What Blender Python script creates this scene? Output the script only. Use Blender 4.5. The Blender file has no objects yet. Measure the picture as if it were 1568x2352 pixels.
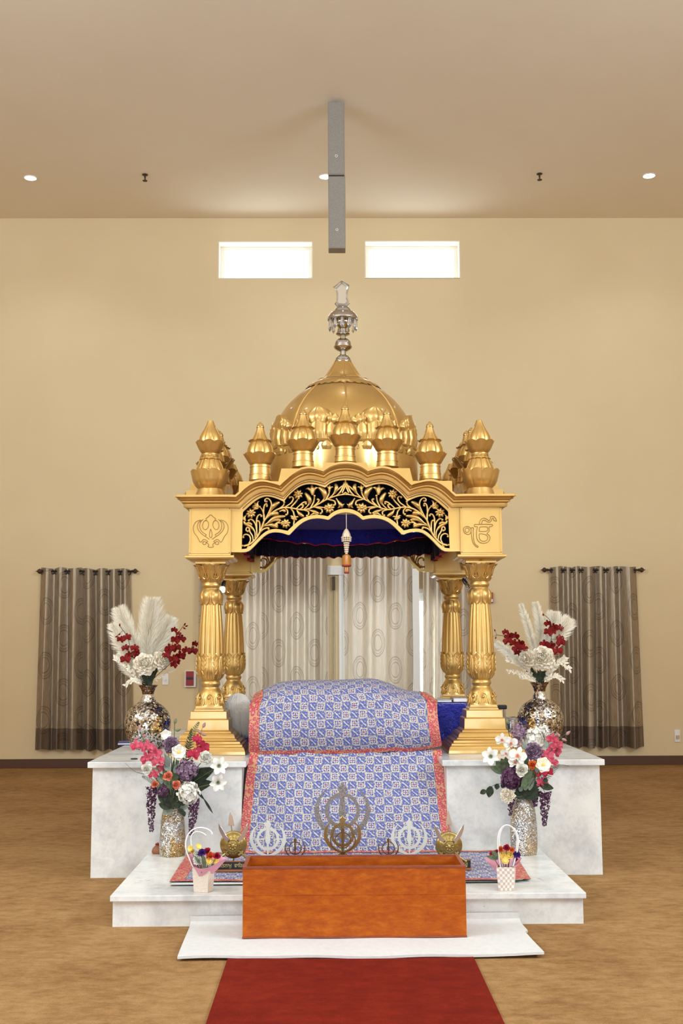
import bpy, bmesh, math, random
from math import sin, cos, pi, atan, radians, sqrt, floor
from mathutils import Vector, Matrix
random.seed(7)
C = bpy.context.scene.collection

# ------------------------------------------------------------------ camera
FPX, CAMH = 2600.0, 1.5
PITCH, YAW, ROLL = atan(317/FPX), atan(27/FPX), radians(0.26)
vF = Vector((sin(YAW)*cos(PITCH), cos(YAW)*cos(PITCH), sin(PITCH)))
_r0 = Vector((cos(YAW), -sin(YAW), 0)); _u0 = _r0.cross(vF)
vR = _r0*cos(ROLL) - _u0*sin(ROLL); vU = _u0*cos(ROLL) + _r0*sin(ROLL)
EYE = Vector((0, 0, CAMH))
cam = bpy.data.objects.new('camera', bpy.data.cameras.new('camera')); C.objects.link(cam)
cam.matrix_world = Matrix(((vR.x, vU.x, -vF.x, 0), (vR.y, vU.y, -vF.y, 0), (vR.z, vU.z, -vF.z, CAMH), (0, 0, 0, 1)))
cam.data.sensor_fit = 'VERTICAL'; cam.data.sensor_height = 36; cam.data.lens = 36*FPX/2352
cam.data.clip_start = 0.05
bpy.context.scene.camera = cam

# ------------------------------------------------------------------ view, world, lights
vs = bpy.context.scene.view_settings
vs.view_transform = 'Standard'; vs.look = 'None'; vs.gamma = 1; vs.use_curve_mapping = False
vs.exposure = 0.12
cy = bpy.context.scene.cycles
try:
    cy.max_bounces = 8; cy.diffuse_bounces = 5; cy.glossy_bounces = 4; cy.transmission_bounces = 6
    cy.transparent_max_bounces = 8; cy.sample_clamp_indirect = 6; cy.caustics_reflective = False; cy.caustics_refractive = False
except Exception: pass
world = bpy.data.worlds.new('daylight'); bpy.context.scene.world = world; world.use_nodes = True
wb = world.node_tree.nodes['Background']; wb.inputs[0].default_value = (0.80, 0.92, 1, 1); wb.inputs[1].default_value = 6.5

def lamp(name, kind, loc, target, power, color, **kw):
    l = bpy.data.lights.new(name, kind); l.energy = power; l.color = color
    for k, v in kw.items(): setattr(l, k, v)
    o = bpy.data.objects.new(name, l); C.objects.link(o); o.location = loc
    d = Vector(target) - Vector(loc); o.rotation_euler = d.to_track_quat('-Z', 'Y').to_euler()
    return o
# added area lights, standing in for unbuilt windows behind the camera and at the sides
lamp('front_fill_light', 'AREA', (0.3, -7.6, 2.1), (0.1, 9, 1.9), 600, (0.63, 0.80, 1), shape='RECTANGLE', size=6.5, size_y=2.2)
for sx in (-7.4, 7.7):                                        # added along both side walls, tilted up to brighten the ceiling too
    lamp('side_fill_light', 'AREA', (sx, 4.5, 5.3), (0.1, 6.5, 6.6), 1250, (0.63, 0.80, 1), shape='RECTANGLE', size=11, size_y=1.0)
CEIL = 7.41
for ly, lw in ((-2.5, 110), (1.0, 130), (4.6, 130), (9.4, 25)):
    for lx in (-3.4, 0.15, 3.9):
        lamp('recessed_lamp', 'SPOT', (lx, ly, CEIL-0.05), (lx, ly, 0), lw, (0.78, 0.90, 1), spot_size=radians(115), spot_blend=0.6, shadow_soft_size=0.08)

# ------------------------------------------------------------------ pixel helpers (photo frame 1568 x 2352)
def ray(px, py): return vF + vR*((px-784)/FPX) + vU*((1176-py)/FPX)
def at(px, py, Y): d = ray(px, py); return EYE + d*(Y/d.y)
def onz(px, py, z): d = ray(px, py); return EYE + d*((z-CAMH)/d.z)
def mpp(p): return (Vector(p)-EYE).dot(vF)/FPX            # metres per pixel at a point

# ------------------------------------------------------------------ mesh builder
ORG = {}
class MB:
    def __init__(s): s.v = []; s.f = []; s.uv = {}
    def add(s, vs, fs, uv=None):
        b = len(s.v); s.v += [Vector(p) for p in vs]; s.f += [tuple(i+b for i in f) for f in fs]
        if uv:
            for i, t in enumerate(uv): s.uv[b+i] = t
        return b
    def box(s, x0, x1, y0, y1, z0, z1):
        s.add([(x0,y0,z0),(x1,y0,z0),(x1,y1,z0),(x0,y1,z0),(x0,y0,z1),(x1,y0,z1),(x1,y1,z1),(x0,y1,z1)],
              [(3,2,1,0),(4,5,6,7),(0,1,5,4),(1,2,6,5),(2,3,7,6),(3,0,4,7)]); return s
    def grid(s, fn, nu, nv, uvf=None, closed=False):
        vs = []; uv = [] if uvf else None
        for j in range(nv+1):
            for i in range(nu + (0 if closed else 1)):
                vs.append(fn(i/nu, j/nv))
                if uvf: uv.append(uvf(i/nu, j/nv))
        w = nu if closed else nu+1
        fs = [(j*w+i, j*w+(i+1) % w if closed else j*w+i+1, (j+1)*w+((i+1) % w if closed else i+1), (j+1)*w+i) for j in range(nv) for i in range(nu)]
        s.add(vs, fs, uv); return s
    def lathe(s, prof, seg=32, c=(0,0,0), mul=None, cap=True, uv=False):
        cx, cyy, cz = c; n = len(prof); vs = []; L = [0.0]; ul = []
        for a, b in zip(prof, prof[1:]): L.append(L[-1]+sqrt((a[0]-b[0])**2+(a[1]-b[1])**2))
        w = seg+1 if uv else seg
        for k, (r, z) in enumerate(prof):
            for i in range(w):
                ph = 2*pi*i/seg; rr = r*(mul(ph, k) if mul else 1)
                vs.append((cx+rr*cos(ph), cyy+rr*sin(ph), cz+z))
                if uv: ul.append((ph*0.15, L[k]))
        if uv: fs = [(k*w+i, k*w+i+1, (k+1)*w+i+1, (k+1)*w+i) for k in range(n-1) for i in range(seg)]
        else: fs = [(k*seg+i, k*seg+(i+1) % seg, (k+1)*seg+(i+1) % seg, (k+1)*seg+i) for k in range(n-1) for i in range(seg)]
        if cap and not uv:
            fs += [tuple(range(seg))[::-1], tuple((n-1)*seg+i for i in range(seg))]
        s.add(vs, fs, ul if uv else None); return s
    def tube(s, path, r, seg=6, flat=1.0, cap=True):
        P = [Vector(p) for p in path]; n = len(P)
        R = [r]*n if not hasattr(r, '__len__') else list(r)
        vs = []; prev = None
        for i, p in enumerate(P):
            t = (P[min(i+1, n-1)] - P[max(i-1, 0)])
            t = t.normalized() if t.length > 1e-9 else Vector((0,0,1))
            if prev is None:
                a = Vector((0,1,0)) if abs(t.y) < 0.9 else Vector((1,0,0))
                nx = (a - t*a.dot(t)).normalized()
            else:
                nx = prev - t*prev.dot(t)
                nx = nx.normalized() if nx.length > 1e-6 else prev
            prev = nx; ny = t.cross(nx)
            for k in range(seg):
                a = 2*pi*k/seg
                vs.append(p + nx*(cos(a)*R[i]*flat) + ny*(sin(a)*R[i]))
        fs = [(i*seg+k, i*seg+(k+1) % seg, (i+1)*seg+(k+1) % seg, (i+1)*seg+k) for i in range(n-1) for k in range(seg)]
        if cap: fs += [tuple(range(seg))[::-1], tuple((n-1)*seg+k for k in range(seg))]
        s.add(vs, fs); return s
    def prism(s, poly, y0, y1):                              # polygon in XZ, extruded along Y
        n = len(poly)
        s.add([(x, y0, z) for x, z in poly] + [(x, y1, z) for x, z in poly],
              [tuple(range(n)), tuple(range(2*n-1, n-1, -1))] + [(i, i+n, (i+1) % n+n, (i+1) % n) for i in range(n)]); return s
    def band(s, A, B, y0, y1):                               # strip between two XZ polylines, extruded along Y
        n = len(A)
        vs = [(x, y, z) for y in (y0, y1) for P in (A, B) for x, z in P]
        fs = []
        for i in range(n-1):
            a, b, c, d = i, n+i, 2*n+i, 3*n+i
            fs += [(a, b, b+1, a+1), (c, c+1, d+1, d), (a, a+1, c+1, c), (b, d, d+1, b+1)]
        fs += [(0, 2*n, 3*n, n), (n-1, 2*n-1, 4*n-1, 3*n-1)]
        s.add(vs, fs); return s
    def ball(s, c, r, seg=10, rings=6, sz=1.0, m=None):
        prof = [(max(1e-4, r*sin(pi*k/rings)), -r*sz*cos(pi*k/rings)) for k in range(rings+1)]
        b = len(s.v); s.lathe(prof, seg, (0,0,0), cap=False)
        for i in range(b, len(s.v)):
            p = s.v[i]; s.v[i] = (m @ p if m else p) + Vector(c)
        return s
    def xf(s, M, start=0):
        for i in range(start, len(s.v)): s.v[i] = M @ s.v[i]
        return s
    def build(s, name, mat, parent=None, smooth=40, mats=None, local=False, recalc=True):
        me = bpy.data.meshes.new(name)
        org = Vector((0,0,0)) if (local or parent is None) else ORG.get(parent.name, Vector((0,0,0)))
        me.from_pydata([tuple(p-org) for p in s.v], [], s.f)
        if s.uv:
            l = me.uv_layers.new(name='UVMap')
            for lp in me.loops: l.data[lp.index].uv = s.uv.get(lp.vertex_index, (0,0))
        if recalc:
            bm = bmesh.new(); bm.from_mesh(me); bmesh.ops.recalc_face_normals(bm, faces=bm.faces); bm.to_mesh(me); bm.free()
        me.materials.append(mat)
        if smooth:
            me.polygons.foreach_set('use_smooth', [True]*len(me.polygons))
            if smooth < 180: me.set_sharp_from_angle(angle=radians(smooth))
        o = bpy.data.objects.new(name, me); C.objects.link(o)
        if parent is not None: o.parent = parent; ORG[o.name] = org
        return o
def bevel(o, w=0.004, seg=2):
    m = o.modifiers.new('bevel', 'BEVEL'); m.width = w; m.segments = seg; m.limit_method = 'ANGLE'; m.angle_limit = radians(40); return o
def thing(name, label, cat, loc=(0,0,0), group=None):
    o = bpy.data.objects.new(name, None); C.objects.link(o); o.location = loc; o.empty_display_size = 0.1
    ORG[o.name] = Vector(loc); o['label'] = label; o['category'] = cat
    if group: o['group'] = group
    return o
def tag(o, label, cat, group=None):
    o['label'] = label; o['category'] = cat
    if group: o['group'] = group
    return o
def struct(o, label=None):
    o['kind'] = 'structure'
    if label: o['label'] = label
    return o
def dup(o, parent=None, rotz=None, loc=None):
    c = o.copy(); C.objects.link(c)
    if parent is not None: c.parent = parent
    ORG[c.name] = ORG.get(o.name, Vector((0,0,0)))
    if rotz is not None: c.rotation_euler.z = rotz
    if loc is not None: c.location = loc
    for ch in list(o.children): dup(ch, c)
    return c
def lerp(a, b, t): return a+(b-a)*t
def interp(xs, ys, x):
    if x <= xs[0]: return ys[0]
    for i in range(len(xs)-1):
        if x <= xs[i+1]: return lerp(ys[i], ys[i+1], (x-xs[i])/max(1e-9, xs[i+1]-xs[i]))
    return ys[-1]
def smoothpath(P, n=6):
    P = [Vector(p) for p in P]; out = []
    for i in range(len(P)-1):
        a = P[max(i-1, 0)]; b = P[i]; c = P[i+1]; d = P[min(i+2, len(P)-1)]
        for k in range(n):
            t = k/n
            out.append(0.5*((2*b)+(c-a)*t+(2*a-5*b+4*c-d)*t*t+(3*b-a-3*c+d)*t**3))
    out.append(P[-1]); return out

# ------------------------------------------------------------------ materials
class X:                                                      # tiny maths-node expression helper
    def __init__(s, nt, sock): s.nt = nt; s.s = sock
    def op(s, o, b=None, c=None):
        n = s.nt.nodes.new('ShaderNodeMath'); n.operation = o; s.nt.links.new(s.s, n.inputs[0])
        for i, q in ((1, b), (2, c)):
            if q is None: continue
            if isinstance(q, X): s.nt.links.new(q.s, n.inputs[i])
            else: n.inputs[i].default_value = q
        return X(s.nt, n.outputs[0])
    def __add__(s, b): return s.op('ADD', b)
    def __sub__(s, b): return s.op('SUBTRACT', b)
    def __mul__(s, b): return s.op('MULTIPLY', b)
    def __truediv__(s, b): return s.op('DIVIDE', b)
    def lt(s, b): return s.op('LESS_THAN', b)
    def gt(s, b): return s.op('GREATER_THAN', b)
    def floor(s): return s.op('FLOOR')
    def abs(s): return s.op('ABSOLUTE')
    def mod(s, b): return s.op('FLOORED_MODULO', b)
    def max(s, b): return s.op('MAXIMUM', b)
    def min(s, b): return s.op('MINIMUM', b)
    def sqrt(s): return s.op('SQRT')
def srgb(r, g, b):
    f = lambda c: (c/255/12.92 if c/255 <= 0.04045 else ((c/255+0.055)/1.055)**2.4)
    return (f(r), f(g), f(b), 1)
class Mat:
    def __init__(s, name, col, rough=0.5, metal=0.0, **kw):
        s.m = bpy.data.materials.new(name); s.m.use_nodes = True; s.nt = s.m.node_tree; s.b = s.nt.nodes['Principled BSDF']
        s.set('Base Color', col); s.set('Roughness', rough); s.set('Metallic', metal)
        for k, v in kw.items(): s.set(k.replace('_', ' '), v)
    def set(s, k, v):
        i = s.b.inputs[k]
        if isinstance(v, X): s.nt.links.new(v.s, i)
        elif hasattr(v, 'is_output'): s.nt.links.new(v, i)
        else: i.default_value = v
    def node(s, t, **kw):
        n = s.nt.nodes.new(t)
        for k, v in kw.items():
            if k in n.inputs: 
                if hasattr(v, 'is_output'): s.nt.links.new(v, n.inputs[k])
                else: n.inputs[k].default_value = v
            else: setattr(n, k, v)
        return n
    def co(s, kind='Object'): return s.node('ShaderNodeTexCoord').outputs[kind]
    def scaled(s, v, sc):
        n = s.node('ShaderNodeMapping'); s.nt.links.new(v, n.inputs[0]); n.inputs['Scale'].default_value = sc; return n.outputs[0]
    def noise(s, vec, scale, detail=4, rough=0.55):
        n = s.node('ShaderNodeTexNoise'); s.nt.links.new(vec, n.inputs['Vector']); n.inputs['Scale'].default_value = scale
        n.inputs['Detail'].default_value = detail; n.inputs['Roughness'].default_value = rough; return n.outputs['Fac']
    def ramp(s, fac, stops, interp='LINEAR'):
        n = s.node('ShaderNodeValToRGB'); n.color_ramp.interpolation = interp; e = n.color_ramp.elements
        while len(e) < len(stops): e.new(0.5)
        for i, (p, c) in enumerate(stops): e[i].position = p; e[i].color = c
        s.nt.links.new(fac.s if isinstance(fac, X) else fac, n.inputs[0]); return n.outputs[0]
    def mix(s, fac, a, b):
        n = s.node('ShaderNodeMix'); n.data_type = 'RGBA'
        for i, q in ((0, fac), (6, a), (7, b)):
            q = q.s if isinstance(q, X) else q
            if hasattr(q, 'is_output'): s.nt.links.new(q, n.inputs[i])
            else: n.inputs[i].default_value = q
        return n.outputs[2]
    def bump(s, h, strength=0.3, dist=0.01):
        n = s.node('ShaderNodeBump'); n.inputs['Strength'].default_value = strength; n.inputs['Distance'].default_value = dist
        s.nt.links.new(h.s if isinstance(h, X) else h, n.inputs['Height']); s.nt.links.new(n.outputs[0], s.b.inputs['Normal']); return s
    def x(s, sock): return X(s.nt, sock)
    def uv(s):
        n = s.node('ShaderNodeSeparateXYZ'); s.nt.links.new(s.co('UV'), n.inputs[0]); return X(s.nt, n.outputs[0]), X(s.nt, n.outputs[1])

M = {}
def simple(name, col, rough=0.5, metal=0, bump=None, **kw):
    m = Mat(name, col, rough, metal, **kw)
    if bump: m.bump(m.noise(m.co(), bump[0], 3), bump[1], bump[2] if len(bump) > 2 else 0.01)
    M[name] = m.m; return m
def varied(name, c1, c2, scale, rough=0.5, metal=0, bump=None, **kw):
    m = Mat(name, c1, rough, metal, **kw); nz = m.noise(m.co(), scale, 5)
    m.set('Base Color', m.ramp(nz, [(0.3, c1), (0.7, c2)]))
    if bump: m.bump(m.noise(m.co(), bump[0], 3), bump[1], bump[2] if len(bump) > 2 else 0.01)
    M[name] = m.m; return m
varied('gold', (0.60,0.36,0.10,1), (0.67,0.41,0.128,1), 5, 0.38, 0.8, (260, 0.05, 0.003), Coat_Weight=0.35, Coat_Roughness=0.10)
simple('dark_gold_line', (0.33,0.17,0.04,1), 0.5, 0.3)
simple('chrome', (0.54,0.51,0.48,1), 0.07, 1.0)
simple('crystal', (0.96,0.96,0.96,1), 0.03, 0, Transmission_Weight=0.85, IOR=1.5)
varied('wall_paint', srgb(224,200,156), srgb(227,204,160), 1.2, 0.9, 0, (120, 0.10, 0.004))
varied('ceiling_paint', srgb(236,221,198), srgb(239,225,203), 1.0, 0.95, 0, (150, 0.12, 0.004))
simple('dark_wood_trim', srgb(84,48,20), 0.5)
simple('white_paint', srgb(236,234,226), 0.45)
simple('window_reveal', srgb(238,226,204), 0.7)
simple('glass', (1,1,1,1), 0.02, 0, Transmission_Weight=1.0, IOR=1.03)
simple('velvet_blue', srgb(50,48,158), 0.8, 0, (28, 0.9, 0.03), Sheen_Weight=0.18, Sheen_Roughness=0.35, Specular_IOR_Level=0.15)
simple('velvet_crushed', srgb(48,48,140), 0.75, 0, (34, 1.0, 0.05), Sheen_Weight=1.0, Sheen_Roughness=0.3, Sheen_Tint=(0.55,0.58,1,1), Specular_IOR_Level=0.2)
simple('velvet_navy', srgb(14,14,38), 0.85, 0, (30, 0.9, 0.03), Sheen_Weight=0.15)
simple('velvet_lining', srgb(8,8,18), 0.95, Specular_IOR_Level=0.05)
simple('pink_trim', srgb(190,28,74), 0.6)
simple('red_trim', srgb(150,30,28), 0.6)
simple('steel', (0.6,0.58,0.56,1), 0.22, 1.0)
simple('black_plastic', srgb(24,22,22), 0.4)
simple('grey_plastic', srgb(150,140,128), 0.5)
simple('white_plastic', srgb(240,238,232), 0.4)
simple('beige_plastic', srgb(205,180,145), 0.5)
simple('alarm_red', srgb(150,26,28), 0.4)
simple('label_white', srgb(240,235,230), 0.5)
simple('rod_black', srgb(26,20,18), 0.4, 0.3)
simple('amber_bead', srgb(176,112,40), 0.3, 0.1)
simple('bead_pearl', srgb(214,190,160), 0.3, 0.2)
simple('white_hair', srgb(222,212,198), 0.9)
simple('brass', (0.36,0.255,0.085,1), 0.3, 0.9, (90, 0.25, 0.004))
simple('bright_brass', (0.60,0.42,0.16,1), 0.2, 0.95)
simple('antique_bronze', (0.13,0.065,0.025,1), 0.4, 0.7)
varied('engraved_silver', (0.13,0.11,0.10,1), (0.42,0.36,0.32,1), 160, 0.35, 0.8, (220, 0.7, 0.004))
simple('acrylic_white', srgb(200,196,184), 0.35)
simple('blade_steel', (0.62,0.56,0.5,1), 0.2, 1.0)
simple('copper_tip', (0.5,0.35,0.24,1), 0.35, 0.8)
simple('plaque_black', srgb(16,15,14), 0.4)
simple('plaque_gold', srgb(206,176,112), 0.45, 0.2)
simple('stand_wood', srgb(142,84,44), 0.5)
simple('tissue_pink', srgb(226,160,176), 0.8)
simple('handle_clear', srgb(238,235,230), 0.3)
simple('lamp_lens', (1,1,1,1), 0.5, 0, Emission_Color=(1,0.97,0.9,1), Emission_Strength=9.0)
simple('spot_lens', (1,1,1,1), 0.5, 0, Emission_Color=(1,0.98,0.95,1), Emission_Strength=2.0)
simple('brown_metal', srgb(74,54,38), 0.5, 0.3)

# carpet: streaked loop pile
def carpet(name, ca, cb, cc):
    m = Mat(name, ca, 0.95); v = m.co(); m.set('Specular IOR Level', 0.15)
    n1a = m.x(m.noise(m.scaled(v, (1.0, 1.7, 1)), 7.5, 10, 0.8)); n1b = m.x(m.noise(v, 1.3, 4)); n1 = (n1a*0.7+n1b*0.3); n2 = m.noise(v, 260, 2)
    base = m.ramp(n1, [(0.33, ca), (0.50, cb), (0.66, cc)])
    f = m.node('ShaderNodeMix'); f.data_type = 'RGBA'; f.blend_type = 'MULTIPLY'; f.inputs[0].default_value = 0.55
    m.nt.links.new(base, f.inputs[6]); m.nt.links.new(m.ramp(n2, [(0.3, (0.55,0.5,0.45,1)), (0.7, (1.25,1.2,1.15,1))]), f.inputs[7])
    m.set('Base Color', f.outputs[2]); m.bump(n2, 0.8, 0.012); M[name] = m.m
carpet('carpet_tan', srgb(128,90,50), srgb(176,134,84), srgb(200,160,110))
carpet('carpet_red', srgb(104,17,3), srgb(128,28,8), srgb(146,42,18))
# marble: white with grey clouds and a few veins
m = Mat('marble', srgb(228,225,218), 0.22); v = m.co()
a = m.noise(v, 3.2, 8, 0.62); b_ = m.noise(v, 14, 5, 0.6)
dm = m.node('ShaderNodeMix'); dm.data_type = 'VECTOR'; dm.inputs[0].default_value = 0.25; m.nt.links.new(v, dm.inputs[4])
nn = m.node('ShaderNodeTexNoise'); m.nt.links.new(v, nn.inputs[0]); nn.inputs['Scale'].default_value = 4; m.nt.links.new(nn.outputs['Color'], dm.inputs[5])
c1 = m.ramp(a, [(0.34, srgb(202,200,194)), (0.5, srgb(229,225,216)), (0.66, srgb(238,233,222))])
vn = m.noise(dm.outputs[1], 5.5, 9, 0.7)
vein = m.ramp(vn, [(0.285, (1,1,1,1)), (0.36, (0,0,0,1))])
c2 = m.mix(vein, c1, srgb(128,128,134))
gr = m.ramp(m.noise(v, 9, 10, 0.8), [(0.40, (1,1,1,1)), (0.52, (0,0,0,1))]); c2 = m.mix(m.x(gr)*0.32, c2, srgb(178,177,174))
sp = m.ramp(m.noise(v, 26, 6, 0.75), [(0.27, (1,1,1,1)), (0.31, (0,0,0,1))]); c2 = m.mix(m.x(sp)*0.8, c2, srgb(96,98,106))
c3 = m.mix(m.x(b_)*0.12, c2, srgb(186,185,182))
m.set('Base Color', c3); M['marble'] = m.m
# stained wood
m = Mat('stained_wood', srgb(182,94,22), 0.42); m.set('Specular IOR Level', 0.22); v = m.co()
g = m.noise(m.scaled(v, (1.4, 1.4, 4)), 8, 10, 0.74); g2 = m.noise(v, 3.0, 3)
cw = m.ramp(g, [(0.25, srgb(128,46,1)), (0.5, srgb(168,78,2)), (0.75, srgb(200,110,16))])
m.set('Base Color', m.mix(m.x(g2)*0.3, cw, srgb(158,68,1))); M['stained_wood'] = m.m
varied('wood_edge', srgb(120,50,22), srgb(150,68,34), 20, 0.4)
# mirror mosaic and crackle glitter
def mosaic(name, scale, cols, rough, metal, tilt, grout):
    m = Mat(name, (0.5,0.4,0.3,1), rough, metal); v = m.co()
    vo = m.node('ShaderNodeTexVoronoi'); m.nt.links.new(v, vo.inputs['Vector']); vo.inputs['Scale'].default_value = scale
    ve = m.node('ShaderNodeTexVoronoi', feature='DISTANCE_TO_EDGE'); m.nt.links.new(v, ve.inputs['Vector']); ve.inputs['Scale'].default_value = scale
    sep = m.node('ShaderNodeSeparateColor'); m.nt.links.new(vo.outputs['Color'], sep.inputs[0])
    col = m.ramp(sep.outputs[0], cols, 'CONSTANT'); g = m.x(ve.outputs[0]).lt(0.035)
    m.set('Base Color', m.mix(g, col, grout)); m.set('Roughness', g*0.5+rough)
    geo = m.node('ShaderNodeNewGeometry')
    s1 = m.node('ShaderNodeVectorMath', operation='SUBTRACT'); m.nt.links.new(vo.outputs['Color'], s1.inputs[0]); s1.inputs[1].default_value = (0.5,0.5,0.5)
    s2 = m.node('ShaderNodeVectorMath', operation='SCALE'); m.nt.links.new(s1.outputs[0], s2.inputs[0]); s2.inputs['Scale'].default_value = tilt
    s3 = m.node('ShaderNodeVectorMath', operation='ADD'); m.nt.links.new(s2.outputs[0], s3.inputs[0]); m.nt.links.new(geo.outputs['Normal'], s3.inputs[1])
    s4 = m.node('ShaderNodeVectorMath', operation='NORMALIZE'); m.nt.links.new(s3.outputs[0], s4.inputs[0])
    m.nt.links.new(s4.outputs[0], m.b.inputs['Normal']); M[name] = m.m
mosaic('mirror_mosaic', 80, [(0.0, (0.80,0.78,0.75,1)), (0.24, (0.44,0.33,0.21,1)), (0.36, (0.90,0.89,0.88,1)), (0.58, (0.20,0.16,0.13,1)), (0.68, (0.62,0.52,0.38,1)), (0.78, (0.85,0.84,0.84,1)), (0.90, (0.10,0.10,0.12,1))], 0.10, 0.95, 0.40, (0.05,0.045,0.04,1))
mosaic('mirror_band', 95, [(0.0, (0.36,0.20,0.10,1)), (0.3, (0.20,0.12,0.08,1)), (0.6, (0.50,0.38,0.28,1)), (0.85, (0.10,0.09,0.13,1))], 0.1, 0.9, 0.4, (0.05,0.04,0.035,1))
mosaic('mirror_bright', 70, [(0.0, (0.85,0.83,0.80,1)), (0.5, (0.7,0.68,0.64,1)), (0.8, (0.9,0.88,0.86,1))], 0.08, 0.95, 0.4, (0.3,0.28,0.25,1))
def glitter(name, ramp1):
    m = Mat(name, (0.5,0.45,0.4,1), 0.28, 0.55); v = m.co()
    vo = m.node('ShaderNodeTexVoronoi'); m.nt.links.new(v, vo.inputs['Vector']); vo.inputs['Scale'].default_value = 210
    sep = m.node('ShaderNodeSeparateColor'); m.nt.links.new(vo.outputs['Color'], sep.inputs[0])
    big = m.noise(m.scaled(v, (1,1,0.8)), 9, 4, 0.6)
    base = m.ramp(big, ramp1); dark = m.ramp(sep.outputs[0], [(0, (0.45,0.40,0.33,1)), (0.35, (0.9,0.88,0.85,1)), (0.8, (1.5,1.5,1.5,1))], 'CONSTANT')
    f = m.node('ShaderNodeMix'); f.data_type = 'RGBA'; f.blend_type = 'MULTIPLY'; f.inputs[0].default_value = 1
    m.nt.links.new(base, f.inputs[6]); m.nt.links.new(dark, f.inputs[7]); m.set('Base Color', f.outputs[2])
    geo = m.node('ShaderNodeNewGeometry')
    s1 = m.node('ShaderNodeVectorMath', operation='SUBTRACT'); m.nt.links.new(vo.outputs['Color'], s1.inputs[0]); s1.inputs[1].default_value = (0.5,0.5,0.5)
    s3 = m.node('ShaderNodeVectorMath', operation='MULTIPLY_ADD'); m.nt.links.new(s1.outputs[0], s3.inputs[0]); s3.inputs[1].default_value = (0.9,0.9,0.9); m.nt.links.new(geo.outputs['Normal'], s3.inputs[2])
    s4 = m.node('ShaderNodeVectorMath', operation='NORMALIZE'); m.nt.links.new(s3.outputs[0], s4.inputs[0])
    m.nt.links.new(s4.outputs[0], m.b.inputs['Normal']); M[name] = m.m
glitter('glitter_gold', [(0.38, (0.66,0.66,0.64,1)), (0.47, (0.55,0.50,0.42,1)), (0.54, (0.46,0.30,0.12,1)), (0.7, (0.50,0.33,0.14,1))])
glitter('glitter_silver', [(0.36, (0.56,0.58,0.60,1)), (0.5, (0.55,0.50,0.43,1)), (0.6, (0.62,0.48,0.32,1)), (0.72, (0.52,0.50,0.47,1))])
# brocade cloth: chequer of cream squares with red-centred flowers and blue squares with a cream leaf
def brocade(name, c):
    m = Mat(name, srgb(90,100,190), 0.62); u, v = m.uv()
    cu = (u/c).floor(); cv = (v/c).floor(); par = (cu+cv).mod(2.0).gt(0.5)
    wx = m.x(m.noise(m.co('UV'), 70, 1)); wy = m.x(m.noise(m.scaled(m.co('UV'), (1.3, 0.8, 1)), 64, 1))
    a = (u/c).mod(1.0)-0.5+(wx-0.5)*0.22; b = (v/c).mod(1.0)-0.5+(wy-0.5)*0.22; aa = a.abs(); bb = b.abs(); mx = aa.max(bb); mn = aa.min(bb)
    r = (a*a+b*b).sqrt()
    cream = srgb(204,193,170); blue = srgb(86,94,158); navy = srgb(60,63,120); red = srgb(186,44,48)
    # flower square
    A = m.mix(mx.gt(0.33), blue, cream)
    A = m.mix(mx.gt(0.455), A, navy)
    A = m.mix(mn.gt(0.05)*mx.lt(0.27)*(mn.lt(0.22)), A, cream)
    A = m.mix(mx.lt(0.27)*mn.gt(0.16), A, navy)
    A = m.mix(r.lt(0.085), A, red)
    # leaf square
    diag = (a+b).abs(); dl = (a-b).abs()
    B = m.mix(diag.lt(0.085)*dl.lt(0.62), blue, cream)
    B = m.mix(((a-0.22)*(a-0.22)+(b-0.2)*(b-0.2)).sqrt().lt(0.10), B, cream)
    B = m.mix(((a+0.2)*(a+0.2)+(b+0.24)*(b+0.24)).sqrt().lt(0.10), B, cream)
    B = m.mix((dl.lt(0.05))*r.lt(0.42)*r.gt(0.2), B, navy)
    B = m.mix(mx.gt(0.46), B, cream)
    col = m.mix(par, B, A); nz = m.noise(m.scaled(m.co('UV'), (1, 1, 1)), 420, 2)
    f = m.node('ShaderNodeMix'); f.data_type = 'RGBA'; f.blend_type = 'MULTIPLY'; f.inputs[0].default_value = 0.5
    m.nt.links.new(col, f.inputs[6]); m.nt.links.new(m.ramp(nz, [(0.35, (0.6,0.6,0.6,1)), (0.65, (1.15,1.15,1.15,1))]), f.inputs[7])
    m.set('Base Color', f.outputs[2]); m.bump(m.noise(m.co(), 7, 2), 0.35, 0.02); M[name] = m.m
brocade('brocade', 0.0625)
m = Mat('brocade_border', srgb(200,90,80), 0.55); vo = m.node('ShaderNodeTexVoronoi'); m.nt.links.new(m.co('UV'), vo.inputs['Vector']); vo.inputs['Scale'].default_value = 42
u, v = m.uv(); sq = m.noise(m.co('UV'), 90, 3)
cb = m.ramp(vo.outputs['Distance'], [(0.12, srgb(204,166,120)), (0.3, srgb(192,74,86)), (0.55, srgb(172,44,64)), (0.7, srgb(194,136,100))])
cb = m.mix(m.x(sq).gt(0.6), cb, srgb(204,156,108)); m.set('Base Color', cb); M['brocade_border'] = m.m
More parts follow.
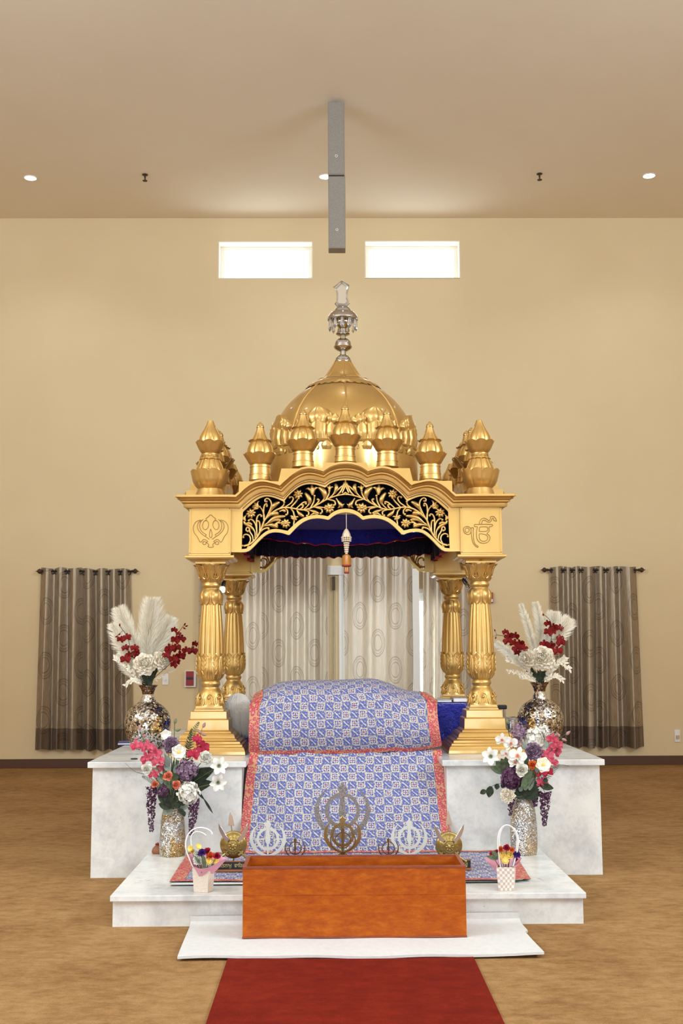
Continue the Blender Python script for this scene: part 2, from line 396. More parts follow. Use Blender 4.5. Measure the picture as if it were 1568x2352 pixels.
# jacquard curtain with wobbly ovals
def curtain_mat(name, base, light, line, trans):
    m = Mat(name, base, 0.38, 0.5, Sheen_Weight=0.1); u, v = m.uv()
    wob = m.x(m.noise(m.co('UV'), 5, 2)); uu = u/0.34; col = uu.floor(); par = col.mod(2.0)
    du = (uu.mod(1.0)-0.5)*0.34; dv = ((v/0.70+par*0.5).mod(1.0)-0.5)*0.70
    d = (du*du+dv*dv*0.55).sqrt() + (wob-0.5)*0.035
    ln = m.ramp(d*4.0, [(0.0,(0,0,0,1)), (0.275,(0,0,0,1)), (0.30,(1,1,1,1)), (0.34,(0,0,0,1)), (0.395,(0,0,0,1)), (0.42,(0.9,0.9,0.9,1)), (0.445,(0,0,0,1)), (0.475,(0,0,0,1)), (0.505,(1,1,1,1)), (0.55,(0,0,0,1))])
    st = m.noise(m.scaled(m.co('UV'), (60, 2.5, 1)), 3, 4)
    bc = m.ramp(st, [(0.3, base), (0.7, light)])
    c = m.mix(m.x(ln)*0.55, bc, line); m.set('Base Color', c)
    tr = m.node('ShaderNodeBsdfTranslucent'); m.nt.links.new(c, tr.inputs[0]); mx = m.node('ShaderNodeMixShader'); mx.inputs[0].default_value = trans
    out = m.nt.nodes['Material Output']; m.nt.links.new(m.b.outputs[0], mx.inputs[1]); m.nt.links.new(tr.outputs[0], mx.inputs[2]); m.nt.links.new(mx.outputs[0], out.inputs[0])
    M[name] = m.m
curtain_mat('curtain_taupe', srgb(148,130,106), srgb(188,170,144), srgb(58,45,35), 0.12)
curtain_mat('curtain_hem', srgb(104,86,68), srgb(126,108,88), srgb(52,40,32), 0.05)
curtain_mat('curtain_pale', srgb(176,160,138), srgb(198,184,164), srgb(96,80,64), 0.17)
# foam mat, bag papers
varied('foam_white', srgb(206,202,194), srgb(214,210,203), 30, 0.9, 0, (160, 0.25, 0.004))
varied('bag_kraft', srgb(214,194,172), srgb(228,212,194), 120, 0.85)
m = Mat('bag_check', srgb(228,216,204), 0.8); v = m.co('UV'); ck = m.node('ShaderNodeTexChecker'); m.nt.links.new(v, ck.inputs[0]); ck.inputs['Scale'].default_value = 7.0
ck.inputs[1].default_value = srgb(234,226,218); ck.inputs[2].default_value = srgb(206,184,164); m.set('Base Color', ck.outputs[0]); M['bag_check'] = m.m
# petals and leaves
def petal_mat(name, ca, cb, rough=0.65):
    m = Mat(name, ca, rough, 0, Specular_IOR_Level=0.2); nz = m.noise(m.co(), 45, 3)
    m.set('Base Color', m.ramp(nz, [(0.3, ca), (0.7, cb)])); M[name] = m.m
petal_mat('petal_cream', srgb(246,230,202), srgb(252,242,222)); petal_mat('petal_white', srgb(228,221,204), srgb(240,235,222))
petal_mat('petal_darkred', srgb(92,5,4), srgb(136,16,10)); petal_mat('petal_pink', srgb(172,36,60), srgb(216,104,120))
petal_mat('petal_magenta', srgb(150,24,50), srgb(190,52,76)); petal_mat('petal_mauve', srgb(112,82,104), srgb(166,136,154))
petal_mat('petal_plum', srgb(72,38,62), srgb(122,80,108)); petal_mat('petal_coral', srgb(222,112,72), srgb(240,164,134))
petal_mat('petal_orange', srgb(216,92,34), srgb(236,132,70)); petal_mat('petal_yellow', srgb(236,190,70), srgb(246,220,130))
petal_mat('petal_violet', srgb(66,32,104), srgb(96,54,134)); petal_mat('petal_red', srgb(160,26,52), srgb(196,54,70))
petal_mat('bud_mauve', srgb(150,100,104), srgb(190,150,140)); petal_mat('bud_green', srgb(96,104,66), srgb(138,140,96))
petal_mat('leaf_dark', srgb(34,42,30), srgb(66,74,54)); petal_mat('leaf_mid', srgb(70,84,58), srgb(112,122,92)); petal_mat('leaf_grey', srgb(112,124,112), srgb(150,158,142))
petal_mat('plume_white', srgb(248,236,210), srgb(253,245,226), 0.9); petal_mat('sprig_ivory', srgb(226,212,184), srgb(240,230,208), 0.85)
petal_mat('stem_brown', srgb(70,52,34), srgb(96,74,48)); petal_mat('stem_green', srgb(74,84,52), srgb(112,116,80))
# thin clear glazing that lets daylight through
gm = bpy.data.materials.new('glazing'); gm.use_nodes = True; nt = gm.node_tree; nt.nodes.clear()
_o = nt.nodes.new('ShaderNodeOutputMaterial'); _t = nt.nodes.new('ShaderNodeBsdfTransparent'); _g = nt.nodes.new('ShaderNodeBsdfGlossy'); _g.inputs['Roughness'].default_value = 0.05
_m = nt.nodes.new('ShaderNodeMixShader'); _m.inputs[0].default_value = 0.06
nt.links.new(_t.outputs[0], _m.inputs[1]); nt.links.new(_g.outputs[0], _m.inputs[2]); nt.links.new(_m.outputs[0], _o.inputs[0]); M['glazing'] = gm

# ------------------------------------------------------------------ the room
YW, XL, XR, YF = 15.0, -7.6, 7.9, -8.0
struct(MB().box(XL, XR, YF, YW, -0.12, 0).build('floor', M['carpet_tan'], smooth=0), 'tan streaked carpet covering the whole hall floor')
struct(MB().box(XL, XR, YF, YW, CEIL, CEIL+0.15).build('ceiling', M['ceiling_paint'], smooth=0), 'flat textured beige ceiling')
struct(MB().box(XL-0.2, XL, YF, YW+0.3, -0.12, CEIL).build('wall_left', M['wall_paint'], smooth=0))
struct(MB().box(XR, XR+0.2, YF, YW+0.3, -0.12, CEIL).build('wall_right', M['wall_paint'], smooth=0))
struct(MB().box(XL, XR, YF-0.2, YF, -0.12, CEIL).build('wall_front', M['wall_paint'], smooth=0))
W1 = (-1.517, -0.222, 6.548, 7.078); W2 = (0.49, 1.80, 6.552, 7.085)
dxl, dxm0, dxm1, dxr = at(474, 1500, YW).x, at(754, 1500, YW).x, at(778, 1500, YW).x, at(1066, 1500, YW).x
DH = 2.30
wb_ = MB(); T0, T1 = YW, YW+0.25
def wallrow(z0, z1, holes):
    xs = XL
    for a, b in holes: wb_.box(xs, a, T0, T1, z0, z1); xs = b
    wb_.box(xs, XR, T0, T1, z0, z1)
wallrow(-0.12, DH, [(dxl, dxm0), (dxm1, dxr)])
wallrow(DH, W1[2], []); wallrow(W1[2], W1[3], [(W1[0], W1[1]), (W2[0], W2[1])]); wallrow(W1[3], CEIL, [])
struct(wb_.build('wall_back', M['wall_paint'], smooth=0), 'tall tan painted wall behind the canopy')
for nm, x0, x1 in (('baseboard_back', XL, at(455, 1740, YW).x), ('baseboard_back', at(1090, 1740, YW).x, XR)):
    struct(bevel(MB().box(x0, x1, YW-0.018, YW, 0, 0.115).build(nm, M['dark_wood_trim'], smooth=0), 0.004))
def window(nm, W, side):
    x0, x1, z0, z1 = W
    root = bpy.data.objects.new(nm, None); C.objects.link(root); root.location = (lerp(x0, x1, .5), YW, z0); ORG[root.name] = Vector(root.location)
    root['kind'] = 'structure'; root['label'] = 'short wide clerestory window, %s of the pair above the dome' % side
    t = 0.012; mb = MB(); ya, yb = YW-0.004, YW+0.26
    mb.box(x0-0.001, x0+t, ya, yb, z0, z1); mb.box(x1-t, x1+0.001, ya, yb, z0, z1); mb.box(x0+t, x1-t, ya, yb, z1-t, z1+0.001); mb.box(x0+t, x1-t, ya, yb, z0-0.001, z0+t)
    mb.build('window_reveal', M['window_reveal'], root, smooth=0)
    f = MB(); a, b = YW+0.19, YW+0.24; w = 0.05
    f.box(x0+t, x0+t+w, a, b, z0+t, z1-t); f.box(x1-t-w, x1-t, a, b, z0+t, z1-t); f.box(x0+t+w, x1-t-w, a, b, z1-t-w, z1-t); f.box(x0+t+w, x1-t-w, a, b, z0+t, z0+t+0.02)
    f.build('window_frame', M['white_paint'], root, smooth=0)
    MB().box(x0+t+w, x1-t-w, YW+0.21, YW+0.216, z0+t, z1-t-w).build('window_pane', M['glazing'], root, smooth=0)
window('window_1', W1, 'left'); window('window_2', W2, 'right')
def door(nm, x0, x1, side):
    root = bpy.data.objects.new(nm, None); C.objects.link(root); root.location = (lerp(x0, x1, .5), YW, 0); ORG[root.name] = Vector(root.location)
    root['kind'] = 'structure'; root['label'] = 'white framed glass double door behind the pale curtains, %s one' % side
    f = MB(); a, b = YW-0.02, YW+0.12
    f.box(x0, x0+0.06, a, b, 0, DH-0.06); f.box(x1-0.06, x1, a, b, 0, DH-0.06); f.box(x0, x1, a, b, DH-0.06, DH)
    bevel(f.build('door_frame', M['white_paint'], root, smooth=0), 0.004)
    xm = (x0+x1)/2
    for p, q in ((x0+0.06, xm), (xm, x1-0.06)):
        l = MB(); c, d = YW+0.03, YW+0.075; w = 0.1
        l.box(p+0.002, p+w, c, d, 0.01, DH-0.062); l.box(q-w, q-0.002, c, d, 0.01, DH-0.062); l.box(p+w, q-w, c, d, DH-0.16, DH-0.062); l.box(p+w, q-w, c, d, 0.01, 0.26)
        lo = l.build('door_leaf', M['white_paint'], root, smooth=0)
        MB().box(p+w, q-w, YW+0.05, YW+0.056, 0.26, DH-0.16).build('glass_pane', M['glazing'], lo, smooth=0)
        MB().tube([(q-0.05 if p < xm-0.2 else p+0.05, YW+0.0, 0.9), (q-0.05 if p < xm-0.2 else p+0.05, YW+0.0, 1.2)], 0.012, 8).build('door_handle', M['steel'], lo)
door('door_1', dxl, dxm0, 'left'); door('door_2', dxm1, dxr, 'right')
# white casing around the pier between the doors
pa, pb = at(778.5, 1500, YW).x, at(790, 1500, YW).x
q0, q1 = at(744, 1500, YW).x, at(792, 1500, YW).x
zt, zb2 = at(768, 1300, YW).z, at(768, 1321, YW).z
mb = MB(); mb.box(pa, pb, YW-0.04, YW, 0, zb2-0.0005); mb.box(q0, q1, YW-0.045, YW, zb2, zt)
struct(bevel(mb.build('trim_1', M['white_paint'], smooth=0), 0.005), 'white casing between the two pale curtains')
pc = at(766, 1340, YW)
dc = thing('door_closer', 'small brown closer arm on the tan pier between the pale curtains', 'door closer', (pc.x, YW, pc.z))
MB().box(pc.x-0.02, pc.x+0.02, YW-0.05, YW, pc.z-0.09, pc.z+0.09).build('closer_body', M['brown_metal'], dc, smooth=0)
MB().tube([(pc.x, YW-0.03, pc.z-0.08), (pc.x-0.004, YW-0.03, 0.9)], 0.008, 6).build('closer_rod', M['steel'], dc)
# white jamb strip and bright daylight slit right of the right-hand curtain
ja, jb = at(948, 1500, YW-0.1).x, at(964, 1500, YW-0.1).x
struct(bevel(MB().box(ja, jb, YW-0.12, YW-0.02, 0, 2.56).build('trim_2', M['white_paint'], smooth=0), 0.005), 'white upright jamb right of the pale curtains')

# ------------------------------------------------------------------ ceiling fittings
def downlight(px, py, label):
    p = onz(px, py, CEIL)
    t = thing('ceiling_light', label, 'ceiling light', (p.x, p.y, CEIL), 'recessed ceiling lights')
    MB().lathe([(0.082, -0.001), (0.086, -0.006), (0.074, -0.010), (0.070, -0.004), (0.070, 0.03)], 32, tuple(t.location), cap=False).build('trim_ring', M['white_paint'], t)
    MB().lathe([(0.0005, -0.006), (0.05, -0.007), (0.0715, -0.004)], 32, tuple(t.location), cap=False).build('lens', M['lamp_lens'], t)
    lamp('recessed_lamp', 'SPOT', (p.x, p.y, CEIL-0.04), (p.x, p.y, 0), 30, (0.85, 0.92, 1), spot_size=radians(125), spot_blend=0.7, shadow_soft_size=0.06)
downlight(70, 408, 'round lit recessed light at the far left of the ceiling')
downlight(747, 405, 'round lit recessed light half hidden by the hanging speakers')
downlight(1490, 403, 'round lit recessed light at the far right of the ceiling')
def sprinkler(px, py, label):
    p = onz(px, py-2, CEIL)
    t = thing('ceiling_sprinkler', label, 'sprinkler', (p.x, p.y, CEIL), 'ceiling sprinklers')
    MB().lathe([(0.036, 0), (0.036, -0.008), (0.012, -0.014), (0.010, -0.05)], 16, tuple(t.location)).build('base_cup', M['brown_metal'], t)
    MB().lathe([(0.008, -0.05), (0.010, -0.075), (0.030, -0.078), (0.030, -0.084), (0.004, -0.088)], 12, tuple(t.location)).build('deflector', M['brown_metal'], t)
sprinkler(333, 403, 'small dark sprinkler head on the left half of the ceiling')
sprinkler(1238.5, 401, 'small dark sprinkler head on the right half of the ceiling')
# two grey column loudspeakers hung one above the other
YS = 11.6
def col_speaker(pt, pb, label, top):
    a = at(752.5 if top else 753.5, pt, YS); b = at(791.5 if top else 793.5, pb, YS)
    t = thing('column_speaker', label, 'speaker', ((a.x+b.x)/2, YS, b.z), 'hanging column speakers')
    bevel(MB().box(a.x, b.x, YS, YS+0.16, b.z, a.z).build('cabinet', M['grey_plastic'], t, smooth=0), 0.006)
    w = 0.008; ob = MB().box(a.x+w, b.x-w, YS-0.006, YS+0.002, b.z+w, a.z-w).build('grille', M['speaker_grille'], t, smooth=0)
    lz = lerp(b.z, a.z, 0.25); cx = (a.x+b.x)/2; l = 0.014
    mb = MB(); mb.box(cx-l, cx+l, YS-0.01, YS-0.005, lz-l, lz-l+0.005); mb.box(cx-l, cx+l, YS-0.01, YS-0.005, lz+l-0.005, lz+l); mb.box(cx-l, cx-l+0.005, YS-0.01, YS-0.005, lz-l, lz+l); mb.box(cx+l-0.005, cx+l, YS-0.01, YS-0.005, lz-l, lz+l)
    mb.build('badge', M['label_white'], t, smooth=0)
    if top:
        MB().tube([(cx, YS+0.08, a.z-0.02), (cx, YS+0.08, CEIL)], 0.012, 8).build('hanging_rod', M['steel'], t)
        MB().tube([(cx+0.04, YS+0.12, a.z-0.02), (cx+0.045, YS+0.10, CEIL)], 0.004, 6).build('cable', M['grey_plastic'], t)
    else:
        mb = MB(); mb.box(cx-0.06, cx+0.06, YS+0.05, YS+0.11, a.z-0.01, a.z+0.035); mb.build('coupling', M['grey_plastic'], t, smooth=0)
simple('speaker_grille', srgb(150,140,128), 0.7)
M_ = Mat('speaker_grille_mesh', srgb(142,132,120), 0.6); M_.set('Base Color', M_.ramp(M_.noise(M_.co(), 300, 2), [(0.35, srgb(112,104,94)), (0.65, srgb(162,152,138))])); M['speaker_grille'] = M_.m
col_speaker(234, 401, 'upper of two grey slim loudspeakers hung from the ceiling', True)
col_speaker(405, 570, 'lower of two grey slim loudspeakers hung from the ceiling', False)

# ------------------------------------------------------------------ marble platform and step
PZ = 0.76; yB = 7.795
bL, bLi = -1.602, at(554.5, 1900, yB).x; bRi, bR = at(1027, 1900, yB).x, 1.818
st = thing('marble_platform', 'high white marble platform in two arms carrying the gold canopy', 'platform', (0.11, 9.4, 0))
mb = MB(); mb.box(bL, bLi, yB, 10.95, 0, PZ-0.04); mb.box(bRi, bR, yB, 10.95, 0, PZ-0.04); mb.box(bLi, bRi, 8.42, 10.95, 0, PZ-0.04)
mb.build('base', M['marble'], st, smooth=0)
o = 0.03
mb = MB()
P = [(bL-o, yB-o), (bLi+o, yB-o), (bLi+o, 8.39), (bRi-o, 8.39), (bRi-o, yB-o), (bR+o, yB-o), (bR+o, 10.98), (bL-o, 10.98)]
n = len(P); mb.add([(x, y, PZ-0.04) for x, y in P]+[(x, y, PZ) for x, y in P], [tuple(range(n))[::-1], tuple(range(n, 2*n))]+[(i, (i+1) % n, (i+1) % n+n, i+n) for i in range(n)])
bevel(mb.build('top_slab', M['marble'], st, smooth=0), 0.004)
SZ = 0.17; yS = 6.442; sL, sR = -1.198, 1.388
s2 = thing('marble_step', 'low white marble step below the platform, holding the floral bags', 'step', (0.1, 7.1, 0))
MB().box(sL, sR, yS, yB-0.001, 0, SZ-0.032).build('base', M['marble'], s2, smooth=0)
bevel(MB().box(sL-0.012, sR+0.014, yS-0.026, yB-0.001, SZ-0.032, SZ).build('top_slab', M['marble'], s2, smooth=0), 0.004)

# red runner
mb = MB(); mb.box(-0.505, 0.694, -7.9, 5.95, 0.0, 0.011)
tag(mb.build('carpet_runner', M['carpet_red'], smooth=0), 'long dark red carpet runner leading to the white mat', 'carpet')
# white foam mat, its rear edge bent up against the marble step
cFL, cFR = onz(407, 2203, 0.012), onz(1248, 2194, 0.012); yBk = yS-0.03
cBL, cBR = at(438, 2104, yBk), at(1182, 2095, yBk)
def matpt(u, v, dz):
    # v 0 front .. 1 back edge (bent up)
    xl, xr = lerp(cFL.x, cBL.x, v), lerp(cFR.x, cBR.x, v)
    if u > 0.985 and v > 0.6: xr += 0.02
    hL, hR = cBL.z, cBR.z; h = lerp(hL, hR, u)
    s = max(0, (v-0.82)/0.18)
    y = lerp(cFL.y, yBk-0.012, min(1, v/0.9)**1) + 0.01*sin(u*9)*(1-v)
    z = 0.012 + (h-0.012)*s**1.6 + 0.006*max(0, (u-0.93)/0.07)*(1-v) + 0.003*sin(u*21+v*5)*(1-v)
    return (lerp(xl, xr, u), y-dz*min(1, s*2.5), z+dz*(1-.6*s))
mb = MB(); mb.grid(lambda u, v: matpt(u, v, 0.012), 40, 24); k = len(mb.v); mb.grid(lambda u, v: matpt(u, v, 0.0), 40, 24)
rim = [i for i in range(41)] + [j*41+40 for j in range(1, 25)] + [24*41+i for i in range(39, -1, -1)] + [j*41 for j in range(23, 0, -1)]
mb.f += [(rim[i], rim[(i+1) % len(rim)], rim[(i+1) % len(rim)]+k, rim[i]+k) for i in range(len(rim))]
tag(mb.build('floor_mat', M['foam_white'], smooth=50), 'white foam mat under the wooden box, back edge bent up', 'mat')

# wooden offering box
bx0, bx1, by0, by1, bz0, bz1 = -0.457, 0.699, 6.06, 6.405, 0.026, 0.376
bt = thing('offering_box', 'open topped honey brown wooden box on the white mat', 'box', ((bx0+bx1)/2, (by0+by1)/2, bz0))
w = 0.018
def panel(nm, *a): return bevel(MB().box(*a).build(nm, M['stained_wood'], bt, smooth=0), 0.0025)
zj = at(800, 2056, by0).z
fp = MB(); fp.box(bx0, bx1, by0, by0+w, bz0, zj-0.0012); fp.box(bx0, bx1, by0+0.0012, by0+w, zj-0.0012, zj+0.0012); fp.box(bx0, bx1, by0, by0+w, zj+0.0012, bz1)
fp.build('front_panel', M['stained_wood'], bt, smooth=0)
panel('back_panel', bx0, bx1, by1-w, by1, bz0, bz1)
panel('side_panel', bx0, bx0+w, by0+w, by1-w, bz0, bz1); panel('side_panel', bx1-w, bx1, by0+w, by1-w, bz0, bz1)
MB().box(bx0+w, bx1-w, by0+w, by1-w, bz0, bz0+w).build('bottom_panel', M['stained_wood'], bt, smooth=0)
mb = MB(); mb.box(bx0-0.002, bx1+0.002, by0-0.003, by0+w, bz1-0.001, bz1+0.008); mb.box(bx0-0.002, bx1+0.002, by1-w, by1+0.002, bz1-0.001, bz1+0.006)
mb.box(bx0-0.002, bx0+w, by0+w, by1-w, bz1-0.001, bz1+0.006); mb.box(bx1-w, bx1+0.002, by0+w, by1-w, bz1-0.001, bz1+0.006); mb.box(bx0-0.002, bx1+0.002, by0-0.003, by0+0.004, bz0, bz0+0.008)
mb.build('edge_strip', M['wood_edge'], bt, smooth=0)
# ------------------------------------------------------------------ the gilded canopy (all parts built about its own centre)
XC, YC = 0.1175, 9.5; COL = 1.005
palki = thing('gilded_canopy', 'gold domed four-columned canopy standing on the marble platform', 'canopy', (XC, YC, PZ))
def L(p): return Vector((p[0]-XC, p[1]-YC, p[2]-PZ))
def zat(px, py, Y): return at(px, py, Y).z - PZ
FY = 8.5                                                     # front column axis
# ---- column: half widths in pixels down the left front column, seen at its axis
def cprof(rows, px=484):
    out = []
    for y, hw in rows:
        p = at(px, y, FY); out.append((hw*mpp(p), p.z-PZ))
    return out[::-1]
cap = cprof([(1296.5,34.5),(1299,34.8),(1304,32.5),(1312,29.5),(1320,27.4),(1331,25),(1336,22.5),(1338.5,20.2),(1339.5,20.7),(1342,21.6),(1345,22.5),(1347.5,22.2),(1349,21),(1351,19.8),(1353.5,19.2),(1356,20.5)])
collar = cprof([(1353.5,19.2),(1357,22),(1361,24),(1366,25.6),(1375,25),(1383,23.2),(1390,22.2)])
shaft = cprof([(1380,22.0),(1391,22.8),(1410,24.7),(1432,26.6),(1450,27.8),(1467,28.7),(1485,29.6),(1506,30.2)])
cup = cprof([(1500,28.5),(1504,29.2),(1514,30),(1532,31.2),(1543,31),(1551,29),(1559,24.7),(1563.8,19.8)])
foot = cprof([(1563.5,19.8),(1565,20.7),(1567,21.8),(1569.5,22.6),(1572.5,22.3),(1574.5,21),(1577,19.3),(1579.5,19.6),(1583,22),(1587,25),(1592.5,28),(1604,30.4),(1613,31.8),(1619,33),(1621.5,33.6)])
def Rf(prof): zs = [z for r, z in prof]; rs = [r for r, z in prof]; return lambda z: interp(zs, rs, z)
def leaf_on(mb, R, z0, z1, phi0, w, h, curl=0, nu=8, nt=9, tip=0.45, base=0.75, ridge=0, lift=0.0, waist=0):
    def sh(t):
        s = 1 if t < 1-tip else sqrt(max(0.0004, 1-((t-1+tip)/tip)**2))
        return s*(base+(1-base)*min(1, t/0.45)) - waist*sin(pi*min(1, t/0.7))
    def fn(a, t):
        u = 2*a-1; z = lerp(z0, z1, t); ph = phi0+u*w*sh(t)
        e = max(0, 1-u*u)**0.5
        r = R(z) - 0.002 + (h*(0.25+0.75*e)*min(1, 0.35+t*1.6) if abs(u) < 0.999 else 0) + lift*t
        if ridge: r += ridge*(0.5+0.5*cos(pi*3*u))*e*(1-t*0.4)
        if curl: c = max(0, (t-0.72)/0.28); r += curl*c*c
        return (r*cos(ph), r*sin(ph), z)
    mb.grid(fn, nu, nt)
def volute(mb, R, phc, zc, rad, turns=1.2, th=0.004, side=1, off=0.006):
    P = []
    for i in range(15):
        t = i/14; a = -pi/2+side*t*turns*2*pi; q = rad*(1-0.75*t)
        z = zc+q*sin(a)*1.25; r = R(z)+off; ph = phc+q*cos(a)/max(r, 0.02)
        P.append((r*cos(ph), r*sin(ph), z))
    mb.tube(P, [th*(1-0.4*i/14) for i in range(15)], 5)
SEG = 72
def build_column(x, y):
    col = MB(); c0 = len(col.v)
    col.lathe(cap, SEG, cap=False)
    col.lathe(collar, SEG, cap=False)
    col.lathe(shaft, 144, mul=lambda ph, k: 1-0.085*(1-abs(sin(6*ph))**0.6), cap=False)
    col.lathe(cup, SEG, cap=False); col.lathe(foot, SEG, cap=True)
    rc, rl, rcu, rf = Rf(cap), Rf(collar), Rf(cup), Rf(foot)
    zt, zm = cap[-1][1], zat(484, 1338, FY)
    for i in range(8):                                        # capital acanthus
        ph = -pi/2+i*pi/4
        leaf_on(col, rc, zm+0.002, zt-0.004, ph, 0.36, 0.011, curl=0.016, tip=0.3, base=0.45, ridge=0.006)
        for s in (-1, 1): volute(col, rc, ph+pi/8+s*0.10, lerp(zm, zt, 0.36), 0.022, 1.1, 0.0048, s, 0.006)
        leaf_on(col, rc, lerp(zm, zt, .45), zt-0.002, ph+pi/8, 0.17, 0.006, curl=0.010, tip=0.5, base=0.4)
        # drooping collar petals
        leaf_on(col, rl, zat(484, 1356, FY), zat(484, 1390, FY), ph+pi/8, 0.37, 0.012, curl=0.005, tip=0.42, base=0.8, ridge=0.003)
        # upright leaf cup
        zb, zt2 = zat(484, 1562, FY), zat(484, 1501, FY)
        leaf_on(col, rcu, zb, zt2, ph+pi/8, 0.37, 0.009, curl=0.011, tip=0.22, base=0.5, ridge=0.004)
        leaf_on(col, rcu, zb+0.01, zat(484, 1511, FY), ph, 0.15, 0.008, curl=0.003, tip=0.4, base=0.6, ridge=0.004)
        for q in range(4):
            z = lerp(zb, zt2, 0.22+q*0.17)
            for s in (-1, 1):
                r = rcu(z)+0.006; a0 = ph+pi/8+s*0.06; a1 = ph+pi/8+s*0.24; z1 = z+0.03
                col.tube([(r*cos(a0), r*sin(a0), z), ((r+.003)*cos((a0+a1)/2), (r+.003)*sin((a0+a1)/2), z+0.022), ((rcu(z1)+.005)*cos(a1), (rcu(z1)+.005)*sin(a1), z1)], [0.005, 0.0045, 0.001], 5)
        # bell foot: rosette arches with hanging leaf
        za, zb3 = zat(484, 1589, FY), zat(484, 1620, FY)
        volute(col, rf, ph, lerp(za, zb3, 0.42), 0.034, 0.97, 0.005, 1, 0.003)
        zc = lerp(za, zb3, 0.42); rr = rf(zc)+0.005
        col.ball((rr*cos(ph), rr*sin(ph), zc), 0.011, 8, 5)
        leaf_on(col, rf, za-0.005, zb3+0.002, ph+pi/8, 0.10, 0.010, curl=0.002, tip=0.45, base=0.4)
        for s in (-1, 1): leaf_on(col, rf, lerp(za, zb3, .3), zb3+0.006, ph+s*0.24, 0.10, 0.006, tip=0.5, base=0.6)
    col.xf(Matrix.Translation((x, y, 0)))
    co = col.build('column', M['gold'], palki, smooth=42, local=True)
    # stepped square plinth
    pl = MB()
    rows = []
    for px_, py in ((510.7,1621.5),(510.9,1625),(511.5,1627.5),(513.5,1630),(513.7,1633),(520,1634.5),(520.8,1651),(525,1653.5),(525.8,1677),(528,1679),(530.5,1681),(531,1684),(536,1686),(538.5,1689.5),(539.5,1693),(540,1696),(543,1698),(544,1701),(551.5,1704),(552,1709),(556.5,1711),(557,1715.5),(559.5,1717.5),(561.5,1721),(563,1727),(563.6,1734.5)):
        d = ray(px_, py); t = d.x/d.y; cx = XC-COL
        h = (t*FY-cx)/(1+t); rows.append((h, at(px_, py, FY-h).z-PZ))
    rows = [(h, z) for h, z in rows]; z_low = rows[-1][1]; rows[-1] = (rows[-1][0], 0.0)
    sq = []
    for h, z in rows[::-1]:
        sq.append((h, z))
    def square_loft(mb, rows, cx, cyy):
        vs = []; 
        for h, z in rows: vs += [(cx-h, cyy-h, z), (cx+h, cyy-h, z), (cx+h, cyy+h, z), (cx-h, cyy+h, z)]
        n = len(rows); fs = [(k*4+i, k*4+(i+1) % 4, (k+1)*4+(i+1) % 4, (k+1)*4+i) for k in range(n-1) for i in range(4)]
        fs += [(3,2,1,0), tuple((n-1)*4+i for i in range(4))]; mb.add(vs, fs)
    square_loft(pl, sq, x, y)
    bevel(pl.build('plinth', M['gold'], co, smooth=0, local=True), 0.0025)
    # square cap moulding and panelled block
    bl = MB(); z0 = cap[-1][1]-0.002
    hb = 0.151; zc0 = zat(484, 1281.5, FY-0.18); zc1 = zat(484, 1275, FY-0.18); ztop = zat(484, 1158, FY-hb)
    square_loft(bl, [(0.112, z0), (0.113, z0+0.012), (0.118, z0+0.018), (0.124, z0+0.022), (0.135, lerp(z0, zc0, .5)), (0.150, lerp(z0, zc0, .75)), (0.172, zc0-0.004), (0.176, zc0), (0.180, zc0+0.005), (0.180, zc1-0.003), (0.176, zc1), (0.154, zc1+0.001), (0.154, zc1+0.012), (hb, zc1+0.014), (hb, ztop)], x, y)
    m0, m1 = zc1+0.016, zat(484, 1168, FY-hb)
    for k in range(4):                                        # raised frame on each face
        b0 = len(bl.v); q = hb-0.004; t_ = 0.005
        for (a, b, c, d) in ((-q, -q+t_, m0, m1), (q-t_, q, m0, m1), (-q, q, m1-t_, m1), (-q, q, m0, m0+t_)): bl.box(a, b, -hb-0.004, -hb+0.002, c, d)
        for (a, b, c, d) in ((-q+0.010, -q+0.013, m0+.01, m1-.01), (q-0.013, q-0.010, m0+.01, m1-.01)): bl.box(a, b, -hb-0.002, -hb+0.002, c, d)
        bl.xf(Matrix.Translation((x, y, 0)) @ Matrix.Rotation(k*pi/2, 4, 'Z'), b0)
    bl.build('capital_block', M['gold'], co, smooth=0, local=True)
    return co
colFL = build_column(-COL, -1.0)
cols = [colFL]
for (sx, sy) in ((1, -1), (-1, 1), (1, 1)):
    c = dup(colFL, palki); 
    c.location = (sx*COL+COL, sy*1.0+1.0, 0); cols.append(c)
# carved emblems on the two front blocks (plane just in front of the block face)
EY = FY-0.151-0.0045
def line_on_face(mb, pts, ox, oy, sc, r=0.0022, closed=False):
    P = [L(at(ox+x/sc, oy+y/sc, EY)) for x, y in pts]
    if closed: P = P+[P[0]]
    mb.tube(smoothpath(P, 3), r, 6)
em = MB(); K = (380, 920, 3.733)
for s in (1, -1):
    mir = lambda pts: [((x if s == 1 else 774-x), y) for x, y in pts]
    for pts in ([(385,978),(362,1000),(345,1012),(350,1022),(330,1035),(318,1060),(318,1085),(328,1102),(345,1106),(360,1092),(369,1068),(366,1045),(357,1032),(345,1030)],
                [(322,1018),(300,1040),(292,1075),(302,1110),(325,1135),(350,1150),(340,1162),(360,1178),(375,1190)],
                [(310,1025),(282,1045),(272,1080),(284,1115),(312,1145),(340,1165)],
                [(300,1022),(258,1042),(238,1085),(244,1130),(270,1165),(298,1215),(325,1190),(352,1200),(362,1210)],
                [(362,1210),(350,1215),(330,1208),(318,1220),(325,1234),(342,1232),(348,1222),(362,1226),(372,1238),(362,1250),(375,1258),(387,1257)],
                [(387,1100),(378,1130),(376,1160),(384,1178)]):
        line_on_face(em, mir(pts), *K)
em.build('carved_emblem', M['dark_gold_line'], colFL, smooth=60, local=True)['label'] = 'engraved sword and ring emblem'
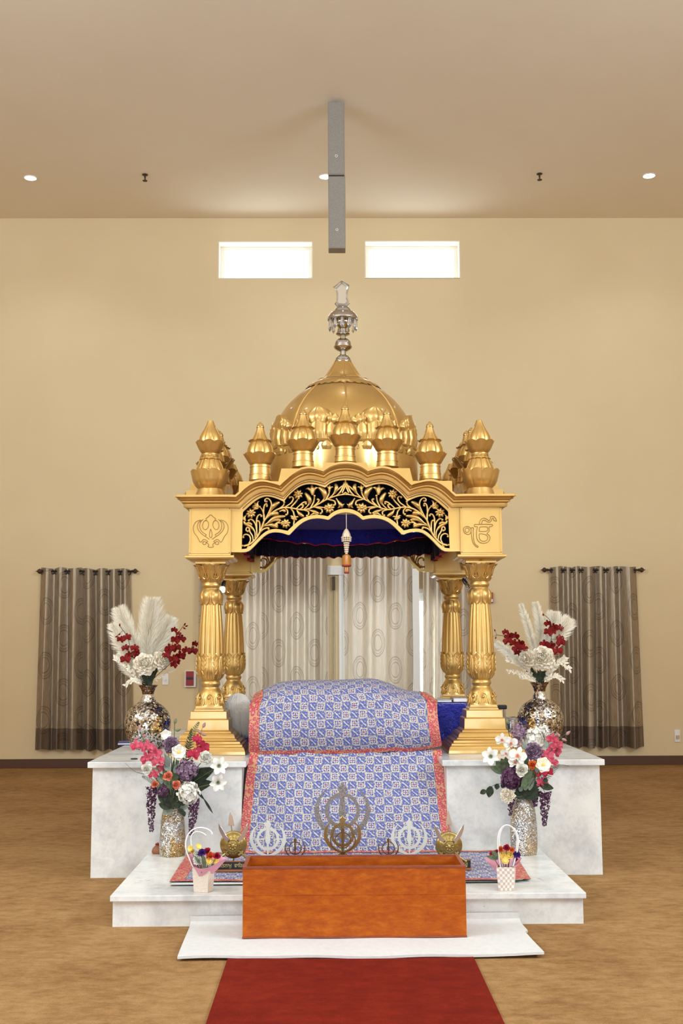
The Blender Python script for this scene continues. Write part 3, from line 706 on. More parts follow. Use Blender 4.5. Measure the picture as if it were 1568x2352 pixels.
def font_obj(body, size, fill=True, bev=0.0, ext=0.0):
    cu = bpy.data.curves.new('glyph', 'FONT'); cu.body = body; cu.size = size; cu.align_x = 'CENTER'; cu.align_y = 'CENTER'
    cu.fill_mode = 'BOTH' if fill else 'NONE'; cu.bevel_depth = bev; cu.extrude = ext; cu.resolution_u = 6
    o = bpy.data.objects.new('glyph', cu); C.objects.link(o)
    dg = bpy.context.evaluated_depsgraph_get(); me = bpy.data.meshes.new_from_object(o.evaluated_get(dg)); bpy.data.objects.remove(o); return me
em = MB(); K = (780, 920, 3.733)
for pts, cl in (([(1083,1080),(1066,1088),(1060,1108),(1068,1132),(1090,1146),(1110,1146),(1124,1128),(1126,1105),(1116,1088),(1100,1079)], 1), ([(1092,1090),(1077,1100),(1075,1118),(1088,1130),(1103,1126),(1110,1110),(1104,1095)], 1),
        ([(1126,1120),(1130,1160),(1136,1200),(1150,1232),(1172,1254),(1186,1258),(1184,1248),(1162,1232),(1150,1200),(1146,1150),(1144,1112)], 0), ([(1126,1105),(1128,1090),(1146,1092),(1144,1112)], 0),
        ([(1155,1062),(1155,1080),(1180,1082),(1174,1110),(1172,1150),(1178,1190),(1200,1215),(1230,1224),(1262,1218),(1284,1196),(1288,1170),(1276,1150),(1262,1140),(1282,1118),(1280,1082),(1302,1080),(1303,1062),(1155,1062)], 0),
        ([(1200,1084),(1196,1118),(1216,1122),(1262,1118),(1264,1084),(1200,1084)], 0), ([(1196,1142),(1196,1172),(1206,1196),(1230,1206),(1256,1200),(1270,1180),(1262,1158),(1236,1146),(1196,1142)], 0),
        ([(1196,1062),(1200,1036),(1216,1014),(1240,1008),(1262,1018),(1280,1030),(1292,1010),(1290,998),(1312,992),(1332,1004),(1344,1030),(1340,1034),(1322,1028),(1318,1012),(1308,1008),(1302,1024),(1288,1042),(1266,1040),(1244,1026),(1224,1030),(1214,1062)], 0)):
    line_on_face(em, pts, *K, closed=bool(cl))
em.build('carved_emblem', M['dark_gold_line'], cols[1], smooth=60, local=True)['label'] = 'engraved script emblem'
for e in cols[1].children:
    if e.name.startswith('carved_emblem'): e.location = Vector((-2*COL, 0, 0))

# ---- lobed cornice (one side, then turned to the other three)
KC = (520, 1060, 5.6)
CYF = FY-0.25
topc = [(0,425),(60,426),(120,428),(170,385),(205,350),(240,318),(275,292),(310,270),(345,253),(380,241),(415,234),(450,231),(490,233),(530,240),(570,250),(610,258),(650,268),(685,283),(715,255),(745,228),(770,208),(810,172),(850,140),(890,114),(930,93),(975,75),(1020,65),(1060,61),(1100,63),(1140,70),(1180,80),(1215,90),(1248,101),(1280,78),(1310,58),(1345,40),(1380,25),(1420,13),(1460,5),(1500,1),(1540,0)]
botc = [(0,603),(100,604),(182,605),(215,575),(245,546),(275,517),(310,489),(345,463),(380,441),(415,424),(450,411),(485,404),(520,402),(560,405),(600,411),(640,421),(690,438),(740,457),(770,425),(800,395),(830,366),(860,340),(895,311),(930,286),(970,266),(1010,250),(1050,241),(1090,238),(1130,242),(1180,252),(1225,263),(1270,277),(1305,252),(1340,230),(1375,216),(1410,205),(1445,196),(1480,190),(1540,186)]
def side_path(pts, Y):
    P = [L(at(KC[0]+x/KC[2], KC[1]+y/KC[2], Y)) for x, y in pts]; x0 = L(at(795, 1100, Y)).x
    return [(p.x-x0, p.z) for p in P]
def resample(P, n):
    # keep the corner points: parameterise by index
    return [ (interp(range(len(P)), [p[0] for p in P], i*(len(P)-1)/(n-1)), interp(range(len(P)), [p[1] for p in P], i*(len(P)-1)/(n-1))) for i in range(n)]
def seg_resample(pts, cusps, counts):
    out = []; a = 0
    for cpt, cnt in zip(cusps, counts):
        b = pts.index(cpt); sg = pts[a:b+1]; Ls = [0.0]
        for p, q in zip(sg, sg[1:]): Ls.append(Ls[-1]+sqrt((p[0]-q[0])**2+(p[1]-q[1])**2))
        for i in range(cnt): 
            t = Ls[-1]*i/cnt; out.append((interp(Ls, [p[0] for p in sg], t), interp(Ls, [p[1] for p in sg], t)))
        a = b
    out.append(pts[-1]); return out
CN = (4, 20, 20, 12)
Tp = side_path(seg_resample(topc, [(120,428),(685,283),(1248,101),(1540,0)], CN), CYF)
Bp = side_path(seg_resample(botc, [(182,605),(740,457),(1270,277),(1540,186)], CN), FY-0.15)
zflatT = Tp[0][1]; zflatB = Bp[0][1]
prof_c = [(-0.0,0.30),(0.0,0.0),(0.17,0.0),(0.20,0.006),(0.22,0.022),(0.27,0.026),(0.30,0.020),(0.345,0.018),(0.40,0.026),(0.42,0.044),(0.48,0.046),(0.51,0.040),(0.56,0.040),(0.60,0.048),(0.62,0.064),(0.67,0.066),(0.70,0.060),(0.80,0.058),(0.97,0.062),(1.0,0.066),(1.0,0.30)]
OV = 1.258
def mirror(P): return P + [(-x, z) for x, z in P[-2::-1]]
def cornice():
    half = []
    for (tx, tz), (bx, bz) in zip(Tp, Bp):
        half.append([(lerp(tx, bx, f), lerp(tz, bz, f), off) for f, off in prof_c])
    rows = [[(-(OV-min(off, 0.29)), lerp(zflatT, zflatB, f), off) for f, off in prof_c]] + half[0:]
    full = rows + [[(-x, z, o) for x, z, o in r] for r in rows[-2::-1]]
    mb = MB(); n = len(prof_c); y0 = (CYF-YC)
    vs = [(x, y0+off, z) for r in full for x, z, off in r]
    fs = [(i*n+k, i*n+k+1, (i+1)*n+k+1, (i+1)*n+k) for i in range(len(full)-1) for k in range(n-1)]
    fs += [(i*n+n-1, i*n, (i+1)*n, (i+1)*n+n-1) for i in range(len(full)-1)]
    mb.add(vs, fs)
    # stepped boards behind the lobes, carrying the finials
    def bz(y): return side_path([(800, y)], CYF)[0][1]
    def bxx(x, y): return side_path([(x, y)], CYF)[0][0]
    prev = 99
    for (xa, ya, xb, yb) in ((1266, 14, 1240, 110), (713, 86, 668, 275), (167, 250, 163, 386)):
        x1, x2, z1 = bxx(xa, ya), bxx(xb, yb), bz(ya)
        A = []; B = []
        for tx, tz in [p for p in Tp if x2-0.02 <= p[0]]:
            zt2 = z1 if tx >= x1 else lerp(tz, z1, max(0, min(1, (tx-x2)/max(1e-4, x1-x2))))
            A.append((tx, max(zt2, tz-0.02))); B.append((tx, min(tz-0.012, A[-1][1]-0.002)))
        ex = [(x2, interp([p[0] for p in Tp], [p[1] for p in Tp], x2)), (x1, z1)]
        A += [ex[0], ex[1]]; B += [(x2, ex[0][1]-0.012), (x1, interp([p[0] for p in Tp], [p[1] for p in Tp], x1)-0.012)]
        o_ = sorted(range(len(A)), key=lambda i: A[i][0]); A = [A[i] for i in o_]; B = [B[i] for i in o_]
        mb.band(mirror(A), mirror(B), y0+{1266: 0.010, 713: 0.013, 167: 0.017}[xa], y0+0.30)
    return mb
cor = cornice().build('cornice', M['gold'], palki, smooth=25, local=True)
# ---- fretwork arch panel
PYF = FY-0.125
outer = [(60,605),(182,606),(215,575),(245,546),(275,517),(310,489),(345,463),(380,441),(415,424),(450,411),(485,404),(520,402),(560,405),(600,411),(640,421),(690,438),(740,457),(770,425),(800,395),(830,366),(860,340),(895,311),(930,286),(970,266),(1010,250),(1050,241),(1090,238),(1130,242),(1180,252),(1225,263),(1270,277),(1305,252),(1340,230),(1375,216),(1410,205),(1445,196),(1480,190),(1540,186)]
inner = [(212,900),(220,657),(232,640),(255,618),(280,595),(305,572),(335,546),(368,518),(400,495),(435,475),(470,460),(500,452),(530,449),(565,452),(600,458),(640,470),(690,489),(748,518),(772,485),(800,448),(830,418),(860,390),(895,361),(930,335),(965,316),(1000,303),(1040,294),(1080,290),(1125,293),(1170,300),(1222,316),(1280,336),(1312,305),(1340,283),(1372,268),(1405,257),(1435,249),(1480,243),(1540,238)]
low_in = [(205,1125),(235,1124),(265,1119),(288,1108),(310,1093),(340,1065),(370,1035),(400,1005),(430,975),(460,945),(490,920),(525,897),(560,881),(600,871),(640,868),(680,870),(720,876),(758,885),(798,892),(822,866),(850,840),(885,806),(920,775),(955,750),(990,730),(1035,711),(1080,697),(1125,689),(1170,685),(1210,688),(1250,693),(1285,699),(1315,706),(1338,684),(1360,664),(1390,646),(1420,631),(1455,618),(1490,610),(1540,605)]
low_out = [(60,1166),(140,1167),(220,1167),(262,1162),(300,1150),(335,1120),(370,1086),(400,1053),(430,1021),(465,988),(500,957),(530,936),(560,921),(600,911),(640,908),(680,910),(720,916),(768,930),(815,948),(842,918),(870,890),(905,854),(940,821),(975,793),(1010,770),(1050,752),(1090,739),(1135,731),(1180,728),(1220,730),(1260,736),(1295,743),(1325,751),(1348,730),(1370,711),(1395,695),(1420,681),(1450,669),(1480,660),(1540,651)]
def both(pts): return side_path(pts, PYF)
def mirror(P): return P + [(-x, z) for x, z in P[-2::-1]]
ya, yb = PYF-YC, PYF-YC+0.035
# filigree strokes traced from the carving (left half, mirrored)
ST = [
 [(235,1086),(290,1070),(340,1040),(400,975),(440,905),(470,830),(495,760),(540,705),(600,655),(670,612),(750,590),(820,592),(900,606),(990,620),(1060,608),(1130,578),(1210,535),(1290,490),(1370,455),(1450,432),(1500,424),(1540,420)],
 [(400,975),(397,880),(380,800),(345,752),(312,742),(296,756)], [(378,985),(372,905),(325,840),(255,800),(228,760)], [(402,940),(398,830),(398,740),(420,690),(450,682),(458,700)],
 [(492,765),(492,690),(470,620),(435,580)], [(490,770),(487,660),(492,580),(512,545),(532,550),(528,570)], [(497,755),(552,655),(588,560),(570,495),(532,472),(505,488),(508,515),(525,512)],
 [(548,700),(590,610),(630,555),(700,515)], [(470,835),(545,785),(630,748),(715,755)], [(465,850),(550,780),(640,720),(775,700)], [(520,735),(590,680),(655,665),(665,690)], [(440,915),(485,868),(550,850),(552,868)], [(500,825),(590,815),(675,850)], [(432,920),(440,830),(430,770),(412,765)],
 [(352,1025),(345,960),(310,900),(300,855),(270,850),(262,885),(285,895)], [(285,1070),(318,1010),(305,955),(262,935),(228,950),(225,972)], [(270,1075),(300,1090),(285,1105)], [(235,1086),(212,1080)],
 [(752,590),(792,625),(795,670),(778,682)], [(830,595),(872,650),(878,715)], [(905,606),(945,665),(1012,712)], [(990,620),(1060,640),(1065,680),(1045,695)], [(1050,612),(1130,640),(1205,672)], [(640,632),(735,570),(752,520)],
 [(752,590),(835,535),(868,480),(850,452),(822,460)], [(830,592),(895,525),(935,470)], [(905,604),(990,530),(1035,520),(1030,540)], [(950,612),(985,590),(998,560),(980,555)], [(1000,618),(1075,540),(1070,470),(1015,395)], [(1085,600),(1130,520),(1142,440)], [(1120,585),(1185,525),(1200,490),(1185,485)],
 [(1205,538),(1270,470),(1262,385),(1185,322)], [(1285,492),(1325,420),(1332,375)], [(1330,470),(1400,400),(1425,330),(1402,280)], [(1420,440),(1490,370),(1530,255)], [(1380,420),(1460,345),(1505,310),(1510,330)], [(1120,585),(1200,585),(1275,590)], [(1310,485),(1395,505),(1410,550),(1390,560)], [(1420,470),(1470,540),(1505,590)], [(1160,592),(1230,610),(1240,650),(1222,665)], [(1490,424),(1520,412),(1540,400)],
 [(1500,400),(1540,300),(1540,240)], [(700,760),(650,800),(670,840)], [(870,830),(880,770),(884,720)], [(230,800),(300,790),(340,820)], [(600,830),(660,790),(720,790)], [(690,640),(740,625),(770,650)], [(1090,690),(1140,665),(1190,685)], [(840,720),(870,735),(920,745)],
]
LV = {1: 0, 2: 14, 4: 0, 7: 20, 8: 14, 9: 18, 10: 18, 12: 18, 20: 16, 22: 15, 28: 20, 31: 24, 33: 18, 38: 18, 34: 12, 42: 14, 44: 12, 46: 13, 47: 12, 48: 12}
def build_arch():
    mb = MB()
    O, I, LI, LO = both(outer), both(inner), both(low_in), both(low_out)
    # resample the strips so the pairs match
    m_ = min(len(O), len(I)); O2 = resample(O, 90); I2 = resample(I, 90)
    xs = sorted(set(p[0] for p in I[1:]))
    def ztop(x, P): P = sorted(P); return interp([p[0] for p in P], [p[1] for p in P], x)
    Iu = I[1:]; xo = [Iu[0][0]] ; grid = [p[0] for p in Iu]
    up = [(x, ztop(x, O)) for x in grid]; mb.band(mirror(up), mirror(Iu), ya, yb)
    mb.band(mirror(LI), mirror([(a[0] if k > 1 else a[0], ztop(a[0], LO)) for k, a in enumerate(LI)]), ya, yb)
    # stiles
    zx = lambda p: both([p])[0]
    for s in (1, -1):
        mb.prism([(s*q[0], q[1]) for q in (zx((60,605)), zx((182,606)), zx((215,575)), zx((220.5,570)), zx((220.5,657)), zx((205.5,1125)), zx((205.5,1167)), zx((60,1166)))], ya, yb)
    # bead line along the upper rim
    bead = mirror([(x, lerp(z, z2, 0.55)) for (x, z), (x2, z2) in zip(Iu, up)])
    mb.tube([(x, ya, z) for x, z in bead], 0.0045, 6)
    panel_ = mb.build('arch_panel', M['gold'], palki, smooth=30, local=True)
    fl = MB(); sc_ = 0.0030/5.6*1.55
    ym = (ya+yb)/2
    def P2(pts): return [Vector((x, ym, z)) for x, z in both(pts)]
    for s in (1, -1):
        b0 = len(fl.v)
        for k, stv in enumerate(ST):
            P = smoothpath(P2(stv), 5); n = len(P); base = 11 if k == 0 else 9.6
            if k == 0: R = [base*sc_*(1.25-0.5*i/(n-1)) for i in range(n)]
            elif LV.get(k): R = [sc_*(7.5+(LV[k]*1.15-7.5)*sin(pi*min(1, max(0, (i/(n-1)-0.25)/0.75)))**1.1) if i < n-1 else sc_*1.5 for i in range(n)]
            else: R = [sc_*(base*(0.75+0.4*sin(pi*i/(n-1))-0.12*i/(n-1))) for i in range(n)]; 
            fl.tube(P, R, 7, flat=1.25 if LV.get(k) else 1.5)
            if k and not LV.get(k): fl.ball(P[-1]+Vector((0,-0.004,0)), sc_*12, 8, 5)
        for (cx, cz, rr) in ((322,663,62),(770,795,60),(930,418,62),(1332,597,66)):
            c = P2([(cx, cz)])[0]; R_ = rr*sc_*0.78
            for i in range(8):
                a = i*pi/4+0.2; q0 = len(fl.v)
                fl.tube([c, c+Vector((cos(a), -0.08, sin(a)))*R_*0.45, c+Vector((cos(a), 0.05, sin(a)))*R_*0.78, c+Vector((cos(a), 0.12, sin(a)))*R_], [R_*0.16, R_*0.30, R_*0.24, R_*0.04], 6, flat=1)
            fl.ball(c+Vector((0,-0.012,0)), R_*0.30, 10, 6)
        for (cx, cz, rr, an) in ((1115,385,75,1.65),(1335,350,46,1.5),(405,570,56,2.3),(880,735,52,1.45),(1470,545,46,-1.0),(390,600,40,2.9),(240,740,45,2.2)):
            c = P2([(cx, cz)])[0]; R_ = rr*sc_*0.9
            for da in (-0.55, 0, 0.55):
                a = an+da
                fl.tube([c-Vector((cos(an),0,sin(an)))*R_*0.45, c+Vector((cos(a),-0.1,sin(a)))*R_*0.3, c+Vector((cos(a+da*.5),0,sin(a+da*.5)))*R_*0.75, c+Vector((cos(a+da),0.1,sin(a+da)))*R_], [R_*0.12, R_*0.30, R_*0.20, R_*0.03], 6)
        if s == -1: fl.xf(Matrix.Diagonal((-1, 1, 1, 1)), b0)
    fl.build('filigree', M['gold'], panel_, smooth=60, local=True)
    return panel_
arch = build_arch()
for k in (1, 2, 3):
    dup(cor, palki, rotz=k*pi/2); dup(arch, palki, rotz=k*pi/2)
# roof deck
zd = zflatT-0.004
_d = MB(); _d.box(-1.05, 1.05, -1.05, 1.05, zd-0.012, zd)
for s_ in (-1, 1):
    q0, q1 = sorted((s_*1.03, s_*0.86)); _d.box(q0, q1, -1.03, 1.03, zd-0.10, zd-0.0125); _d.box(-0.859, 0.859, q0, q1, zd-0.10, zd-0.0125)
_d.build('roof_deck', M['gold'], palki, smooth=0, local=True)

# ---- bud finials
def petal_cup(mb, r0, z0, rm, zm_, r1, z1, dz, n, rin, seg=96):
    path = [(r0, z0, 0), (lerp(r0, rm, .6), lerp(z0, zm_, .45), 0.0), (rm, zm_, 0.05), (lerp(rm, r1, .6), lerp(zm_, z1, .6), .5), (r1, z1, 1), (r1-0.004, z1+0.002, 1), (lerp(rin, r1, .45), lerp(zm_, z1, .75), .6), (rin, lerp(zm_, z1, .45), .2)]
    def fn(u, v):
        k = v*(len(path)-1); i = min(int(k), len(path)-2); t = k-i
        r, z, w = (lerp(path[i][j], path[i+1][j], t) for j in range(3))
        ph = 2*pi*u; s = abs(cos(n*ph/2)); 
        q = s**0.5
        r2 = r*(1+0.045*(q-0.6)*(1 if z > z0+1e-4 else 0))
        return (r2*cos(ph), r2*sin(ph), z+dz*(q-1)*w)
    mb.grid(fn, seg, 3*(len(path)-1), closed=True)
def lobed(n, d): return lambda ph, k: 1+d*(abs(cos(n*ph/2))**0.7-1)
def bud_mesh(scale_px, ybase, Y, px):
    z0 = zat(px, ybase, Y); s = mpp(at(px, ybase-60, Y))
    zz = lambda y: zat(px, ybase-(y0b-y)/7.127, Y)-z0
    y0b = 1165
    mb = MB(); h = lambda a: a*s
    mb.lathe([(h(25.8), 0), (h(25.4), zz(1140)), (h(24.2), zz(1085)), (h(24.9), zz(1080)), (h(24.9), zz(1066)), (h(23.8), zz(1060)), (h(23.0), zz(985)), (h(22.6), zz(960)), (h(23.6), zz(955)), (h(23.2), zz(920)), (h(20), zz(912))], 40)
    petal_cup(mb, h(21), zz(920), h(29), zz(845), h(38.5), zz(732), h(5), 8, h(29))
    mb.lathe([(h(20), zz(900)), (h(28), zz(820)), (h(31), zz(745)), (h(31), zz(700)), (h(29.5), zz(640)), (h(26.5), zz(590)), (h(23), zz(548)), (h(20.5), zz(520)), (h(18.5), zz(490)), (h(15), zz(445)), (h(12), zz(400)), (h(9.6), zz(350)), (h(8), zz(302))], 64, mul=lobed(8, 0.05))
    petal_cup(mb, h(22), zz(545), h(24.5), zz(535), h(27.5), zz(515), h(2.5), 8, h(17), 64)
    for i in range(8):                                        # ribs up the bud
        a = i*pi/4+pi/8
        P = [(r*cos(a), r*sin(a), z) for r, z in [(h(31), zz(745)), (h(31), zz(700)), (h(29.5), zz(640)), (h(26.3), zz(590)), (h(22.5), zz(545)), (h(18.5), zz(490)), (h(12), zz(400))]]
        mb.tube(P, h(1.1), 5)
    mb.lathe([(h(8), zz(300)), (h(9), zz(296)), (h(9), zz(284)), (h(7.6), zz(280)), (h(8.2), zz(272)), (h(7.4), zz(255)), (h(4), zz(225)), (0.0005, zz(200))], 24)
    return mb, z0
bud_px = [(598, 1104), (696.5, 1074), (792, 1062.5), (890, 1073), (989, 1102.5)]
BY = FY-0.05
bm_, z0_ = bud_mesh(1, 1104, BY, 598)
first = None; bud_pos = []
for px, py in bud_px:
    p = L(at(px, py, BY)); bud_pos.append((p.x, p.z))
x_c = bud_pos[2][0]
bud_pos = [(p[0]-0.0, p[1]) for p in bud_pos]
for side in range(4):
    for i in range(5):
        x = (bud_pos[i][0]-bud_pos[4-i][0])/2; z = (bud_pos[i][1]+bud_pos[4-i][1])/2
        v = Matrix.Rotation(side*pi/2, 3, 'Z') @ Vector((x, BY-YC, z))
        if first is None: first = bm_.build('bud_finial', M['gold'], palki, smooth=38, local=True); o_ = first
        else: o_ = dup(first, palki)
        o_.location = v
# ---- double tier corner finials
def corner_mesh():
    y0b = 1385; px = 492; ybase = 1134; Y = FY+0.02
    s = mpp(at(px, 1080, Y)); z0 = zat(px, ybase, Y); zz = lambda y: zat(px, ybase-(y0b-y)/7.127, Y)-z0; h = lambda a: a*s
    mb = MB()
    mb.lathe([(h(36), 0), (h(36), zz(1360)), (h(33), zz(1325)), (h(30), zz(1270)), (h(27.4), zz(1225)), (h(24), zz(1218))], 40)
    petal_cup(mb, h(27), zz(1222), h(38), zz(1110), h(44.5), zz(925), h(7), 10, h(32), 120)
    mb.lathe([(h(25), zz(1200)), (h(32), zz(1000)), (h(32.5), zz(930)), (h(31), zz(890)), (h(28.5), zz(840)), (h(25.5), zz(790)), (h(22), zz(745)), (h(19.5), zz(705)), (h(18.5), zz(692))], 80, mul=lobed(10, 0.05))
    petal_cup(mb, h(20), zz(770), h(22), zz(762), h(25), zz(742), h(2), 10, h(18), 80)
    mb.lathe([(h(18), zz(695)), (h(19.8), zz(690)), (h(20), zz(678)), (h(18.6), zz(674)), (h(19.6), zz(668)), (h(19.6), zz(655)), (h(17), zz(648))], 32)
    petal_cup(mb, h(18), zz(650), h(27), zz(560), h(34), zz(450), h(6), 8, h(26))
    mb.lathe([(h(18), zz(600)), (h(26), zz(480)), (h(26.6), zz(430)), (h(25), zz(380)), (h(22), zz(325)), (h(17.5), zz(275)), (h(13), zz(220)), (h(9.5), zz(170)), (h(7.6), zz(135)), (h(6.5), zz(112)), (h(3), zz(103)), (0.0005, zz(102))], 64, mul=lobed(8, 0.05))
    for i in range(8):
        a = i*pi/4+pi/8; mb.tube([(r*cos(a), r*sin(a), z) for r, z in [(h(26.4), zz(440)), (h(25), zz(380)), (h(21.5), zz(325)), (h(17.3), zz(275)), (h(12.5), zz(220))]], h(1.1), 5)
    for i in range(10):
        a = i*pi/5+pi/10; mb.tube([(r*cos(a), r*sin(a), z) for r, z in [(h(32.4), zz(925)), (h(31), zz(890)), (h(28.2), zz(840)), (h(25), zz(790)), (h(21.5), zz(745))]], h(1.2), 5)
    return mb
pcl = L(at(491.5, 1134, FY+0.02)); pcr = L(at(1109.5, 1132.5, FY+0.02)); cxx = (pcr.x-pcl.x)/2
cf = corner_mesh().build('corner_finial', M['gold'], palki, smooth=38, local=True); cf.location = (-cxx, -cxx, zd)
for sx, sy in ((1,-1),(-1,1),(1,1)): dup(cf, palki, loc=(sx*cxx, sy*cxx, zd))

# ---- dome
DPX = 791
def dprof(rows):
    out = []
    for y, hw in rows:
        p = at(DPX, 820+y/4.126, YC); out.append((hw*mpp(p), p.z-PZ))
    return out
drum = dprof([(1300,170),(1180,170),(1100,170),(1000,169),(915,168.5)])
ring = dprof([(925,168),(918,171),(905,172),(897,170),(893,167.5)])
body = dprof([(905,165),(880,164.5),(830,163.5),(750,160.5),(690,157),(630,152),(560,143),(480,129),(430,118),(390,107.5),(350,96),(318,84),(300,76)])
flange = dprof([(322,82),(305,80),(290,77),(276,71.5),(262,66)])
spire = dprof([(290,72),(262,65),(240,57),(215,47.5),(190,41),(165,36.8),(130,31),(95,25.5),(65,21),(45,18.2)])
dm = MB(); dm.lathe(drum, 96, cap=False); dm.lathe(ring, 96, cap=False); dm.lathe(body, 96, cap=False)
dm.lathe(spire, 96, mul=lambda ph, k: 1, cap=False)
dome = dm.build('dome', M['gold'], palki, smooth=40, local=True)
rb = MB(); Rb = Rf(body)
for i in range(8):
    a = -pi/2+i*pi/4+0.035
    for prf, rr in ((body[1:], 0.0085), (spire[2:], 0.006)):
        rb.tube([((r+0.001)*cos(a), (r+0.001)*sin(a), z) for r, z in prf], rr, 6)
    # drooping ends of the ribs
rb.build('dome_rib', M['gold'], dome, smooth=50, local=True)
fl = MB()
n = 32
def ff(u, v):
    k = v*(len(flange)-1); i = min(int(k), len(flange)-2); t = k-i; r, z = lerp(flange[i][0], flange[i+1][0], t), lerp(flange[i][1], flange[i+1][1], t)
    ph = 2*pi*u; w = abs(cos(n*ph/2)); e = (1-v)
    return ((r+0.012*e+0.014*w*e)*cos(ph), (r+0.012*e+0.014*w*e)*sin(ph), z+0.012-0.014*w*e)
fl.grid(ff, 192, 8, closed=True)
for i in range(8):                                             # raised bars above the flange
    a = -pi/2+i*pi/4+pi/8
    rr = Rf(spire); z = zat(DPX, 820+238/4.126, YC); r = rr(z)+0.006
    fl.tube([((r)*cos(a+q), (r)*sin(a+q), z) for q in (-0.30,-0.2,-0.1,0,0.1,0.2,0.30)], [0.006,0.011,0.012,0.012,0.012,0.011,0.006], 6)
fl.build('petal_flange', M['gold'], dome, smooth=50, local=True)
pt = MB(); zS = lambda y: zat(DPX, 820+y/4.126, YC)
for i in range(8):
    c = -pi/2+i*pi/4+pi/8+0.035
    z0, z1, z2 = zS(893), zS(722), zS(600)
    leaf_on(pt, Rb, z0, z1, c, 0.125, 0.030, tip=0.22, base=0.9, ridge=0.014, curl=0.010)
    for s in (-1, 1):
        leaf_on(pt, Rb, z0, lerp(z0, z1, 0.84), c+s*0.19, 0.075, 0.025, tip=0.25, base=0.9, ridge=0.006, curl=0.006)
        leaf_on(pt, Rb, z0, lerp(z0, z1, 0.68), c+s*0.305, 0.055, 0.013, tip=0.28, base=0.9, curl=0.004)
        for q, (dphi, f0, f1, ww) in enumerate(((0.235, 0.72, 1.30, 0.062), (0.30, 0.66, 1.12, 0.055), (0.17, 0.80, 1.38, 0.05))):
            def Rl(z): return Rb(z)
            leaf_on(pt, Rl, lerp(z0, z1, f0), lerp(z0, z1, f1), c+s*dphi, ww, 0.032, tip=0.5, base=0.5, ridge=0.006, curl=0.010)
    leaf_on(pt, Rb, lerp(z0, z1, 0.86), z2, c, 0.195, 0.038, tip=0.62, base=0.62, ridge=0.012, curl=0.020, nu=12)
    # tongues and arches round the drum
    Rd = Rf(drum); za, zb = zS(990), zS(905)
    for q in range(3):
        ph = c-pi/8+pi/12+q*pi/12
        leaf_on(pt, Rd, za, zb-0.008, ph, 0.075, 0.014, tip=0.5, base=0.8, ridge=0.006)
        volute(pt, Rd, ph+pi/24, lerp(za, zb, 0.35), 0.020, 0.55, 0.006, 1, 0.006)
pt.build('petal_band', M['gold'], dome, smooth=50, local=True)

# ---- chrome and crystal crown finial
def fprof(rows):
    out = []
    for y, hw in rows:
        p = at(786, 630+y/8.11, YC); out.append((hw*mpp(p), p.z-PZ))
    return out
fin = MB().lathe(fprof([(1645,19.7),(1630,19.9),(1605,18.6),(1598,17.4),(1575,17.2),(1560,16.2),(1535,14.2),(1518,11.5),(1508,6.9),(1440,6.7),(1430,10),(1415,14),(1400,17),(1380,20),(1362,21.2),(1345,21),(1338,19),(1325,18.8),(1300,18.6),(1270,17.8),(1240,16),(1220,13.8),(1205,9),(1198,6.7),(1152,6.8),(1142,9),(1132,14),(1118,16),(1105,16),(1090,14.5),(1078,8),(1020,7.4),(1005,9),(980,12),(940,16),(900,17.5),(870,17.0),(862,31),(855,35),(830,35.2),(815,34.6),(790,33.4),(765,31.5),(740,29),(720,26.6),(705,22),(700,19.4),(680,19),(660,18.4),(640,16.5),(620,13.6),(604,11.5),(590,5)]), 48).build('crown_finial', M['chrome'], palki, smooth=32, local=True)
cr = [(598,606),(552,552),(585,490),(588,400),(575,300),(522,242),(680,115),(835,205),(812,300),(800,380),(800,450),(842,540),(772,612)]
pr = [L(at(700+x/8.11, 630+y/8.11, YC)) for x, y in cr]; cx_ = sum(p.x for p in pr)/len(pr); czz = sum(p.z for p in pr)/len(pr)
mb = MB(); n = len(pr); a_ = 0.035
vs = [(p.x, 0, p.z) for p in pr] + [(lerp(p.x, cx_, .34), -a_, lerp(p.z, czz, .22)) for p in pr] + [(lerp(p.x, cx_, .34), a_, lerp(p.z, czz, .22)) for p in pr]
fs = [(i, (i+1) % n, (i+1) % n+n, i+n) for i in range(n)] + [((i+1) % n, i, i+2*n, (i+1) % n+2*n) for i in range(n)] + [tuple(range(n, 2*n)), tuple(range(3*n-1, 2*n-1, -1))]
mb.add(vs, fs); mb.build('crystal_top', M['crystal'], fin, smooth=0, local=True)
rim = fprof([(850, 30.5)])[0]; hd = 27*mpp(at(786, 740, YC)); wd = 6.2*mpp(at(786, 740, YC))
fd = None
for i in range(11):
    a = -pi/2-0.06+i*2*pi/11
    if fd is None:
        q = MB(); q.add([(0,0,0),(-wd*.35,0,-hd*.06),(0,-wd*.35,-hd*.06),(wd*.35,0,-hd*.06),(0,wd*.35,-hd*.06),(-wd,0,-hd*.68),(0,-wd*.6,-hd*.68),(wd,0,-hd*.68),(0,wd*.6,-hd*.68),(0,0,-hd)],
          [(0,1,2),(0,2,3),(0,3,4),(0,4,1),(1,5,6,2),(2,6,7,3),(3,7,8,4),(4,8,5,1),(5,9,6),(6,9,7),(7,9,8),(8,9,5)])
        fd = q.build('crystal_drop', M['crystal'], fin, smooth=0, local=True); o_ = fd
    else: o_ = dup(fd, fin)
    o_.location = (rim[0]*cos(a), rim[0]*sin(a), rim[1]); o_.rotation_euler.z = a+pi/2
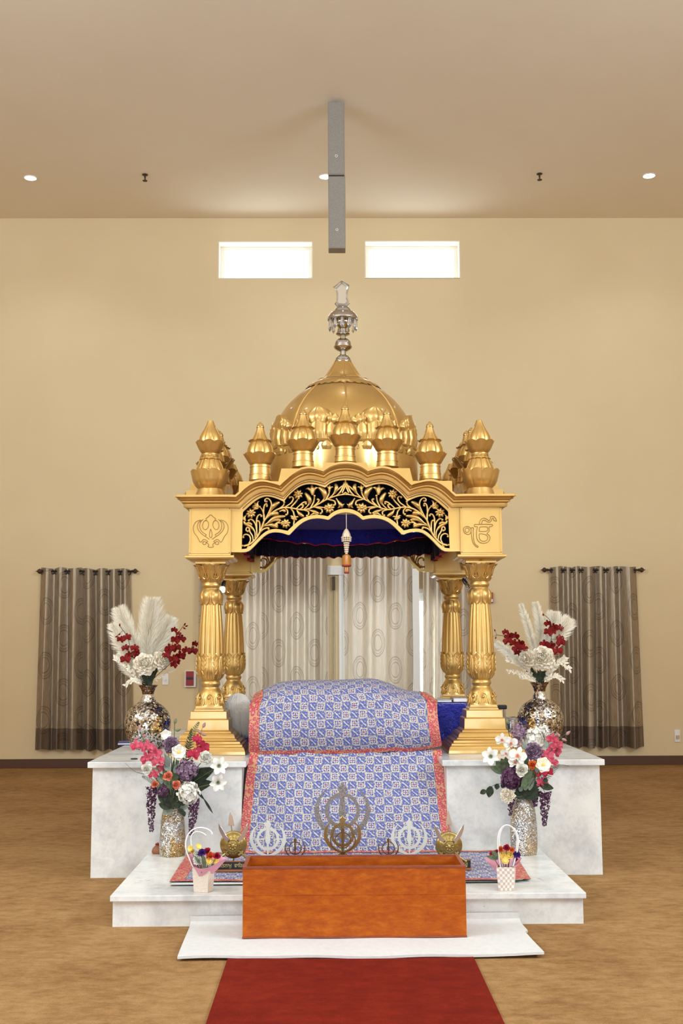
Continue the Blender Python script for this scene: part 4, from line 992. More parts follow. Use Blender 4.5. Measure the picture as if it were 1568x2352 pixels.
# ------------------------------------------------------------------ velvet canopy inside the roof
cvx, cvy = XC, YC
vc = thing('velvet_canopy', 'blue velvet canopy with dark frills hung inside the gold roof', 'canopy cloth', (XC, YC, at(795, 1172, 9.0).z))
HW = 0.835
zc_ = zd + PZ - 0.012
def ruffle(side, dist, ztop_f, zbot_f, amp, nf, ph0, flare=0.03):
    """hanging frill along one side; ztop_f/zbot_f are functions of the side coordinate -1..1"""
    def fn(u, v):
        t = 2*u-1; s_ = t*HW
        z = lerp(ztop_f(t), zbot_f(t), v)
        d = dist + amp*v*(sin(nf*pi*u+ph0)+0.35*sin(nf*2.7*pi*u+1.3)) + flare*v
        p = Matrix.Rotation(side*pi/2, 3, 'Z') @ Vector((s_, -d, 0))
        return (cvx+p.x, cvy+p.y, z+0.006*sin(nf*1.3*pi*u)*v)
    return fn
top = MB(); top.grid(lambda u, v: (cvx+(2*u-1)*HW, cvy+(2*v-1)*HW, zc_-0.03-0.05*(sin(pi*u)*sin(pi*v))), 40, 40)
top.build('canopy_top', M['velvet_blue'], vc, smooth=180)
Yb_ = YC+0.62
z_pink = lambda t: at(795+t*190, 1252-24*t*t, Yb_).z
for side in range(4):
    lift = 0 if side == 2 else 0.02
    d1 = 0.62 if side == 2 else 0.80
    if side == 2:
        f1 = lambda t: zc_-0.02; f2 = z_pink
        g = MB(); fn = ruffle(side, d1, f1, f2, 0.035, 16, 0.4, 0.0); g.grid(fn, 140, 14)
        g.build('inner_drape', M['velvet_blue'], vc, smooth=180)
        tr = MB(); tr.tube([Vector(fn(i/120, 1.0))+Vector((0,-0.006,0)) for i in range(121)], 0.0055, 6); tr.build('pink_edging', M['pink_trim'], vc)
        # long dark frill below, in front of the drape
        zt = lambda t: z_pink(t)+0.006; zb = lambda t: at(795+t*215, 1279-8*abs(t)**3, Yb_).z
        g = MB(); fn = ruffle(side, d1+0.075, zt, zb, 0.026, 30, 0.0, -0.02); g.grid(fn, 220, 8); g.build('frill', M['velvet_navy'], vc, smooth=180)
        tr = MB(); tr.tube([Vector(fn(i/200, 1.0)) for i in range(201)], 0.004, 5); tr.build('red_edging', M['red_trim'], vc)
    else:
        zl = lambda t: at(560, 1262, YC-0.80).z if side != 0 else 0
        if side in (1, 3):
            zt = lambda t: zc_; zb = lambda t: at(795, 1272, YC).z
            g = MB(); fn = ruffle(side, 0.80, zt, zb, 0.022, 24, 0.5); g.grid(fn, 160, 12); g.build('frill', M['velvet_navy'], vc, smooth=180)
            tr = MB(); tr.tube([Vector(fn(i/160, 1.0)) for i in range(161)], 0.004, 5); tr.build('red_edging', M['red_trim'], vc)
        else:
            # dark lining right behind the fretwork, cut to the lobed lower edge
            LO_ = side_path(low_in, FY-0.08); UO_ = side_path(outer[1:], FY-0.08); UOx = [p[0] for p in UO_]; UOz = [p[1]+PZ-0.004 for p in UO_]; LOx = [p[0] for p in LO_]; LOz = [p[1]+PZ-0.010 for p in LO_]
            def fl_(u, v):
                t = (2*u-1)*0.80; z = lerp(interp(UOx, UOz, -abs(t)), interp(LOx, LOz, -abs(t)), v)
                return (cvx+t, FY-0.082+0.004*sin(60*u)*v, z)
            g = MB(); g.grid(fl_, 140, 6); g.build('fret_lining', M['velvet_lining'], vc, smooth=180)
# bead tassel hanging from the arch
tp = at(795, 1172, PYF); tq = lambda y: at(795, y, PYF).z; tm = mpp(tp)
ta = thing('bead_tassel', 'beaded amber tassel hanging on a string from the front arch', 'tassel', (tp.x, PYF+0.015, tq(1172)))
tx, ty = tp.x, PYF+0.015
MB().tube([(tx, ty, tq(1170)), (tx, ty, tq(1216))], 0.0025, 6).build('string', M['bead_pearl'], ta)
mb = MB(); mb.lathe([(0.001, tq(1213)), (3*tm, tq(1215)), (6*tm, tq(1219)), (9*tm, tq(1226)), (10.5*tm, tq(1233))], 20, (tx, ty, 0), cap=False)
for i in range(14):
    a = i*2*pi/14
    for k in range(3): mb.ball((tx+(10-0.4*k)*tm*cos(a), ty+(10-.4*k)*tm*sin(a), tq(1234+4*k)), 2.3*tm, 6, 4)
mb.build('bead_cap', M['bead_pearl'], ta)
mb = MB()
for k, (y, r) in enumerate(((1247, 8), (1252, 7), (1257, 5.5), (1262, 4.5), (1267, 4))):
    for i in range(7): mb.ball((tx+r*.6*tm*cos(i*.9+k), ty+r*.6*tm*sin(i*.9+k), tq(y)), 2.8*tm, 6, 4)
mb.lathe([(3*tm, tq(1262)), (3.5*tm, tq(1268)), (3*tm, tq(1273))], 10, (tx, ty, 0)); mb.build('bead_strand', M['bead_pearl'], ta)
mb = MB(); mb.lathe([(3*tm, tq(1272)), (9*tm, tq(1276)), (10.5*tm, tq(1286)), (10.5*tm, tq(1299))], 24, (tx, ty, 0), mul=lambda ph, k: 1+.03*cos(12*ph)); mb.lathe([(4*tm, tq(1299)), (5.3*tm, tq(1303)), (5.5*tm, tq(1315))], 20, (tx, ty, 0), mul=lambda ph, k: 1+.03*cos(10*ph)); mb.build('amber_skirt', M['amber_bead'], ta)
mb = MB(); mb.lathe([(10.7*tm, tq(1297)), (10.9*tm, tq(1300)), (9.5*tm, tq(1301))], 24, (tx, ty, 0), cap=False); mb.build('red_rim', M['red_trim'], ta); mb = MB(); mb.lathe([(5.6*tm, tq(1313)), (5.8*tm, tq(1316)), (4.5*tm, tq(1317))], 20, (tx, ty, 0), cap=False); mb.build('red_rim', M['red_trim'], ta)

# ------------------------------------------------------------------ velvet draped bench behind the book rest
zb_ = at(1035, 1614, 8.95).z
bx_0, bx_1 = -0.86, at(1074, 1640, 8.95).x
bn = thing('velvet_bench', 'low bench under crushed blue velvet between the gold columns', 'bench', ((bx_0+bx_1)/2, 9.2, PZ))
def vb(u, v):
    w = 0.02
    x = lerp(bx_0, bx_1, u); wob = 0.014*sin(u*61)+0.012*sin(u*97+v*13)+0.01*sin(u*143+v*31)
    if v < 0.5: t = v/0.5; return (x, 8.93+wob*(1-t)-0.01*t, lerp(PZ+0.004, zb_-0.01, t))
    t = (v-0.5)/0.5; return (x, 8.93+t*0.55, zb_+0.012*sin(min(1, t*6)*pi/2)-0.01)
mb = MB(); mb.grid(vb, 180, 24); 
mb.box(bx_0+.01, bx_1-.01, 8.97, 9.47, PZ, zb_-0.02); mb.build('velvet_cover', M['velvet_crushed'], bn, smooth=60)
MB().tube([Vector(vb(i/90, 0.03))+Vector((0, -0.012, 0.008)) for i in range(91)], 0.010, 6).build('pink_edging', M['pink_trim'], bn)
def flat_book(label, x0, x1, y0, y1, z, th, mat_cover, tilt=0.0):
    t = thing('book', label, 'book', ((x0+x1)/2, (y0+y1)/2, z))
    mb = MB(); mb.box(x0, x1, y0, y1, z, z+0.003); mb.box(x0, x1, y0, y1, z+th-0.003, z+th); mb.box(x0, x0+0.003, y0, y1, z+0.003, z+th-0.003)
    mb.build('cover', mat_cover, t, smooth=0); MB().box(x0+0.003, x1-0.004, y0+0.004, y1-0.004, z+0.003, z+th-0.003).build('pages', M['label_white'], t, smooth=0); return t
varied('cover_grey', srgb(170,165,158), srgb(196,190,182), 30, 0.6); varied('cover_pattern', srgb(206,180,140), srgb(120,70,70), 60, 0.6); simple('cover_blue', srgb(46,62,128), 0.45)
xa, xb, xd = at(1003, 1612, 9.0).x, at(1037, 1612, 9.0).x, at(1071, 1608, 9.0).x
flat_book('grey covered book lying on the velvet bench beside the patterned cloth', xa, xb, 8.97, 9.2, zb_+0.004, 0.018, M['cover_grey'])
flat_book('tan and red patterned book on the velvet bench beside the right front column', xb+0.01, xd, 8.97, 9.2, zb_+0.004, 0.034, M['cover_pattern'])

# ------------------------------------------------------------------ covered scripture stand: upper cloth, lower cloth, step cloth
SIL = [(586,1601),(600,1590),(612,1583),(640,1570),(660,1565),(690,1562),(720,1562),(760,1562),(800,1561),(830,1559),(860,1557.5),(880,1560),(905,1568),(928,1578),(950,1586),(978,1588),(992,1592),(1004,1606)]
LE = [(1600,582),(1611,577),(1622,572),(1640,572.5),(1680,571),(1728,571)]
RE = [(1588,985),(1600,992),(1612,1003.5),(1640,1004),(1680,1009),(1710,1014)]
HEM = [(571,1727),(600,1733),(640,1732),(700,1732.5),(760,1731),(800,1731.5),(860,1728),(890,1726),(905,1724),(925,1727.5),(960,1724),(985,1719),(1014,1712.5)]
def up_pt(u, v, off=0.0):
    """u across 0..1, v 0 = far edge over the crest, 1 = hem"""
    pxs = lerp(590, 997, u)
    ys = interp([a for a, b in SIL], [b for a, b in SIL], lerp(590, 1000, u))
    Yc_ = 8.42; zc = at(pxs, ys, Yc_).z
    xh = lerp(571, 1014, u); yh = interp([a for a, b in HEM], [b for a, b in HEM], xh); Yh = 8.09; H_ = at(xh, yh, Yh)
    top_p = at(pxs, ys, Yc_)
    zk = lerp(H_.z, zc, 0.62)                                  # shoulder where the cloth turns back
    if v > 0.40:
        t = (v-0.40)/0.60; z = lerp(zk, H_.z, t); py_ = None
        Yv = 8.06-0.045*sin(pi*t*0.9)+0.03*t; wav = 0.006*sin(u*23+1)*t+0.004*sin(u*51)*t
        p = Vector((0, Yv+wav, z))
    elif v > 0.12:
        t = (v-0.12)/0.28; a = t*pi/2
        p = Vector((0, lerp(Yc_, 8.06, sin(a)**1.0) if False else 8.06+(Yc_-8.06)*(1-sin(a)), zk+(zc-zk)*cos(a)**0.9 if t < 1 else zk))
    else:
        t = v/0.12; p = Vector((0, Yc_+0.14*(1-t), zc-0.05*(1-t)**2))
    # horizontal position: interpolate the outline measured at this height
    d = p-EYE; py = 1176-FPX*d.dot(vU)/d.dot(vF)
    l = interp([a for a, b in LE], [b for a, b in LE], py); r = interp([a for a, b in RE], [b for a, b in RE], py)
    xx = at(lerp(l, r, u), py, p.y).x
    return Vector((xx, p.y-off, p.z+off*(0.3 if v > 0.4 else 1.0)))
_cr = [up_pt(0.5, i/60) for i in range(61)]; _al = [0.0]
for i in range(60): _al.append(_al[-1]+(_cr[i+1]-_cr[i]).length)
def up_uv(u, v): return (u*1.40, _al[-1]-interp([i/60 for i in range(61)], _al, v))
bw = 0.054
uc = thing('brocade_cloth', 'blue chequered brocade cloth with pink border draped over the scripture stand', 'cloth', tuple(up_pt(0.5, 1)), 'brocade cloths')
mb = MB(); mb.grid(lambda u, v: up_pt(u, v), 90, 60, up_uv); mb.build('cloth_field', M['brocade'], uc, smooth=180)
mb = MB()
mb.grid(lambda u, v: up_pt(u*bw, v, 0.003), 6, 60, lambda u, v: (u*.07, v*.7)); mb.grid(lambda u, v: up_pt(1-bw+u*bw, v, 0.003), 6, 60, lambda u, v: (u*.07, v*.7))
mb.grid(lambda u, v: up_pt(bw+u*(1-2*bw), 0.945+v*0.055, 0.003), 90, 4, lambda u, v: (u*1.4, v*.035)); mb.build('border', M['brocade_border'], uc, smooth=180)
# padded body under the cloth, hidden except from the side
bs = MB(); bs.box(-0.50, 0.70, 8.14, 8.40, PZ+0.02, 1.0); tag(bs.build('scripture_stand', M['stand_wood'], smooth=0), 'wooden scripture stand covered by the upper brocade cloth', 'stand')

def low_pt(u, v, off=0.0):
    yl = lerp(1722, 1962, v); Yv = lerp(8.10, 7.655, v**0.9)-0.012*sin(pi*v)
    z = at(790, yl, Yv).z; l = interp([0, 0.25, 1], [575, 565, 546], v); r = interp([0, 0.25, 1], [1013, 1019, 1041], v)
    p = at(lerp(l, r, u), yl, Yv); fold = 0.006*sin(u*14+v*2)*(0.3+v)+0.004*sin(u*37-v*5)
    return Vector((p.x, Yv-off+fold-0.004, z))
lc = thing('brocade_cloth', 'blue chequered brocade cloth with red border falling down behind the metal emblems', 'cloth', tuple(low_pt(0.5, 1)), 'brocade cloths')
mb = MB(); mb.grid(low_pt, 90, 50, lambda u, v: (u*1.42+0.02, (1-v)*0.80)); mb.build('cloth_field', M['brocade'], lc, smooth=180)
mb = MB(); mb.grid(lambda u, v: low_pt(u*.046, v, .003), 5, 50, lambda u, v: (u*.07, v*.8)); mb.grid(lambda u, v: low_pt(1-.046+u*.046, v, .003), 5, 50, lambda u, v: (u*.07, v*.8))
mb.grid(lambda u, v: low_pt(.046+u*.908, .965+v*.035, .003), 60, 3, lambda u, v: (u*1.4, v*.035)); mb.build('border', M['brocade_border'], lc, smooth=180)
# white under-sheet and the flat cloth on the step
def fl_pt(u, v, z):
    f = onz(lerp(389, 1219, u), lerp(2029, 2025, u), SZ); b = onz(lerp(432, 1176, u), lerp(1962, 1957, u), SZ)
    p = f.lerp(b, v); return Vector((p.x, p.y, z+0.0025*abs(sin(u*31+v*4))+0.004*max(0, (u-0.96)/0.04)*(1-v)))
ws = thing('white_sheet', 'white sheet peeping out under the cloth spread on the step', 'sheet', tuple(fl_pt(.5, .5, SZ)))
mb = MB(); mb.grid(lambda u, v: Vector((lerp(fl_pt(0,0,0).x+0.012, fl_pt(1,0,0).x-0.05, u), lerp(6.655+0.02*u, 7.6, v), SZ+0.003+0.010*max(0, 1-v/0.05)*(1 if u > .3 else .6)+0.014*max(0, (u-.94)/.06)*(max(0, 1-v/.12)))), 60, 40)
mb.build('sheet', M['foam_white'], ws, smooth=180)
fc = thing('brocade_cloth', 'flat blue brocade cloth with red border spread on the marble step', 'cloth', tuple(fl_pt(.5, .5, SZ)), 'brocade cloths')
mb = MB(); mb.grid(lambda u, v: fl_pt(u, v, SZ+0.0075), 100, 24, lambda u, v: (u*2.1, v*.98)); mb.build('cloth_field', M['brocade'], fc, smooth=180)
mb = MB(); mb.grid(lambda u, v: fl_pt(u*.04, v, SZ+0.0105), 5, 30, lambda u, v: (u*.09, v)); mb.grid(lambda u, v: fl_pt(.96+u*.04, v, SZ+0.0105), 5, 30, lambda u, v: (u*.09, v))
mb.grid(lambda u, v: fl_pt(.04+u*.92, v*.05, SZ+0.0105), 90, 3, lambda u, v: (u*2, v*.05)); mb.grid(lambda u, v: fl_pt(.04+u*.92, .95+v*.05, SZ+0.0105), 90, 3, lambda u, v: (u*2, v*.05)); mb.build('border', M['brocade_border'], fc, smooth=180)
SC = SZ+0.012                                                # top of the cloth on the step

# ------------------------------------------------------------------ curtains
def curtain(name, label, px0, px1, pxb0, pxb1, ytop, ybot, Y, mat, folds, seed, hem=False, group=None, amp=0.10, full=1.5, grommets=True):
    a, b = at(px0, ytop, Y), at(px1, ytop, Y); c, d = at(pxb0, ybot, Y), at(pxb1, ybot, Y)
    rnd = random.Random(seed); ph = [rnd.uniform(0, 6.28) for _ in range(4)]
    W = (b.x-a.x)*full; H = a.z-c.z
    fw = [rnd.uniform(0.7, 1.35) for _ in range(folds)]; tot = sum(fw); acc = [0]
    for q in fw: acc.append(acc[-1]+q/tot)
    def off(u, v):
        i = 0
        while i < folds-1 and u > acc[i+1]: i += 1
        t = (u-acc[i])/(acc[i+1]-acc[i]); s_ = fw[i]
        return -amp*min(1.25, s_)*((0.5-0.5*cos(2*pi*t))**0.75)*(0.75+0.25*v) - 0.012*sin(u*40+ph[0]+v*1.5)*v
    def fn(u, v):
        x = lerp(lerp(a.x, b.x, u), lerp(c.x, d.x, u), v) + 0.008*sin(u*33+ph[1])*v
        z = lerp(lerp(a.z, b.z, u), lerp(c.z, d.z, u), v)
        z += (0.010*sin(u*folds*pi*2+ph[2]) if v > 0.99 else 0) + (0.008*sin(u*folds*pi*1.3+ph[3]) if v < 0.01 else 0)
        return (x, Y+off(u, v), z)
    t = thing(name, label, 'curtain', ((a.x+b.x)/2, Y, c.z), group)
    vh = 0.885 if hem else 1.0
    mb = MB(); mb.grid(lambda u, v: fn(u, v*vh), folds*16, 40, lambda u, v: (u*W+seed*0.37, v*vh*H+seed*0.13)); mb.build('curtain_panel', mat, t, smooth=180, recalc=False)
    if hem:
        mb = MB(); mb.grid(lambda u, v: fn(u, vh+v*(1-vh)), folds*16, 8, lambda u, v: (u*W+seed*.37, (vh+v*(1-vh))*H+seed*.13)); mb.build('hem', M['curtain_hem'], t, smooth=180, recalc=False)
    return t, fn, acc
def rod(label, px0, px1, py, Y):
    a, b = at(px0, py, Y), at(px1, py, Y)
    t = thing('curtain_rod', label, 'curtain rod', ((a.x+b.x)/2, Y, a.z), 'curtain rods')
    MB().tube([a, b], 0.012, 10).build('rod', M['rod_black'], t)
    for p, s in ((a, -1), (b, 1)):
        mb = MB(); m4 = Matrix.Translation(p) @ Matrix.Rotation(s*pi/2, 4, 'Y')
        k = len(mb.v); mb.lathe([(0.014, 0), (0.022, 0.008), (0.012, 0.016), (0.030, 0.035), (0.034, 0.05), (0.024, 0.068), (0.008, 0.078), (0.001, 0.10)], 14); mb.xf(m4, k); mb.build('finial', M['brown_metal'], t)
        MB().box(p.x-s*0.05-0.008, p.x-s*0.05+0.008, Y, YW, p.z-0.03, p.z+0.012).build('bracket', M['rod_black'], t, smooth=0)
    return t
CY = YW-0.05
def window_curtains(specs, rodargs):
    rod(*rodargs)
    rz = at(200, rodargs[3], CY).z
    for (label, p0, p1, q0, q1, yt, yb_, folds, seed) in specs:
        t, fn, acc = curtain('window_curtain', label, p0, p1, q0, q1, yt, yb_, CY+0.015, M['curtain_taupe'], folds, seed, True, 'taupe window curtains')
        vz = (at(p0, yt, CY).z-rz)
        for i in range(len(acc)-1):                            # dark eyelets where the rod threads the folds
            for q in (0.12, 0.88):
                u = lerp(acc[i], acc[i+1], q); p = Vector(fn(u, 0.022)); mb = MB()
                mb.lathe([(0.022, -0.003), (0.032, 0), (0.022, 0.003)], 14, cap=False); mb.xf(Matrix.Translation(p+Vector((0,-0.004,0))) @ Matrix.Rotation(pi/2, 4, 'X') @ Matrix.Rotation(0.6, 4, 'Y'))
                mb.build('eyelet', M['rod_black'], t)
window_curtains([('taupe ring patterned curtain at far left, outer panel beside bare wall', 94.5, 190, 82, 190, 1305, 1721, 3, 1), ('taupe ring patterned curtain behind the left mirrored vase', 190, 299, 190, 304, 1307, 1722, 4, 2)],
                ('black curtain rod on the left of the gold canopy', 99, 302, 1312, CY-0.015))
window_curtains([('taupe ring patterned curtain behind the right mirrored vase', 1262, 1366, 1268, 1370, 1302, 1716, 4, 3), ('taupe ring patterned curtain at far right, nearest the wall outlet', 1366, 1460, 1370, 1478, 1302, 1716, 3, 4)],
                ('black curtain rod on the right of the gold canopy', 1258, 1465, 1309, CY-0.015))
zc2 = 1262
for (label, p0, p1, folds, seed, mat) in (('pale curtain at the far left behind the gold columns', 456, 601, 3, 5, 'curtain_pale'), ('pale ring patterned curtain left of the tan pier', 601, 752, 6, 6, 'curtain_pale'),
        ('pale ring patterned curtain right of the tan pier', 790, 948, 3, 7, 'curtain_pale'), ('narrow pale curtain right of the bright daylight slit', 971, 993, 1, 8, 'curtain_pale'), ('pale curtain behind the right rear column', 993, 1082, 3, 9, 'curtain_pale')):
    curtain('door_curtain', label, p0, p1, p0, p1, 1268, 1745, CY-0.05 if seed not in (9,) else CY-0.02, M[mat], folds, seed, False, 'pale curtains on the glass doors', 0.075, 1.45)
ra, rb2 = at(452, 1266, CY-0.06), at(1086, 1266, CY-0.06)
t = thing('curtain_rod', 'black curtain rod over the glass doors behind the canopy', 'curtain rod', ((ra.x+rb2.x)/2, CY-0.06, ra.z), 'curtain rods')
MB().tube([ra, rb2], 0.012, 10).build('rod', M['rod_black'], t)
for p in (ra, rb2): MB().box(p.x-.008, p.x+.008, CY-0.06, YW, p.z-.02, p.z+.012).build('bracket', M['rod_black'], t, smooth=0)
# ------------------------------------------------------------------ vases
def vprof(px, Y, rows):
    out = []
    for y, hw in rows:
        p = at(px, y, Y); out.append((hw*mpp(p), p.z))
    return out
def big_vase(px, lip, base_y, label):
    b = onz(px, base_y, PZ); Yv = b.y; dy = lip-1573.6
    rows = [(1573.6,22),(1576,20.5),(1580,17.5),(1584,15.2),(1594,13),(1600.7,15),(1606,17.5),(1611.5,21),(1620,33.6),(1626,40.5),(1633,46),(1640,49.5),(1648,52),(1656,52.8),(1664,52.6),(1672,51.6),(1681,49.6),(1690,46),(1698,42),(1711,35),(1716,32)]
    k = (base_y-lip)/(1716-1573.6)
    P = vprof(px, Yv, [(lip+(y-1573.6)*k, hw) for y, hw in rows]); P[-1] = (P[-1][0], PZ)
    t = thing('mosaic_vase', label, 'vase', (b.x, Yv, PZ), 'mirror mosaic vases')
    P = P[::-1]; pts = smoothpath([(r, 0, z) for r, z in P], 3); P = [(p.x, p.z) for p in pts]
    zb1, zb2 = at(px, lip+(1594-1573.6)*k, Yv).z, at(px, lip+(1611-1573.6)*k, Yv).z
    bowl = [q for q in P if q[1] <= zb2]; neck = [q for q in P if zb2 <= q[1] <= zb1]; lipp = [q for q in P if q[1] >= zb1]
    neck = [bowl[-1]]+neck; lipp = [neck[-1]]+lipp; inn = [(lipp[-1][0]-0.006, lipp[-1][1]), (lipp[0][0]-0.006, lipp[0][1])]
    MB().lathe(bowl, 64, (b.x, Yv, 0), cap=False).build('bowl', M['mirror_mosaic'], t, smooth=60)
    MB().lathe(neck, 48, (b.x, Yv, 0), cap=False).build('neck', M['mirror_bright'], t, smooth=60)
    MB().lathe(lipp+inn, 48, (b.x, Yv, 0), cap=False).build('rim', M['mirror_band'], t, smooth=60)
    return Vector((b.x, Yv, lipp[-1][1]))
VL = big_vase(338, 1573.6, 1719, 'round mirror mosaic vase with narrow neck on the left platform')
VR = big_vase(1242, 1567, 1712, 'round mirror mosaic vase with narrow neck on the right platform')
def glit_vase(px, rows, mat, label):
    b = onz(px, rows[-1][0]-2, SZ); Yv = b.y+0.085
    P = vprof(px, Yv, rows); P[-1] = (P[-1][0], SZ); bx = at(px, rows[-1][0]-30, Yv).x
    t = thing('glitter_vase', label, 'vase', (bx, Yv, SZ), 'tall crackle glitter vases')
    pts = smoothpath([(r, 0, z) for r, z in P[::-1]], 3); P = [(p.x, p.z) for p in pts]; P += [(P[-1][0]-.006, P[-1][1]), (P[-1][0]-.01, P[-1][1]-0.15)]
    MB().lathe(P, 48, (bx, Yv, 0), cap=False).build('body', mat, t, smooth=60)
    MB().lathe([(P[0][0], SZ+.001), (0.0005, SZ+.001)], 32, (bx, Yv, 0), cap=False).build('foot', mat, t)
    return Vector((bx, Yv, P[-3][1]))
GL = glit_vase(396, [(1855,22),(1869.6,24.4),(1889,26.8),(1908,28),(1927,30),(1946,30.6),(1961,29),(1969,26),(1972,23)], M['glitter_gold'], 'tall gold and silver glitter vase on the step at left')
GR = glit_vase(1203, [(1825.6,17),(1832,19),(1841,22),(1860,27),(1889,30),(1917,31),(1946,30.6),(1958,28.6),(1966,24),(1969,21)], M['glitter_silver'], 'tall silver and peach glitter vase on the step at right')

# ------------------------------------------------------------------ flower kit
FR = random.Random(11)
def frame(p, d, roll=0.0):
    q = Vector(d).normalized().to_track_quat('Z', 'Y').to_matrix().to_4x4()
    return Matrix.Translation(p) @ q @ Matrix.Rotation(roll, 4, 'Z')
def face(p, dx=0, dz=0):
    d = (EYE-Vector(p)).normalized(); return (d+Vector((dx, 0, dz))).normalized()
def petal(mb, Mx, az, a0, Lp, W, bend=0.0, cup=0.2, nu=4, nt=5, z0=0.0, r0=0.0, tip=0.7, ruf=0.0):
    rows = []; r, z = r0, z0; dL = Lp/nt
    for j in range(nt+1):
        t = j/nt; ang = a0+bend*t
        w = W*(0.25+0.75*sin(pi*min(0.5, t*0.75)))*(sqrt(max(0.03, 1-max(0, (t-tip)/(1-tip))**2)))
        for i in range(nu+1):
            u = 2*i/nu-1; h = cup*w*u*u + (ruf*FR.uniform(-1, 1) if t > 0.5 else 0)
            rr = r-cos(ang)*h; zz = z+sin(ang)*h
            rows.append(Mx @ Vector((rr*cos(az)-u*w*sin(az), rr*sin(az)+u*w*cos(az), zz)))
        r += sin(ang)*dL; z += cos(ang)*dL
    w_ = nu+1; mb.add(rows, [(j*w_+i, j*w_+i+1, (j+1)*w_+i+1, (j+1)*w_+i) for j in range(nt) for i in range(nu)])
GA = radians(137.5)
def m_double(mb, p, R, d, N=38, open_=1.45, ruf=0.05, W=0.34):
    Mx = frame(p, d, FR.uniform(0, 6))
    for i in range(N):
        f = (i+0.5)/N; a = lerp(0.12, open_, f**0.8)
        petal(mb, Mx, i*GA, a, R*lerp(0.55, 1.0, f), R*lerp(0.26, W, f), bend=lerp(-0.5, 0.25, f), cup=0.5, z0=-R*0.35*f, ruf=R*ruf*1.5)
def m_rose(mb, p, R, d):
    Mx = frame(p, d, FR.uniform(0, 6))
    for i in range(20):
        f = (i+0.5)/20; petal(mb, Mx, i*GA, lerp(0.05, 1.05, f**1.1), R*lerp(0.65, 0.95, f), R*lerp(0.30, 0.48, f), bend=lerp(-0.35, 0.5, f), cup=0.55, z0=-R*0.3*f, r0=R*0.06*f)
def m_orchid(mb, p, R, d, roll=None):
    Mx = frame(p, d, FR.uniform(-0.4, 0.4) if roll is None else roll)
    for az, W, l in ((pi/2, .26, .95), (pi/2+2.2, .25, .95), (pi/2-2.2, .25, .95)): petal(mb, Mx, az, 1.35, R*l, R*W, bend=0.3, cup=0.25)
    for az in (0.2, pi-0.2): petal(mb, Mx, az, 1.2, R*1.0, R*.46, bend=0.35, cup=0.12, tip=.55)
    for az in (-pi/2-.3, -pi/2+.3): petal(mb, Mx, az, 0.6, R*.5, R*.16, bend=1.0, cup=0.4, nu=3, nt=4)
def m_lily(mb, p, R, d):
    Mx = frame(p, d, FR.uniform(0, 1))
    for i in range(6): petal(mb, Mx, i*pi/3, 0.75, R*1.1, R*(.30 if i % 2 else .38), bend=1.0, cup=0.25, tip=.45)
def m_open(mb, p, R, d, n=6):
    Mx = frame(p, d, FR.uniform(0, 1))
    for k in range(2):
        for i in range(n): petal(mb, Mx, i*2*pi/n+k*pi/n, 1.05+.2*k, R*(.9+.1*k), R*.42, bend=0.25, cup=0.35, z0=-R*.1*k, tip=.55, ruf=R*.03)
def m_daisy(mb, p, R, d, n=14):
    Mx = frame(p, d, FR.uniform(0, 1))
    for k in range(2):
        for i in range(n): petal(mb, Mx, i*2*pi/n+k*.2, 1.25-.35*k, R*(1-.25*k), R*.16, bend=0.1, cup=0.2, nu=2, nt=3)
def m_cluster(mb, p, R, d, N=70, fr=0.2, sy=1.0):
    N = int(N*1.9)
    for i in range(N):
        z = 1-2*(i+.5)/N; ph = i*GA; r = sqrt(max(0, 1-z*z)); n = Vector((r*cos(ph), r*sin(ph), z))
        if n.y > 0.55: continue
        q = Vector(p)+Vector((n.x, n.y*0.8, n.z*sy))*R*FR.uniform(.62, 1.0)
        Mx = frame(q, n+Vector((FR.uniform(-.55,.55), FR.uniform(-.55,.55), FR.uniform(-.55,.55))), FR.uniform(0, 6))
        for k in range(4): petal(mb, Mx, k*pi/2, 1.15, R*fr*FR.uniform(.8,1.2), R*fr*.55, bend=.5, cup=.45, nu=2, nt=3, tip=.5)
def m_wisteria(mb, pts, w0, w1, N=110):
    P = smoothpath(pts, 8)
    for i in range(N):
        t = (i+FR.random())/N; k = min(int(t*(len(P)-1)), len(P)-2); q = P[k].lerp(P[k+1], t*(len(P)-1)-k); w = lerp(w0, w1, t)*FR.uniform(.5, 1.0); a = FR.uniform(0, 2*pi)
        o_ = Vector((cos(a)*w, sin(a)*w*.8, 0)); Mx = frame(q+o_, o_+Vector((0,0,-.4*w))+Vector((0,-.2*w,0)), FR.uniform(0, 6)); s_ = lerp(.017, .008, t)
        for m in range(2): petal(mb, Mx, m*pi, .75, s_, s_*.5, bend=.5, cup=.4, nu=2, nt=3)
def m_leaf(mb, a, b, W, droop=0.0, fold=.25, nt=8):
    a, b = Vector(a), Vector(b); d = b-a; vw = (EYE-a).normalized(); s = d.cross(vw).normalized(); n = s.cross(d).normalized()
    if n.dot(vw) < 0: n = -n
    n = (n+Vector((0,0,.35))).normalized(); rows = []
    for j in range(nt+1):
        t = j/nt; w = W*(sin(pi*min(1, .06+t*.94))**.8) if t < 1 else W*.02; c = a+d*t+Vector((0,0,-droop*t*t))
        for u in (-1, -.5, 0, .5, 1): rows.append(c+s*(u*w)+n*(abs(u)*w*fold))
    mb.add(rows, [(j*5+i, j*5+i+1, (j+1)*5+i+1, (j+1)*5+i) for j in range(nt) for i in range(4)])
